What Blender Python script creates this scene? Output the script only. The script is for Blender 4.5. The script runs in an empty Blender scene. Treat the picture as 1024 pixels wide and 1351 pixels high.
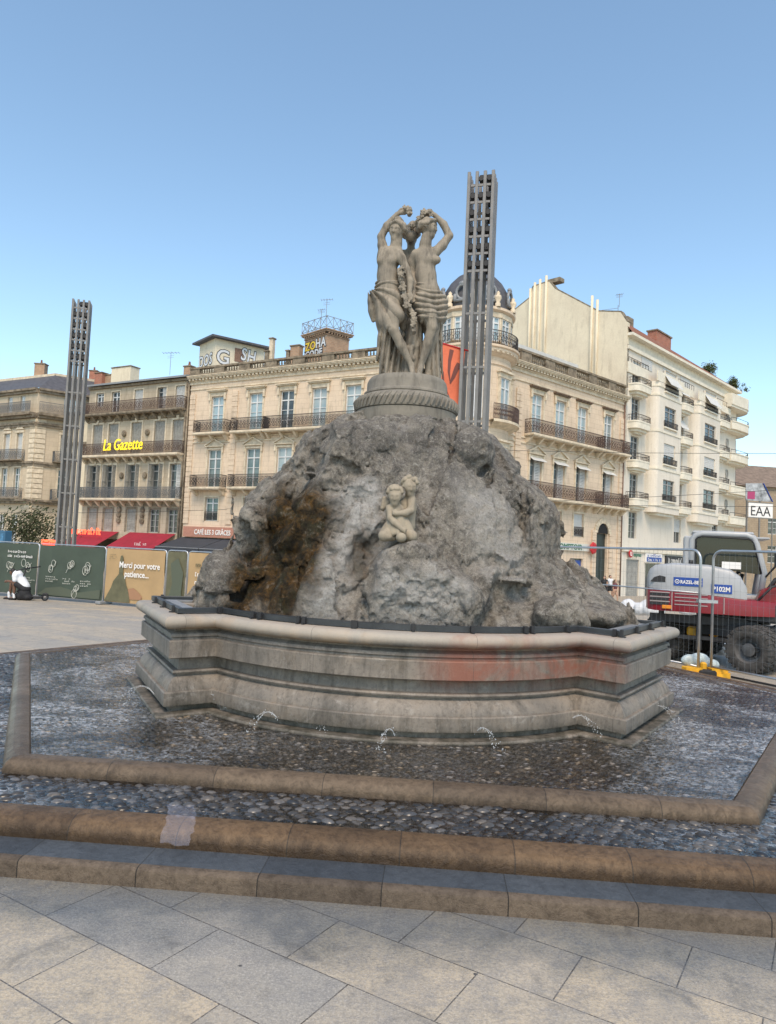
import bpy, math, random
import numpy as np
from mathutils import Vector, Matrix
random.seed(7); RNG = np.random.default_rng(11)
sc = bpy.context.scene
COL = sc.collection
PI = math.pi
# ------------------------------------------------------------------ camera model
F0, PITCH, ROLL, CH = 960.0, .0536, .0457, 2.25
def ray(px, py):
    u = (px-512)/F0; v = (675.5-py)/F0
    a = u*math.cos(ROLL)-v*math.sin(ROLL); b = u*math.sin(ROLL)+v*math.cos(ROLL)
    return Vector((a, math.cos(PITCH)-b*math.sin(PITCH), math.sin(PITCH)+b*math.cos(PITCH)))
def aty(px, py, y):
    d = ray(px, py); return Vector((0, 0, CH))+d*(y/d.y)
def atz(px, py, z):
    d = ray(px, py); return Vector((0, 0, CH))+d*((z-CH)/d.z)
def ground(y):
    return -.017*max(0, y-18)
# ------------------------------------------------------------------ objects
def tag(o, label=None, cat=None, group=None, kind=None):
    if label: o['label'] = label
    if cat: o['category'] = cat
    if group: o['group'] = group
    if kind: o['kind'] = kind
    return o
def empty(name, loc=(0, 0, 0), rz=0., label=None, cat=None, group=None):
    o = bpy.data.objects.new(name, None); COL.objects.link(o)
    o.location = loc; o.rotation_euler = (0, 0, rz); o.empty_display_size = .2
    return tag(o, label, cat, group)
def obj(name, me, parent=None, loc=None, rz=None):
    o = bpy.data.objects.new(name, me); COL.objects.link(o)
    if parent is not None: o.parent = parent
    if loc is not None: o.location = loc
    if rz is not None: o.rotation_euler = (0, 0, rz)
    return o
def kids(o):
    return list(o.children)
def copy_tree(o, parent=None):
    c = o.copy(); COL.objects.link(c)
    c.parent = parent
    for ch in kids(o): copy_tree(ch, c)
    return c
class MB:
    """collects shapes into one mesh"""
    def __init__(s, M=None): s.v = []; s.f = []; s.uv = None; s.M = M
    def add(s, vs, fs, M=None):
        n = len(s.v); M = M or s.M
        if M is not None: vs = [tuple(M @ Vector(p)) for p in vs]
        s.v += [tuple(p) for p in vs]; s.f += [tuple(i+n for i in f) for f in fs]; return s
    def box(s, x0, y0, z0, x1, y1, z1, M=None):
        return s.add([(x0, y0, z0), (x1, y0, z0), (x1, y1, z0), (x0, y1, z0), (x0, y0, z1), (x1, y0, z1), (x1, y1, z1), (x0, y1, z1)],
                     [(0, 3, 2, 1), (4, 5, 6, 7), (0, 1, 5, 4), (1, 2, 6, 5), (2, 3, 7, 6), (3, 0, 4, 7)], M)
    def bbox(s, x0, y0, z0, x1, y1, z1, b=.02, M=None):
        """box with chamfered edges"""
        vs = []; 
        for sx in (0, 1):
            for sy in (0, 1):
                for sz in (0, 1):
                    X = (x0, x1)[sx]; Y = (y0, y1)[sy]; Z = (z0, z1)[sz]
                    dx = b*(1-2*sx); dy = b*(1-2*sy); dz = b*(1-2*sz)
                    vs += [(X, Y+dy, Z+dz), (X+dx, Y, Z+dz), (X+dx, Y+dy, Z)]
        i = lambda sx, sy, sz, k: ((sx*2+sy)*2+sz)*3+k
        fs = []
        for a in (0, 1):
            q = [(a, 0, 0), (a, 1, 0), (a, 1, 1), (a, 0, 1)]; r = [i(*c, 0) for c in q]; fs.append(r if a else r[::-1])
            q = [(0, a, 0), (1, a, 0), (1, a, 1), (0, a, 1)]; r = [i(*c, 1) for c in q]; fs.append(r[::-1] if a else r)
            q = [(0, 0, a), (1, 0, a), (1, 1, a), (0, 1, a)]; r = [i(*c, 2) for c in q]; fs.append(r if a else r[::-1])
        for p in (0, 1):
            for q in (0, 1):
                fs.append((i(p, q, 0, 0), i(p, q, 0, 1), i(p, q, 1, 1), i(p, q, 1, 0)))
                fs.append((i(p, 0, q, 0), i(p, 0, q, 2), i(p, 1, q, 2), i(p, 1, q, 0)))
                fs.append((i(0, p, q, 1), i(0, p, q, 2), i(1, p, q, 2), i(1, p, q, 1)))
                for k in (0, 1): fs.append((i(p, q, k, 0), i(p, q, k, 1), i(p, q, k, 2)))
        return s.add(vs, fs, M)
    def tube(s, pts, r, n=6, cap=True, M=None, closed=False):
        pts = [Vector(p) for p in pts]; m = len(pts)
        rs = r if isinstance(r, (list, tuple)) else [r]*m
        vs = []; fs = []; up = None
        for k in range(m):
            a = pts[k-1] if (k or closed) else pts[k]; b = pts[(k+1) % m] if (k < m-1 or closed) else pts[k]
            d = (b-a); d = d.normalized() if d.length > 1e-9 else Vector((0, 0, 1))
            if up is None: up = d.orthogonal().normalized()
            up = (up-d*up.dot(d)); up = up.normalized() if up.length > 1e-6 else d.orthogonal().normalized()
            w = d.cross(up)
            for j in range(n):
                t = 2*PI*j/n; vs.append(tuple(pts[k]+(up*math.cos(t)+w*math.sin(t))*rs[k]))
        for k in range(m if closed else m-1):
            k2 = (k+1) % m
            for j in range(n): fs.append((k*n+j, k*n+(j+1) % n, k2*n+(j+1) % n, k2*n+j))
        if cap and not closed:
            fs.append(tuple(range(n))[::-1]); fs.append(tuple((m-1)*n+j for j in range(n)))
        return s.add(vs, fs, M)
    def bar(s, a, b, w, d, M=None):
        """rectangular bar from a to b"""
        a = Vector(a); b = Vector(b); t = (b-a).normalized()
        r = Vector((0, 0, 1)) if abs(t.z) < .9 else Vector((0, 1, 0))
        x = t.cross(r).normalized()*(w/2); y = x.cross(t).normalized()*(d/2)
        vs = [a-x-y, a+x-y, a+x+y, a-x+y, b-x-y, b+x-y, b+x+y, b-x+y]
        return s.add(vs, [(0, 3, 2, 1), (4, 5, 6, 7), (0, 1, 5, 4), (1, 2, 6, 5), (2, 3, 7, 6), (3, 0, 4, 7)], M)
    def lathe(s, prof, n=32, c=(0, 0), a0=0., a1=2*PI, M=None, capb=True):
        full = abs(a1-a0-2*PI) < 1e-6; m = n if full else n+1
        vs = []; fs = []
        for k in range(m):
            t = a0+(a1-a0)*k/n
            for (r, z) in prof: vs.append((c[0]+r*math.cos(t), c[1]+r*math.sin(t), z))
        L = len(prof)
        for k in range(n):
            k2 = (k+1) % m
            for j in range(L-1): fs.append((k*L+j, k2*L+j, k2*L+j+1, k*L+j+1))
        return s.add(vs, fs, M)
    def prism(s, poly, z0, z1, M=None):
        """poly in xy, extruded in z"""
        n = len(poly)
        vs = [(x, y, z0) for x, y in poly]+[(x, y, z1) for x, y in poly]
        fs = [tuple(range(n))[::-1], tuple(range(n, 2*n))]+[(i, (i+1) % n, n+(i+1) % n, n+i) for i in range(n)]
        return s.add(vs, fs, M)
    def face(s, poly, y0, y1, M=None):
        """poly in xz, extruded in y (y0 front)"""
        n = len(poly)
        vs = [(x, y0, z) for x, z in poly]+[(x, y1, z) for x, z in poly]
        fs = [tuple(range(n)), tuple(range(n, 2*n))[::-1]]+[(i, n+i, n+(i+1) % n, (i+1) % n) for i in range(n)]
        return s.add(vs, fs, M)
    def ell(s, c, r, n=10, m=6, M=None):
        vs = [(c[0], c[1], c[2]-r[2])]; fs = []
        for j in range(1, m):
            ph = -PI/2+PI*j/m
            for i in range(n):
                t = 2*PI*i/n; vs.append((c[0]+r[0]*math.cos(ph)*math.cos(t), c[1]+r[1]*math.cos(ph)*math.sin(t), c[2]+r[2]*math.sin(ph)))
        vs.append((c[0], c[1], c[2]+r[2])); e = len(vs)-1
        for i in range(n):
            fs.append((0, 1+(i+1) % n, 1+i)); fs.append((e, e-n+i, e-n+(i+1) % n))
        for j in range(m-2):
            for i in range(n): fs.append((1+j*n+i, 1+j*n+(i+1) % n, 1+(j+1)*n+(i+1) % n, 1+(j+1)*n+i))
        return s.add(vs, fs, M)
    def mesh(s, name, mat=None, smooth=False):
        me = bpy.data.meshes.new(name); me.from_pydata(s.v, [], s.f)
        if mat: me.materials.append(mat)
        if s.uv:   # one uv per face corner
            l = me.uv_layers.new(name='UVMap'); l.data.foreach_set('uv', np.array(s.uv, np.float32).ravel())
        if smooth is True: me.shade_smooth()
        elif smooth:
            me.shade_smooth(); me.set_sharp_from_angle(angle=math.radians(smooth))
        me.update(); return me
    def build(s, name, mat=None, parent=None, smooth=False, loc=None, rz=None):
        return obj(name, s.mesh(name, mat, smooth), parent, loc, rz)
def text_mesh(string, size, mat, extrude=.01, offset=0., shear=0., align='LEFT', spacing=1.):
    cu = bpy.data.curves.new('lettering', 'FONT'); cu.body = string; cu.size = size; cu.extrude = extrude
    cu.offset = offset; cu.shear = shear; cu.align_x = align; cu.space_character = spacing; cu.resolution_u = 3
    o = bpy.data.objects.new('lettering', cu); COL.objects.link(o)
    dg = bpy.context.evaluated_depsgraph_get(); dg.update()
    me = bpy.data.meshes.new_from_object(o.evaluated_get(dg)); bpy.data.objects.remove(o)
    me.materials.clear(); me.materials.append(mat); return me
def text(name, string, size, mat, parent, loc, rot=(PI/2, 0, 0), sx=1., **k):
    o = obj(name, text_mesh(string, size, mat, **k), parent, loc); o.rotation_euler = rot; o.scale = (sx, 1, 1); return o
def np_mesh(name, V, Q, mat, smooth=True, tri=False):
    me = bpy.data.meshes.new(name); k = 3 if tri else 4
    V = np.asarray(V, np.float32); Q = np.asarray(Q, np.int32)
    me.vertices.add(len(V)); me.vertices.foreach_set('co', V.ravel())
    me.loops.add(Q.size); me.loops.foreach_set('vertex_index', Q.ravel())
    me.polygons.add(len(Q)); me.polygons.foreach_set('loop_start', np.arange(0, Q.size, k, dtype=np.int32))
    me.materials.append(mat); me.update(calc_edges=True); me.validate()
    if smooth: me.shade_smooth()
    return me
# ------------------------------------------------------------------ signed-distance sculpting
class SDF:
    def __init__(s, lo, hi, h):
        s.lo = np.array(lo, float); s.h = h
        n = np.ceil((np.array(hi)-s.lo)/h).astype(int)+1; s.n = n
        s.ax = [s.lo[i]+h*np.arange(n[i]) for i in range(3)]
        s.F = np.full(n, 1., np.float32)
    def sl(s, lo, hi):
        a = np.clip(np.floor((np.array(lo)-s.lo)/s.h).astype(int), 0, s.n-1); b = np.clip(np.ceil((np.array(hi)-s.lo)/s.h).astype(int)+1, 1, s.n)
        sl = tuple(slice(a[i], b[i]) for i in range(3))
        X = s.ax[0][sl[0]][:, None, None]; Y = s.ax[1][sl[1]][None, :, None]; Z = s.ax[2][sl[2]][None, None, :]
        return sl, X, Y, Z
    def put(s, sl, d, k, op):
        A = s.F[sl]
        if A.size == 0: return
        if op == 'sub': d = -d; m = -1
        else: m = 1
        if m == 1:
            if k > 0:
                hh = np.clip(.5+.5*(A-d)/k, 0, 1); s.F[sl] = A*(1-hh)+d*hh-k*hh*(1-hh)
            else: s.F[sl] = np.minimum(A, d)
        else:
            if k > 0:
                hh = np.clip(.5-.5*(A-d)/k, 0, 1); s.F[sl] = A*(1-hh)+d*hh+k*hh*(1-hh)
            else: s.F[sl] = np.maximum(A, d)
    def cap(s, a, b, ra, rb=None, k=.03, op='add'):
        rb = ra if rb is None else rb
        a = np.array(a, float); b = np.array(b, float); R = max(ra, rb)+k+.06
        sl, X, Y, Z = s.sl(np.minimum(a, b)-R, np.maximum(a, b)+R)
        d = b-a; L = max(float(d @ d), 1e-9)
        t = np.clip(((X-a[0])*d[0]+(Y-a[1])*d[1]+(Z-a[2])*d[2])/L, 0, 1)
        dist = np.sqrt((X-a[0]-t*d[0])**2+(Y-a[1]-t*d[1])**2+(Z-a[2]-t*d[2])**2)-(ra+(rb-ra)*t)
        s.put(sl, dist, k, op); return s
    rs = 1.
    def chain(s, pts, rs, k=.03):
        rs = [q*s.rs for q in rs]
        for i in range(len(pts)-1): s.cap(pts[i], pts[i+1], rs[i], rs[i+1], k)
        return s
    def ell(s, c, r, k=.03, op='add', rot=None):
        c = np.array(c, float); r = np.array(r, float); R = r.max()+k+.08
        sl, X, Y, Z = s.sl(c-R, c+R)
        x, y, z = X-c[0], Y-c[1], Z-c[2]
        if rot is not None:
            m = np.array(rot)   # world->local rows
            x, y, z = (m[0, 0]*x+m[0, 1]*y+m[0, 2]*z, m[1, 0]*x+m[1, 1]*y+m[1, 2]*z, m[2, 0]*x+m[2, 1]*y+m[2, 2]*z)
        q = np.sqrt((x/r[0])**2+(y/r[1])**2+(z/r[2])**2)
        q2 = np.sqrt((x/r[0]**2)**2+(y/r[1]**2)**2+(z/r[2]**2)**2)+1e-9
        s.put(sl, q*(q-1)/q2, k, op); return s
    def grid(s):
        return s.ax[0][:, None, None], s.ax[1][None, :, None], s.ax[2][None, None, :]
    def nets(s):
        F = s.F; n = s.n; S = F < 0
        c = np.zeros(n-1, np.int16)
        offs = [(i, j, k) for i in (0, 1) for j in (0, 1) for k in (0, 1)]
        sub = lambda A, o: A[o[0]:o[0]+n[0]-1, o[1]:o[1]+n[1]-1, o[2]:o[2]+n[2]-1]
        for o in offs: c += sub(S, o)
        act = np.argwhere((c > 0) & (c < 8)); idx = np.full(n-1, -1, np.int64); idx[tuple(act.T)] = np.arange(len(act))
        val = {o: F[act[:, 0]+o[0], act[:, 1]+o[1], act[:, 2]+o[2]].astype(float) for o in offs}
        acc = np.zeros((len(act), 3)); cnt = np.zeros(len(act))
        for o in offs:
            for ax in range(3):
                if o[ax] == 0:
                    o2 = list(o); o2[ax] = 1; o2 = tuple(o2); a = val[o]; b = val[o2]
                    m = (a < 0) != (b < 0); t = np.where(m, a/np.where(np.abs(a-b) < 1e-12, 1, a-b), 0)
                    for q in range(3): acc[:, q] += np.where(m, o[q]+(t if q == ax else 0), 0)
                    cnt += m
        V = (act+acc/cnt[:, None])*s.h+s.lo
        Q = []
        for ax in range(3):
            u, w = [(1, 2), (2, 0), (0, 1)][ax]
            a = [slice(1, -1)]*3; a[ax] = slice(0, n[ax]-1); b = list(a); b[ax] = slice(1, n[ax])
            A = S[tuple(a)]; B = S[tuple(b)]; e = np.argwhere(A != B)
            if len(e) == 0: continue
            inside = A[tuple(e.T)]; base = e.copy(); base[:, u] += 1; base[:, w] += 1
            def cell(du, dw):
                p = base.copy(); p[:, u] -= du; p[:, w] -= dw; return idx[tuple(p.T)]
            q = np.stack([cell(1, 1), cell(0, 1), cell(0, 0), cell(1, 0)], 1)
            q[~inside] = q[~inside][:, ::-1]; Q.append(q)
        Q = np.concatenate(Q); Q = Q[(Q >= 0).all(1)]
        return V, Q
    def mesh(s, name, mat, smooth=True):
        V, Q = s.nets(); return np_mesh(name, V, Q, mat, smooth)
_perm = RNG.permutation(4096)
_rv = RNG.random(4096)*2-1
def vnoise(P):
    """value noise on Nx3 points"""
    P = np.asarray(P, float); I = np.floor(P).astype(np.int64); f = P-I; f = f*f*f*(f*(f*6-15)+10)
    out = 0
    for dx in (0, 1):
        for dy in (0, 1):
            for dz in (0, 1):
                h = _rv[_perm[(_perm[(_perm[(I[:, 0]+dx) & 4095]+I[:, 1]+dy) & 4095]+I[:, 2]+dz) & 4095]]
                out = out+h*(f[:, 0] if dx else 1-f[:, 0])*(f[:, 1] if dy else 1-f[:, 1])*(f[:, 2] if dz else 1-f[:, 2])
    return out
def fbm(P, o=4, g=.5):
    a = 1; t = 0; n = 0
    for i in range(o): t = t+a*vnoise(P*2**i+17.3*i); n += a; a *= g
    return t/n
# ------------------------------------------------------------------ materials
def nodes(m):
    m.use_nodes = True; nt = m.node_tree; return nt, nt.nodes, nt.links, nt.nodes['Principled BSDF']
def simple(name, col, rough=.6, metal=0., spec=.5, noise=.0, scale=8., bump=0., emit=None, es=1., alpha=1.):
    m = bpy.data.materials.new(name); nt, N, L, B = nodes(m)
    B.inputs['Base Color'].default_value = (*col, 1); B.inputs['Roughness'].default_value = rough
    B.inputs['Metallic'].default_value = metal; B.inputs['Specular IOR Level'].default_value = spec
    if emit: B.inputs['Emission Color'].default_value = (*emit, 1); B.inputs['Emission Strength'].default_value = es
    B.inputs['Alpha'].default_value = alpha
    if noise or bump:
        tc = N.new('ShaderNodeTexCoord'); nz = N.new('ShaderNodeTexNoise'); nz.inputs['Scale'].default_value = scale
        nz.inputs['Detail'].default_value = 6; nz.inputs['Roughness'].default_value = .65
        L.new(tc.outputs['Object'], nz.inputs['Vector'])
        if noise:
            r = N.new('ShaderNodeMapRange'); r.inputs[1].default_value = .3; r.inputs[2].default_value = .7
            r.inputs[3].default_value = 1-noise; r.inputs[4].default_value = 1+noise*.7
            mx = N.new('ShaderNodeMix'); mx.data_type = 'RGBA'; mx.blend_type = 'MULTIPLY'; mx.inputs[0].default_value = 1
            mx.inputs[6].default_value = (*col, 1); L.new(nz.outputs[0], r.inputs[0]); L.new(r.outputs[0], mx.inputs[7])
            L.new(mx.outputs[2], B.inputs['Base Color'])
        if bump:
            b = N.new('ShaderNodeBump'); b.inputs['Strength'].default_value = bump; b.inputs['Distance'].default_value = .02
            L.new(nz.outputs[0], b.inputs['Height']); L.new(b.outputs[0], B.inputs['Normal'])
    return m
class NG:
    """small node-graph builder"""
    def __init__(s, name):
        s.m = bpy.data.materials.new(name); s.nt, s.N, s.L, s.B = nodes(s.m)
        s.tc = s.N.new('ShaderNodeTexCoord')
    def co(s, kind='Object', scale=(1, 1, 1), rot=(0, 0, 0), loc=(0, 0, 0)):
        mp = s.N.new('ShaderNodeMapping'); mp.inputs['Scale'].default_value = scale; mp.inputs['Rotation'].default_value = rot; mp.inputs['Location'].default_value = loc
        s.L.new(s.tc.outputs[kind], mp.inputs['Vector']); return mp.outputs[0]
    def noise(s, v, scale, detail=6, rough=.6, dist=0.):
        n = s.N.new('ShaderNodeTexNoise'); n.inputs['Scale'].default_value = scale; n.inputs['Detail'].default_value = detail
        n.inputs['Roughness'].default_value = rough; n.inputs['Distortion'].default_value = dist; s.L.new(v, n.inputs['Vector']); return n.outputs[0]
    def vor(s, v, scale, feat='F1', out=0, rnd=1.):
        n = s.N.new('ShaderNodeTexVoronoi'); n.feature = feat; n.inputs['Scale'].default_value = scale; n.inputs['Randomness'].default_value = rnd; s.L.new(v, n.inputs['Vector']); return n.outputs[out]
    def rng(s, v, a, b, c=0., d=1.):
        n = s.N.new('ShaderNodeMapRange'); s.put(n.inputs[0], v)
        for i, q in enumerate((a, b, c, d)): n.inputs[i+1].default_value = q
        return n.outputs[0]
    def put(s, sock, v):
        if isinstance(v, (int, float)): sock.default_value = v
        elif isinstance(v, tuple): sock.default_value = (*v, 1) if len(v) == 3 and len(sock.default_value) == 4 else v
        else: s.L.new(v, sock)
    def math(s, op, a, b=0.):
        n = s.N.new('ShaderNodeMath'); n.operation = op; s.put(n.inputs[0], a); s.put(n.inputs[1], b); return n.outputs[0]
    def mix(s, f, a, b, mode='MIX'):
        n = s.N.new('ShaderNodeMix'); n.data_type = 'RGBA'; n.blend_type = mode; s.put(n.inputs[0], f); s.put(n.inputs[6], a); s.put(n.inputs[7], b); return n.outputs[2]
    def sep(s, v):
        n = s.N.new('ShaderNodeSeparateXYZ'); s.L.new(v, n.inputs[0]); return n.outputs
    def brick(s, v, w, h, mortar=.01, off=.5, c1=(1, 1, 1), c2=(.8, .8, .8), cm=(0, 0, 0), smooth=.1):
        n = s.N.new('ShaderNodeTexBrick'); n.offset = off; n.inputs['Scale'].default_value = 1; n.inputs['Brick Width'].default_value = w; n.inputs['Row Height'].default_value = h
        n.inputs['Mortar Size'].default_value = mortar; n.inputs['Mortar Smooth'].default_value = smooth
        n.inputs['Color1'].default_value = (*c1, 1); n.inputs['Color2'].default_value = (*c2, 1); n.inputs['Mortar'].default_value = (*cm, 1)
        s.L.new(v, n.inputs['Vector']); return n.outputs
    def bump(s, h, strength=.5, dist=.02, prev=None):
        n = s.N.new('ShaderNodeBump'); n.inputs['Strength'].default_value = strength; n.inputs['Distance'].default_value = dist; s.L.new(h, n.inputs['Height'])
        if prev is not None: s.L.new(prev, n.inputs['Normal'])
        return n.outputs[0]
    def done(s, col=None, rough=None, normal=None, spec=None, metal=None):
        for k, v in (('Base Color', col), ('Roughness', rough), ('Normal', normal), ('Specular IOR Level', spec), ('Metallic', metal)):
            if v is not None: s.put(s.B.inputs[k], v)
        return s.m
def facade_stone(name, c1, c2, row=.42, bw=1.1, groove=.5, dirt=.35, gcol=.55):
    g = NG(name); v = g.co()
    # object x,z -> brick plane
    sp = g.sep(v); cb = g.N.new('ShaderNodeCombineXYZ'); g.L.new(g.math('ADD', sp[0], sp[1]), cb.inputs[0]); g.L.new(sp[2], cb.inputs[1])
    br = g.brick(cb.outputs[0], bw, row, .018, .5, (1, 1, 1), (.86, .86, .88), (gcol, gcol*.95, gcol*.88), .3)
    n1 = g.noise(v, .45, 5, .6); n2 = g.noise(g.co(scale=(1.6, 1.6, .28)), 1.5, 6, .7); n3 = g.noise(v, 9, 5, .7)
    col = g.mix(g.rng(n1, .35, .65), c1, c2)
    col = g.mix(groove, col, g.mix(1., col, br[0], 'MULTIPLY'))
    col = g.mix(g.rng(n2, .52, .8, 0, dirt), col, (.16, .12, .08))
    col = g.mix(g.rng(n3, .3, .75, 0, .25), col, (.30, .24, .16))
    nb = g.bump(br[1], -.5*groove, .03); nb = g.bump(n3, .25, .02, nb)
    return g.done(col, .85, nb, .2)
M = {}
M['stoneL'] = facade_stone('limestone_warm', (.74, .60, .455), (.65, .52, .39), dirt=.55)
M['stoneG'] = facade_stone('limestone_weathered', (.54, .46, .345), (.43, .36, .27), .38, 1., .5, .75)
M['stoneF'] = facade_stone('limestone_ochre', (.60, .50, .37), (.51, .43, .32), .45, 1.2, .4, .5)
M['white'] = facade_stone('cream_render', (.76, .705, .615), (.70, .645, .555), 3.5, 40., .25, .3, .8)
M['gable'] = facade_stone('pale_yellow_render', (.76, .68, .52), (.68, .60, .46), 9., 90., .1, .4)
M['trim'] = simple('limestone_trim', (.62, .53, .40), .85, noise=.3, scale=2.5, bump=.3, spec=.2)
M['trimD'] = simple('weathered_limestone', (.235, .195, .145), .9, noise=.6, scale=2.2, bump=.5, spec=.2)
M['trimW'] = simple('cream_trim', (.70, .65, .54), .8, noise=.15, scale=2., spec=.2)
M['rubble'] = facade_stone('brown_rubble', (.40, .32, .23), (.31, .245, .175), .28, .5, .8, .4)
M['iron'] = simple('rusty_black_iron', (.035, .027, .024), .6, noise=.4, scale=5)
M['ironR'] = simple('brown_iron', (.085, .05, .038), .65, noise=.4, scale=5)
M['ironG'] = simple('grey_iron', (.10, .11, .12), .55)
M['frame'] = simple('white_window_paint', (.62, .63, .63), .5, noise=.1, scale=4)
M['frameG'] = simple('grey_window_paint', (.30, .30, .29), .6, noise=.2, scale=4)
def glass(name, col, rough=.06, cur=None):
    g = NG(name); v = g.co(); n = g.noise(v, .9, 2, .5)
    oi = g.N.new('ShaderNodeObjectInfo'); c = g.mix(g.rng(g.math('ADD', n, g.math('MULTIPLY', g.math('SUBTRACT', oi.outputs['Random'], .5), .5)), .40, .60), col, cur or tuple(q*.5 for q in col)); c = g.mix(g.rng(oi.outputs['Random'], .35, .9, 0, .6), c, tuple(q*.35 for q in col))
    return g.done(c, rough, g.bump(g.noise(v, 1.7, 1, .4), .06, .05), .7)
M['paneL'] = glass('window_glass_sky_tone', (.30, .40, .44), .08, (.44, .50, .50))  # reflected sky, with curtains, put into the pane colour
M['paneD'] = glass('window_glass_dark', (.035, .045, .05), .06, (.12, .14, .14))
M['paneS'] = glass('window_glass_green', (.10, .16, .17), .06, (.20, .25, .25))
M['shut'] = simple('grey_shutter_paint', (.33, .32, .29), .7, noise=.35, scale=3)
M['shutW'] = simple('white_roller_shutter', (.55, .55, .53), .7, noise=.12, scale=2)
M['shutD'] = simple('dark_shutter_paint', (.11, .105, .095), .7, noise=.3, scale=3)
M['slate'] = simple('slate_roof', (.085, .082, .088), .6, noise=.4, scale=3, bump=.5)
M['zinc'] = simple('zinc_grey', (.22, .23, .24), .5, noise=.2)
M['tile'] = simple('terracotta_roof', (.24, .10, .06), .85, noise=.4, scale=3, bump=.4)
def brickm(name, c1, c2, sc=1.):
    g = NG(name); v = g.co(); sp = g.sep(v); cb = g.N.new('ShaderNodeCombineXYZ'); g.L.new(g.math('ADD', sp[0], sp[1]), cb.inputs[0]); g.L.new(sp[2], cb.inputs[1])
    b = g.brick(cb.outputs[0], .3*sc, .1*sc, .012, .5, c1, c2, (.36, .3, .24))
    return g.done(g.mix(g.rng(g.noise(v, 2.), .45, .8, 0, .5), b[0], (.1, .08, .06)), .9, g.bump(b[1], -.4, .01))
M['brick'] = brickm('red_brick', (.42, .12, .06), (.32, .085, .05))
M['brickP'] = brickm('pinkish_brick', (.42, .27, .17), (.34, .21, .13), 1.5)
M['black'] = simple('dark_opening', (.012, .012, .012), .9)
M['awnR'] = simple('red_awning_canvas', (.27, .012, .028), .8, noise=.2, scale=2)
M['awnB'] = simple('dark_awning_canvas', (.035, .04, .05), .8, noise=.25, scale=2)
M['pink'] = simple('pink_fascia', (.42, .20, .14), .7, noise=.2)
M['neonR'] = simple('red_lit_sign', (.6, .02, .01), .5, emit=(1, .09, .03), es=2.2)
M['neonY'] = simple('yellow_lit_sign', (.8, .6, .02), .5, emit=(1, .72, .02), es=.45)
M['lampW'] = simple('warm_lit_lamp', (1, .9, .7), .5, emit=(1, .78, .45), es=4.)
M['ltr'] = simple('white_lettering', (.75, .73, .7), .6)
M['ltrK'] = simple('black_paint', (.02, .02, .022), .6)
M['ltrG'] = simple('green_lettering', (.02, .13, .07), .6)
M['ltrY'] = simple('yellow_paint', (.75, .52, .04), .6)
M['ltrB'] = simple('blue_sign_paint', (.012, .06, .30), .45)
M['red'] = simple('red_sign_paint', (.45, .015, .02), .5)
M['steel'] = simple('mast_grey_paint', (.20, .19, .18), .45, metal=.2, noise=.2, scale=2)
M['wire'] = simple('dull_zinc_wire', (.20, .21, .22), .6, metal=.3)
M['galv'] = simple('galvanised_steel', (.46, .48, .50), .38, metal=.75, noise=.15, scale=6)
M['yel'] = simple('yellow_plastic', (.70, .36, .015), .55, noise=.25, scale=5)
M['rub'] = simple('black_rubber', (.02, .02, .021), .85, noise=.5, scale=9, bump=.5)
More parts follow.
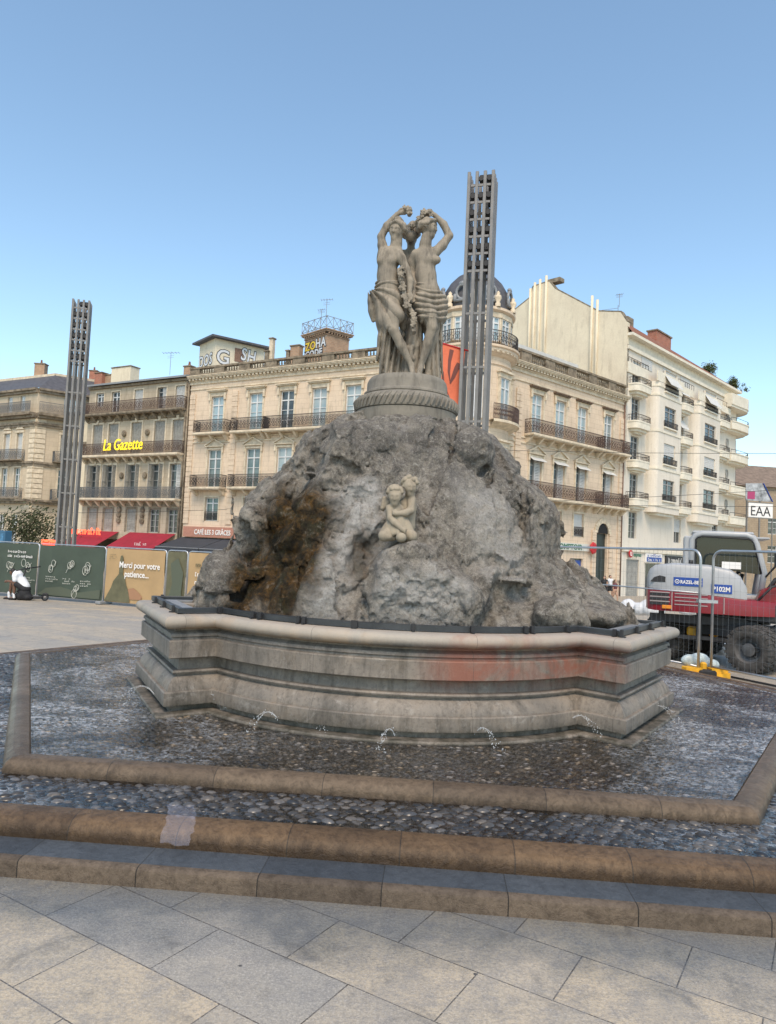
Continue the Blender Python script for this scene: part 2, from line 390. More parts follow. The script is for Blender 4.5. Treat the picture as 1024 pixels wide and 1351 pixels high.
# graces stone
def sculpt(name, c1, c2, dark, cav=.5):
    g = NG(name); v = g.co(); n1 = g.noise(v, 1.7, 6, .65); n2 = g.noise(v, 14., 6, .7); n3 = g.noise(g.co(scale=(2., 2., .35)), 4., 5, .7)
    c = g.mix(g.rng(n1, .35, .68), c1, c2); c = g.mix(g.rng(n3, .47, .70, 0, cav), c, dark); c = g.mix(g.rng(n2, .45, .8, 0, .3), c, dark)
    nb = g.bump(n2, .35, .012)
    return g.done(c, .88, nb, .2)
M['marble'] = sculpt('weathered_statue_stone', (.33, .285, .225), (.22, .195, .16), (.075, .068, .058), .85)
M['cherub'] = sculpt('pale_statue_stone', (.36, .31, .235), (.27, .235, .18), (.12, .10, .08), .55)
M['pedst'] = sculpt('pedestal_stone', (.25, .228, .19), (.175, .162, .14), (.085, .078, .068), .75)
def basin_mat():
    g = NG('basin_marble'); v = g.co(); uv = g.co('UV'); sp = g.sep(v); us = g.sep(uv)
    n1 = g.noise(v, 1.3, 6, .65, .6); n2 = g.noise(g.co(scale=(3., 3., .5)), 2.2, 6, .7); n3 = g.noise(v, 24, 5, .7)
    c = g.mix(g.rng(n1, .35, .65), (.255, .222, .186), (.155, .139, .12))
    c = g.mix(g.rng(g.noise(v, 3.1, 5, .6, 1.), .5, .72, 0, .5), c, (.22, .175, .13))
    c = g.mix(g.rng(n2, .47, .70, 0, .75), c, (.052, .046, .038)); c = g.mix(g.rng(g.noise(v, 4.5, 6, .75, .8), .56, .70, 0, .6), c, (.33, .31, .28)); c = g.mix(g.rng(n3, .5, .66, 0, .35), c, (.04, .036, .032))
    # rosy veins in the stone to the right of the middle
    mx = g.math('MULTIPLY', g.rng(sp[0], .3, .75), g.rng(sp[0], 2.75, 2.45)); mz = g.math('MULTIPLY', g.rng(sp[2], .80, .95), g.rng(sp[1], 8.6, 8.2))
    rn = g.rng(g.noise(v, 2.1, 5, .65, 1.2), .36, .60, 0, .8)
    c = g.mix(g.math('MULTIPLY', g.math('MULTIPLY', mx, mz), rn), c, (.24, .085, .055))
    # ochre bloom on the rim
    on = g.math('MULTIPLY', g.rng(sp[2], 1.26, 1.30), g.rng(g.noise(v, 1.6, 4, .6, .8), .46, .62, 0, .6))
    c = g.mix(on, c, (.44, .29, .17))
    c = g.mix(g.math('MULTIPLY', g.rng(sp[2], 1.30, 1.37, 0, .75), g.rng(n1, .25, .5)), c, (.37, .335, .285))
    # green algae close to the water
    al = g.math('MULTIPLY', g.rng(sp[2], .54, .40), g.rng(g.noise(v, 5, 5, .7), .35, .62, 0, .85))
    c = g.mix(al, c, (.034, .033, .022))
    u = g.math('FRACT', g.math('DIVIDE', g.math('ADD', us[0], .62), 1.72)); j = g.math('LESS_THAN', g.math('ABSOLUTE', g.math('SUBTRACT', u, .5)), .0016)
    c = g.mix(g.math('MULTIPLY', j, .6), c, (.06, .055, .05))
    nb = g.bump(n3, .3, .01); nb = g.bump(n2, .25, .03, nb)
    return g.done(c, g.rng(n1, .3, .7, .75, .5), nb, .35)
M['basin'] = basin_mat()
def kerb_mat(name, c1, c2, dark, per, joint=1., wet=.35, foot=0.):
    g = NG(name); v = g.co(); uv = g.co('UV'); us = g.sep(uv)
    n1 = g.noise(v, 2.2, 6, .65, .4); n2 = g.noise(v, 22, 6, .75); st = g.noise(v, 6.5, 6, .72, 1.2)
    c = g.mix(g.rng(n1, .35, .66), c1, c2); c = g.mix(g.rng(st, .48, .72, 0, .6), c, dark); c = g.mix(g.rng(n2, .45, .65, 0, .5), c, dark)
    # brown water stain along the foot, with a ragged upper edge
    if foot: c = g.mix(g.rng(g.math('ADD', us[1], g.rng(g.noise(g.co('UV', (7, 1, 1)), 1.2, 5, .7), .3, .7, -.045, .045)), foot+.05, foot-.03, 0, .72), c, dark)
    fl = g.math('FLOOR', g.math('DIVIDE', us[0], per)); wn = g.N.new('ShaderNodeTexWhiteNoise'); wn.noise_dimensions = '1D'; g.L.new(fl, wn.inputs['W'])
    c = g.mix(1., c, g.mix(wn.outputs[0], (.84, .83, .82), (1.16, 1.14, 1.10)), 'MULTIPLY')
    u = g.math('FRACT', g.math('DIVIDE', us[0], per)); j = g.math('LESS_THAN', g.math('MINIMUM', u, g.math('SUBTRACT', 1., u)), .0036/per)
    c = g.mix(g.math('MULTIPLY', j, joint), c, (.02, .018, .015))
    nb = g.bump(n2, .6, .014); nb = g.bump(st, .5, .03, nb); nb = g.bump(j, -.8, .012, nb)
    return g.done(c, g.rng(n1, .3, .7, wet+.08, wet+.3), nb, .28)
M['kerbA'] = kerb_mat('step_stone', (.138, .106, .078), (.105, .083, .064), (.035, .025, .017), .80, 1., .5)
M['kerbAt'] = kerb_mat('step_tread_blue_stone', (.075, .087, .102), (.055, .066, .080), (.032, .037, .044), .80, .6, .45)
M['kerbB'] = kerb_mat('wet_ochre_kerb', (.150, .096, .052), (.108, .070, .040), (.020, .011, .005), .78, .8, .22, .085)
M['kerbC'] = kerb_mat('wet_brown_kerb', (.150, .110, .074), (.110, .082, .058), (.026, .018, .011), .9, .8, .22, .05)
def paving():
    g = NG('plaza_slabs'); v = g.co(rot=(0, 0, math.radians(31.9)))
    mp = g.N.new('ShaderNodeMapping'); mp.inputs['Location'].default_value = (.30, -.235, 0); g.L.new(v, mp.inputs['Vector'])
    b = g.brick(mp.outputs[0], .92, .504, .0045, .45, (1.10, 1.0, .84), (.74, .755, .78), (.16, .15, .14), .2)
    o = g.co(); n1 = g.noise(o, .9, 5, .6); n2 = g.noise(o, 42., 4, .75); n4 = g.noise(o, 7., 6, .75); n3 = g.noise(o, 75., 3, .7); st = g.noise(o, 3.2, 6, .7, .8)
    c = g.mix(g.rng(n1, .35, .65), (.50, .44, .35), (.39, .365, .32)); c = g.mix(1., c, b[0], 'MULTIPLY')
    c = g.mix(g.rng(n2, .46, .60, 0, .5), c, (.19, .18, .17)); c = g.mix(g.rng(n4, .46, .64, 0, .6), c, (.22, .21, .20)); c = g.mix(g.rng(n3, .50, .66, 0, .35), c, (.62, .58, .52)); c = g.mix(g.rng(g.noise(o, 2.1, 5, .7, .6), .54, .68, 0, .5), c, (.25, .235, .215))
    c = g.mix(g.rng(st, .56, .70, 0, .6), c, (.15, .14, .125))
    sp2 = g.vor(o, 2.3); c = g.mix(g.math('LESS_THAN', g.math('ADD', sp2, g.math('MULTIPLY', n2, .08)), .066), c, (.09, .085, .08))
    # splashed damp band along the foot of the step
    ps = g.sep(o); dl = g.math('ADD', g.math('MULTIPLY', ps[0], .068), g.math('MULTIPLY', ps[1], .9977))
    wet = g.math('MULTIPLY', g.rng(g.math('ADD', dl, g.rng(g.noise(o, 1.6, 5, .65), .3, .7, -.25, .25)), 3.98, 4.45), g.rng(dl, 5.2, 5.0))
    c = g.mix(g.math('MULTIPLY', wet, .85), c, g.mix(1., c, (.40, .455, .53), 'MULTIPLY'))
    nb = g.bump(n2, .6, .010); nb = g.bump(b[1], -.8, .01, nb)
    return g.done(c, g.rng(wet, 0, 1, .55, .30), nb, .45)
M['pave'] = paving()
def pebble_mat():
    g = NG('wet_pebbles'); v = g.co(); gi = g.N.new('ShaderNodeVertexColor'); gi.layer_name = 'tint'
    c = g.mix(1., gi.outputs[0], g.mix(g.rng(g.noise(v, 30, 4), .3, .7), (.6, .6, .6), (1.1, 1.1, 1.1)), 'MULTIPLY')
    return g.done(c, .28, None, .6)
M['pebble'] = pebble_mat()
M['bed'] = simple('wet_mortar_bed', (.075, .07, .062), .5, noise=.5, scale=20, bump=.6)
def water_mat(name, tint, wave, amp):
    g = NG(name); v = g.co(); N = g.N; L = g.L
    tr = N.new('ShaderNodeBsdfTransparent'); tr.inputs[0].default_value = (*tint, 1)
    gl = N.new('ShaderNodeBsdfGlossy'); gl.inputs['Roughness'].default_value = .07
    fr = N.new('ShaderNodeFresnel'); fr.inputs[0].default_value = 1.85
    h = g.math('ADD', g.noise(v, wave, 3, .6, .5), g.math('MULTIPLY', g.noise(v, wave*3.1, 2, .5), .4))
    nb = g.bump(h, amp, .02); L.new(nb, gl.inputs['Normal']); L.new(nb, fr.inputs['Normal'])
    mx = N.new('ShaderNodeMixShader'); L.new(fr.outputs[0], mx.inputs[0]); L.new(tr.outputs[0], mx.inputs[1]); L.new(gl.outputs[0], mx.inputs[2])
    # drifting froth, its white partly standing in for reflected sky
    df = N.new('ShaderNodeBsdfDiffuse'); df.inputs[0].default_value = (.62, .66, .70, 1)
    px_ = g.sep(v); sd_ = g.rng(g.math('ABSOLUTE', g.math('SUBTRACT', px_[0], .3)), 1.2, 3.2, .10, .85)   # froth and painted sky brightness kept to both sides
    fo = g.math('MULTIPLY', g.math('MULTIPLY', g.rng(g.noise(v, .9, 4, .6, 1.), .44, .60), sd_), g.rng(g.noise(v, 17., 5, .72, 1.2), .46, .62, 0, .75))
    m2 = N.new('ShaderNodeMixShader'); L.new(fo, m2.inputs[0]); L.new(mx.outputs[0], m2.inputs[1]); L.new(df.outputs[0], m2.inputs[2])
    L.new(m2.outputs[0], N['Material Output'].inputs[0]); return g.m
M['water'] = water_mat('shallow_water', (.90, .91, .91), 9., .9)
M['spray'] = simple('white_spray', (.72, .75, .78), .15, spec=.6, alpha=.42)
def sheet_mat():
    m = bpy.data.materials.new('clear_bluish_film'); nt, N, L, B = nodes(m)
    B.inputs['Base Color'].default_value = (.72, .74, .90, 1); B.inputs['Roughness'].default_value = .15; B.inputs['Alpha'].default_value = .05
    return m
M['plastic'] = sheet_mat()
# ================================================================== ground, platform, basin, rock
def ground_mesh():
    xs = np.concatenate([np.arange(-160, -20, 10), np.arange(-20, 30, 2), np.arange(30, 171, 10)]); ys = np.concatenate([np.arange(-20, 40, 2), np.arange(40, 240, 8)])
    V = [(x, y, ground(y)) for y in ys for x in xs]; n = len(xs)
    Q = [(j*n+i, j*n+i+1, (j+1)*n+i+1, (j+1)*n+i) for j in range(len(ys)-1) for i in range(n-1)]
    return np_mesh('plaza', V, Q, M['pave'], True)
tag(obj('plaza_paving', ground_mesh()), kind='structure')
KC = Vector((.3, 11.294, 0)); KY = math.radians(-3.9)
def hexpts(ap, C=KC, yaw=KY, n=6):
    R = ap/math.cos(PI/n); return [(C.x+R*math.cos(yaw-PI/2-PI/n+2*PI*i/n), C.y+R*math.sin(yaw-PI/2-PI/n+2*PI*i/n)) for i in range(n)]
def sweep_loop(pts, prof, seg=None):
    """sweep (offset outward, z) profile round a closed ccw outline with mitred corners; uv u = run in metres"""
    n = len(pts); P = [Vector(p) for p in pts]; vs = []; uv = []; fs = []; L = len(prof)
    nor = []
    for i in range(n):
        e = (P[(i+1) % n]-P[i]).normalized(); nor.append(Vector((e.y, -e.x)))
    run = 0; m = n+1; cum = [0]
    for i in range(n): cum.append(cum[-1]+(P[(i+1) % n]-P[i]).length)
    pl = [0]
    for j in range(1, L): pl.append(pl[-1]+math.hypot(prof[j][0]-prof[j-1][0], prof[j][1]-prof[j-1][1]))
    q_ = []
    for k in range(m):
        i = k % n; a = nor[i-1]; b = nor[i]; mit = (a+b); d = max(.25, 1+a.dot(b)); mit = mit/d
        for j, (o, z) in enumerate(prof):
            q = P[i]+mit*o; vs.append((q.x, q.y, z)); q_.append(q)
    for k in range(n):
        e = (P[(k+1) % n]-P[k]).normalized(); U_ = lambda i: cum[k]+(q_[i]-P[k]).dot(e)
        for j in range(L-1):
            f = (k*L+j, (k+1)*L+j, (k+1)*L+j+1, k*L+j+1); fs.append(f); uv += [(U_(f[0]), pl[j]), (U_(f[1]), pl[j]), (U_(f[2]), pl[j+1]), (U_(f[3]), pl[j+1])]
    mb = MB(); mb.v = vs; mb.f = fs; mb.uv = uv; return mb
s1 = hexpts(6.557); k2 = hexpts(6.218); k3 = hexpts(5.32)
def kerb(name, pts, prof, mat, sm=35): tag(sweep_loop(pts, prof).build(name, mat, None, sm), kind='structure')
kerb('step_edge', s1, [(0, -.02), (0, .088), (-.006, .104), (-.022, .114), (-.05, .118), (-.075, .118)], M['kerbA'])
kerb('step_tread', s1, [(-.075, .116), (-.36, .118)], M['kerbAt'])
kerb('outer_kerb', k2, [(0, .10), (-.003, .165), (-.02, .205), (-.06, .238), (-.12, .258), (-.20, .262), (-.26, .252), (-.275, .2)], M['kerbB'])
kerb('inner_kerb', k3, [(0, .22), (-.004, .29), (-.025, .335), (-.07, .365), (-.13, .375), (-.20, .368), (-.225, .34), (-.23, .28)], M['kerbC'])
def plate(name, pts, z, mat, kind='structure', hole=None):
    mb = MB()
    if hole:
        n = len(pts); mb.add([(x, y, z) for x, y in pts]+[(x, y, z) for x, y in hole], [(i, (i+1) % n, n+(i+1) % n, n+i) for i in range(n)])
    else: mb.add([(x, y, z) for x, y in pts], [tuple(range(len(pts)))])
    return tag(mb.build(name, mat), kind=kind)
plate('gutter_bed', hexpts(6.218-.27), .205, M['bed'], hole=hexpts(5.31))
plate('pool_bed', hexpts(5.32-.22), .322, M['bed'])
def water(name, ap, z, hole=None, step=.16):
    mb = MB()
    if hole:
        o = hexpts(ap); n = 6; i_ = hexpts(hole)
        mb.add([(x, y, z) for x, y in o]+[(x, y, z) for x, y in i_], [(i, (i+1) % n, n+(i+1) % n, n+i) for i in range(n)])
    else:
        o = hexpts(ap); mb.add([(x, y, z) for x, y in o], [tuple(range(6))])
    tag(mb.build(name, M['water']), kind='structure')
water('gutter_water', 6.218-.255, .2515, 5.315)
water('pool_water', 5.32-.215, .3605)
# ---------------------------------------------------------------- basin
BC = Vector((.289, 10.503)); BY = -.062; HA = 2.76
def basin_outline(n=22):
    C = Vector((0, HA)); out = []
    R = (2.034**2+.785**2)/(2*.785); cy = -.415+R
    base = [(-2.47, 0.), (-2.034, .37)]
    a = math.asin(2.034/R)
    base += [(R*math.sin(-a+2*a*i/n), cy-R*math.cos(-a+2*a*i/n)) for i in range(1, n)]
    base += [(2.034, .37), (2.47, 0.)]
    for k in range(3):
        t = 2*PI*k/3
        for (x, y) in base:
            q = Vector((x, y))-C; q = Vector((q.x*math.cos(t+BY)-q.y*math.sin(t+BY), q.x*math.sin(t+BY)+q.y*math.cos(t+BY)))
            out.append((BC.x+q.x, BC.y+q.y))
    return out
BO = basin_outline()
basin = empty('fountain_basin', (BC.x, BC.y, 0), 0, 'large stained grey marble fountain basin with bulging sides and a rounded rim', 'fountain')
def place(o): o.matrix_parent_inverse = basin.matrix_basis.inverted(); return o
def nose(r, cz, n=7): return [(-r+r*math.cos(t), cz+r*math.sin(t)) for t in [-PI/2+PI*i/n for i in range(n+1)]]
body = [(.05, .30), (.05, .372), (.04, .388), (-.12, .39), (-.125, .452), (-.05, .456), (-.045, .47), (-.045, .595), (-.055, .608), (-.085, .61), (-.088, .632), (-.098, .66), (-.118, .70), (-.150, .738), (-.19, .758), (-.19, .775), (-.155, .782), (-.145, .80), (-.155, .818), (-.215, .824), (-.225, .93), (-.205, .955), (-.095, .962), (-.082, .972), (-.080, 1.150), (-.088, 1.162), (-.115, 1.168), (-.118, 1.19), (-.095, 1.20), (-.10, 1.232), (-.15, 1.262), (-.15, 1.285)]
def join_prof(name, prof, mat, sm):
    mb = sweep_loop(BO, prof); o = mb.build(name, mat, basin, sm); o.location = (-BC.x, -BC.y, 0); return o
join_prof('wall', body, M['basin'], 30)
rim = [(-.16, 1.287)]+nose(.072, 1.363)+[(-.10, 1.440), (-.50, 1.444), (-.52, 1.43), (-.52, 1.15)]
join_prof('rim', rim, M['basin'], 40)
def off(d):
    mb = sweep_loop(BO, [(d, 0)]); return [(v[0], v[1]) for v in mb.v[:-1]]
# lighting trough running round the top of the rim: upright metal strip, top flange and brackets
tr = sweep_loop(BO, [(-.17, 1.452), (-.17, 1.505), (-.19, 1.509), (-.23, 1.509), (-.235, 1.503), (-.235, 1.452)])
M['trough'] = simple('zinc_light_trough', (.055, .06, .066), .4, metal=.5, noise=.4, scale=3)
o = tr.build('light_trough', M['trough'], basin, 30); o.location = (-BC.x, -BC.y, 0)
o2 = sweep_loop(BO, [(-.30, 1.447), (-.30, 1.470), (-.44, 1.474), (-.44, 1.447)]).build('cable_tray', M['zinc'], basin, 30); o2.location = (-BC.x, -BC.y, 0)
br = MB(); T = off(-.155); acc = 0
for i in range(len(T)):
    a = Vector(T[i]); b = Vector(T[(i+1) % len(T)]); L = (b-a).length; d = (b-a)/L
    t = .5-acc if acc < .5 else 0
    while t < L:
        c = a+d*t; ang = math.atan2(d.y, d.x); MM = Matrix.Translation((c.x, c.y, 0)) @ Matrix.Rotation(ang, 4, 'Z')
        br.box(-.02, -.016, 1.4445, .02, .014, 1.522, MM); br.box(-.014, -.045, 1.4445, .014, -.016, 1.456, MM); t += .62
    acc = (acc+L) % .62
o = br.build('bracket', M['ltrK'], o, None); tag(o, kind='stuff')
bw = MB(); I = off(-.515); bw.add([(x, y, 1.33) for x, y in I], [tuple(range(len(I)))]); o = bw.build('basin_water', M['water'], basin); o.location = (-BC.x, -BC.y, 0)
# overflow slots in the corner blocks
def inpoly(x, y, poly):
    x = np.asarray(x); y = np.asarray(y); c = np.zeros(x.shape, bool); n = len(poly)
    for i in range(n):
        x1, y1 = poly[i]; x2, y2 = poly[i-1]
        m = ((y1 > y) != (y2 > y)) & (x < (x2-x1)*(y-y1)/((y2-y1) if abs(y2-y1) > 1e-9 else 1e-9)+x1); c ^= m
    return c
# ---------------------------------------------------------------- pebbles (uncountable)
def ico(sub=1):
    import bmesh
    bm = bmesh.new(); bmesh.ops.create_icosphere(bm, subdivisions=sub+1, radius=1); V = np.array([v.co[:] for v in bm.verts]); T = np.array([[v.index for v in f.verts] for f in bm.faces]); bm.free(); return V, T
IV, IT = ico(1)
def pebbles(name, pts, size, zc, flat=.55):
    n = len(pts); k = len(IV)
    a = RNG.normal(0, .5, n); s = size*(.80+.4*RNG.random(n)); el = .55+.3*RNG.random(n)
    X = IV[None, :, 0]*s[:, None]; Y = IV[None, :, 1]*(s*el)[:, None]; Z = IV[None, :, 2]*(s*flat)[:, None]
    x = X*np.cos(a)[:, None]-Y*np.sin(a)[:, None]+pts[:, 0:1]; y = X*np.sin(a)[:, None]+Y*np.cos(a)[:, None]+pts[:, 1:2]; z = Z+(zc+(RNG.random(n)-.5)*.014)[:, None]
    V = np.stack([x, y, z], 2).reshape(-1, 3); Q = (IT[None]+(np.arange(n)*k)[:, None, None]).reshape(-1, 3)
    me = np_mesh(name, V, Q, M['pebble'], True, tri=True)
    tone = .022+.075*RNG.random(n)**1.8; w = RNG.random(n); tone = tone*(2.7 if size < .05 else 1.25); w = w*(1.8 if size < .05 else .8); col = np.stack([tone*(1+.28*w), tone*(1+.08*w), tone*(1.02-.16*w), np.ones(n)], 1)
    ca = me.color_attributes.new('tint', 'FLOAT_COLOR', 'POINT'); ca.data.foreach_set('color', np.repeat(col, k, 0).astype(np.float32).ravel())
    return tag(obj(name, me), kind='stuff')
def scatter(x0, x1, y0, y1, d, inside):
    nx = int((x1-x0)/d)+1; ny = int((y1-y0)/(d*.8))+1
    I, J = np.meshgrid(np.arange(nx), np.arange(ny)); x = x0+(I+.5*(J % 2))*d+(RNG.random(I.shape)-.5)*d*.34; y = y0+J*d*.8+(RNG.random(I.shape)-.5)*d*.22
    x = x.ravel(); y = y.ravel(); m = inside(x, y); return np.stack([x[m], y[m]], 1)
SUB = off(.06); H3i = hexpts(5.32-.25); H3o = hexpts(5.32+.015); H2i = hexpts(6.218-.29)
pebbles('pool_pebbles', scatter(-6, 6.6, 5.9, 14.6, .062, lambda x, y: inpoly(x, y, H3i) & ~inpoly(x, y, SUB)), .036, .338)
pebbles('gutter_pebbles', scatter(-7, 7.6, 5.0, 13.5, .094, lambda x, y: inpoly(x, y, H2i) & ~inpoly(x, y, H3o)), .058, .226, .6)
# ---------------------------------------------------------------- rock mound
RY = 10.5
sil = [(546, 478, 566), (556, 440, 600), (563, 424, 622), (575, 409, 643), (600, 396, 664), (625, 381, 682), (640, 362, 697), (660, 337, 712), (700, 313, 722), (735, 293, 728), (770, 273, 765), (800, 261, 806), (830, 255, 834), (860, 250, 850)]
zl = []; xl = []; zr = []; xr = []
for y, a, b in sil:
    p = aty(a, y, RY); q = aty(b, y, RY); zl.append(p.z); xl.append(p.x); zr.append(q.z); xr.append(q.x)
zl, xl, zr, xr = [np.array(v[::-1]) for v in (zl, xl, zr, xr)]
ZT = 4.16
def base_field(X, Y, Z):
    a = np.interp(Z, zl, xl); b = np.interp(Z, zr, xr); c = .15+.0*Z; w = (b-a)/2
    cx = (a+b)/2; d = .66*w+.10
    q = np.sqrt(((X-cx)/w)**2+((Y-RY)/d)**2)
    return np.maximum((q-1)*np.minimum(w, d)*.85, Z-ZT)
def surf(px, py):
    d = ray(px, py); t = np.linspace(6.5, 12, 400); F = base_field(d.x/d.y*t, t, CH+d.z/d.y*t); i = int(np.argmax(F < 0)) if (F < 0).any() else 260
    return np.array((d.x/d.y*t[i], t[i], CH+d.z/d.y*t[i]))
rk = SDF((-3.3, 7.6, 1.05), (4.0, 12.9, 4.5), .024)
GX, GY, GZ = rk.grid(); rk.F = np.minimum(base_field(GX, GY, GZ), 1).astype(np.float32)
def blob(px, py, r, push=0., op='add', k=.08, dx=0):
    c = surf(px, py); c = c+np.array((0, -push, 0)); rk.ell(c, r, k, op)
for b in [(447, 596, (.42, .40, .36), .0), (490, 586, (.36, .34, .32), .02), (418, 632, (.44, .38, .26), .0), (625, 600, (.3, .3, .34), .02), (390, 686, (.50, .34, .40), .0), (335, 690, (.36, .34, .36), .0),
          (300, 770, (.42, .42, .62), .03), (530, 785, (.55, .28, .48), -.04), (595, 800, (.34, .28, .36), .06), (672, 768, (.34, .30, .22), .08), (722, 805, (.40, .38, .22), .05), (770, 812, (.5, .5, .22), .03), (525, 738, (.26, .24, .08), .10)]:
    blob(*b, k=.16)
for b in [(404, 765, (.24, .26, .50), .24, 'sub', .12), (356, 775, (.18, .22, .42), .22, 'sub', .08), (380, 812, (.36, .22, .24), .20, 'sub', .08), (676, 802, (.18, .2, .07), .10, 'sub', .03), (640, 815, (.10, .16, .14), .05, 'sub', .04), (480, 618, (.09, .12, .08), .05, 'sub', .04), (440, 648, (.30, .16, .04), .10, 'sub', .03)]:
    blob(*b)
def groove(pts, r, push, k=.05, op='sub'):
    P = [surf(*p)+np.array((0, -push, 0)) for p in pts]
    for i in range(len(P)-1): rk.cap(P[i], P[i+1], r, r, k, op)
groove([(505, 652), (470, 690), (440, 735), (415, 790), (400, 822)], .26, -.12, .2, 'add')
groove([(326, 705), (312, 750), (304, 808)], .075, .05)
groove([(546, 575), (548, 612), (556, 650)], .045, .04)
groove([(480, 720), (486, 770), (482, 815)], .05, .06)
groove([(608, 640), (618, 700), (640, 760), (652, 815)], .05, .03)
groove([(575, 745), (584, 790)], .035, .1)
for pts in ([(596, 575), (590, 620), (600, 668)], [(640, 620), (650, 690), (668, 740)], [(520, 760), (516, 820)], [(552, 750), (560, 815)], [(432, 565), (428, 605)], [(372, 655), (366, 720), (350, 810)], [(416, 655), (408, 700), (398, 760)], [(620, 720), (612, 815)], [(470, 640), (452, 668), (438, 700)], [(700, 760), (690, 815)], [(735, 770), (742, 815)], [(505, 570), (508, 640)], [(575, 640), (585, 700), (575, 740)]): groove(pts, .026, .012, .018)
for pts in ([(400, 600), (440, 612), (476, 606)], [(380, 640), (420, 650), (462, 642)], [(600, 690), (640, 700), (690, 690)], [(490, 742), (520, 738), (556, 744)], [(640, 790), (690, 782), (716, 792)]): groove(pts, .028, .014, .02)
groove([(355, 668), (380, 662), (430, 668)], .03, .12)
groove([(690, 650), (705, 700), (720, 760)], .04, .05)
m = np.abs(rk.F) < .36; ii = np.argwhere(m); P = ii*rk.h+rk.lo
Pn = P*np.array((1, 1, .8))
n1 = fbm(Pn*1.25, 3); n2 = 1-2*np.abs(fbm(Pn*2.6+9, 3)); n3 = fbm(Pn*7.5+.6*n1[:, None], 4, .62); n4 = np.abs(fbm(Pn*11.+3, 2)); n5 = 1-2*np.abs(fbm(Pn*np.array((4.2, 4.2, 2.6))+31, 3))
sm_ = np.clip((P[:, 2]-3.7)/.4, 0, 1)
def facets(P, n, seed, zs):
    """split faces of broken stone: every cell is a tilted plane"""
    r_ = np.random.default_rng(seed); C_ = r_.random((n, 3))*(np.array((7.2, 5.2, 3.3*zs)))+np.array((-3.2, 7.7, 1.0*zs)); T_ = r_.normal(0, 1, (n, 3)); T_ /= np.linalg.norm(T_, axis=1)[:, None]; o_ = r_.random(n)-.5
    Q_ = P*np.array((1, 1, zs))+.10*np.stack([n1, n3, n2], 1); best = np.full(len(P), 1e9); idx = np.zeros(len(P), int)
    for k in range(n):
        d = ((Q_-C_[k])**2).sum(1); b = d < best; best[b] = d[b]; idx[b] = k
    return np.clip(((Q_-C_[idx])*T_[idx]).sum(1), -.5, .5), o_[idx]
fa, fo_ = facets(P, 90, 5, .62); fb_, fo2 = facets(P, 480, 8, .7)
rk.F[m] = (rk.F[m]+(.22*fa+.05*fo_+.16*fb_+.022*fo2+.06*n1+.022*(n2-.45))*(1-.4*sm_)+.030*n3+.022*(n5-.5)+.055*np.clip(n4-.20, 0, 1)).astype(np.float32)
def biggest(V, Q):
    """drop loose crumbs: keep the largest connected shell"""
    e = np.concatenate([Q[:, [0, 1]], Q[:, [1, 2]], Q[:, [2, 3]]]); lab = np.arange(len(V))
    while True:
        m_ = np.minimum(lab[e[:, 0]], lab[e[:, 1]]); new = lab.copy(); np.minimum.at(new, e[:, 0], m_); np.minimum.at(new, e[:, 1], m_); new = new[new]
        if (new == lab).all(): break
        lab = new
    u, c_ = np.unique(lab, return_counts=True); keep = lab == u[c_.argmax()]; re_ = np.cumsum(keep)-1
    return V[keep], re_[Q[keep[Q[:, 0]]]]
V, Q = biggest(*rk.nets())
rme = np_mesh('rock', V, Q, None or M['pave'], True); rme.materials.clear()
# stains as vertex colours: r = brown moss, g = white lime crust, b = darker top and left crevice
def pxmask(V, poly, soft):
    """soft mask of a stain outlined on the front of the rock"""
    pts = np.array([surf(*p)[[0, 2]] for p in poly]); x, z = V[:, 0], V[:, 2]; d = np.full(len(V), 9.)
    for i in range(len(pts)):
        a = pts[i]; b = pts[(i+1) % len(pts)]; e = b-a; t = np.clip(((x-a[0])*e[0]+(z-a[1])*e[1])/(e@e), 0, 1); d = np.minimum(d, np.hypot(x-a[0]-t*e[0], z-a[1]-t*e[1]))
    ins = inpoly(x, z, [tuple(p) for p in pts]); s = np.where(ins, d, -d)
    return np.clip(.5+s/soft+.9*fbm(V*3.3, 3), 0, 1)*(V[:, 1] < RY)
moss = pxmask(V, [(345, 672), (372, 645), (420, 643), (442, 660), (446, 705), (420, 752), (400, 815), (306, 815), (322, 735)], .34)
moss = np.maximum(moss, .75*pxmask(V, [(462, 710), (492, 712), (488, 762), (462, 757)], .25))
moss2 = pxmask(V, [(390, 612), (452, 605), (460, 632), (400, 640)], .25)*.5
lime = np.maximum(pxmask(V, [(440, 640), (500, 640), (520, 700), (470, 760), (450, 815), (392, 815), (410, 760), (440, 690)], .3), .9*pxmask(V, [(500, 745), (560, 740), (610, 790), (600, 815), (500, 815)], .3))
lime = np.maximum(lime, .55*pxmask(V, [(600, 640), (650, 640), (700, 720), (690, 790), (640, 740)], .3))
dark = np.maximum(pxmask(V, [(400, 560), (660, 560), (690, 640), (600, 640), (520, 615), (430, 600)], .4)*.8, pxmask(V, [(296, 730), (330, 720), (345, 812), (290, 812)], .25)*.8)
ca = rme.color_attributes.new('stain', 'FLOAT_COLOR', 'POINT'); ca.data.foreach_set('color', np.stack([np.maximum(moss, 0), np.maximum(lime, 0), np.maximum(dark, moss2), moss2], 1).astype(np.float32).ravel())
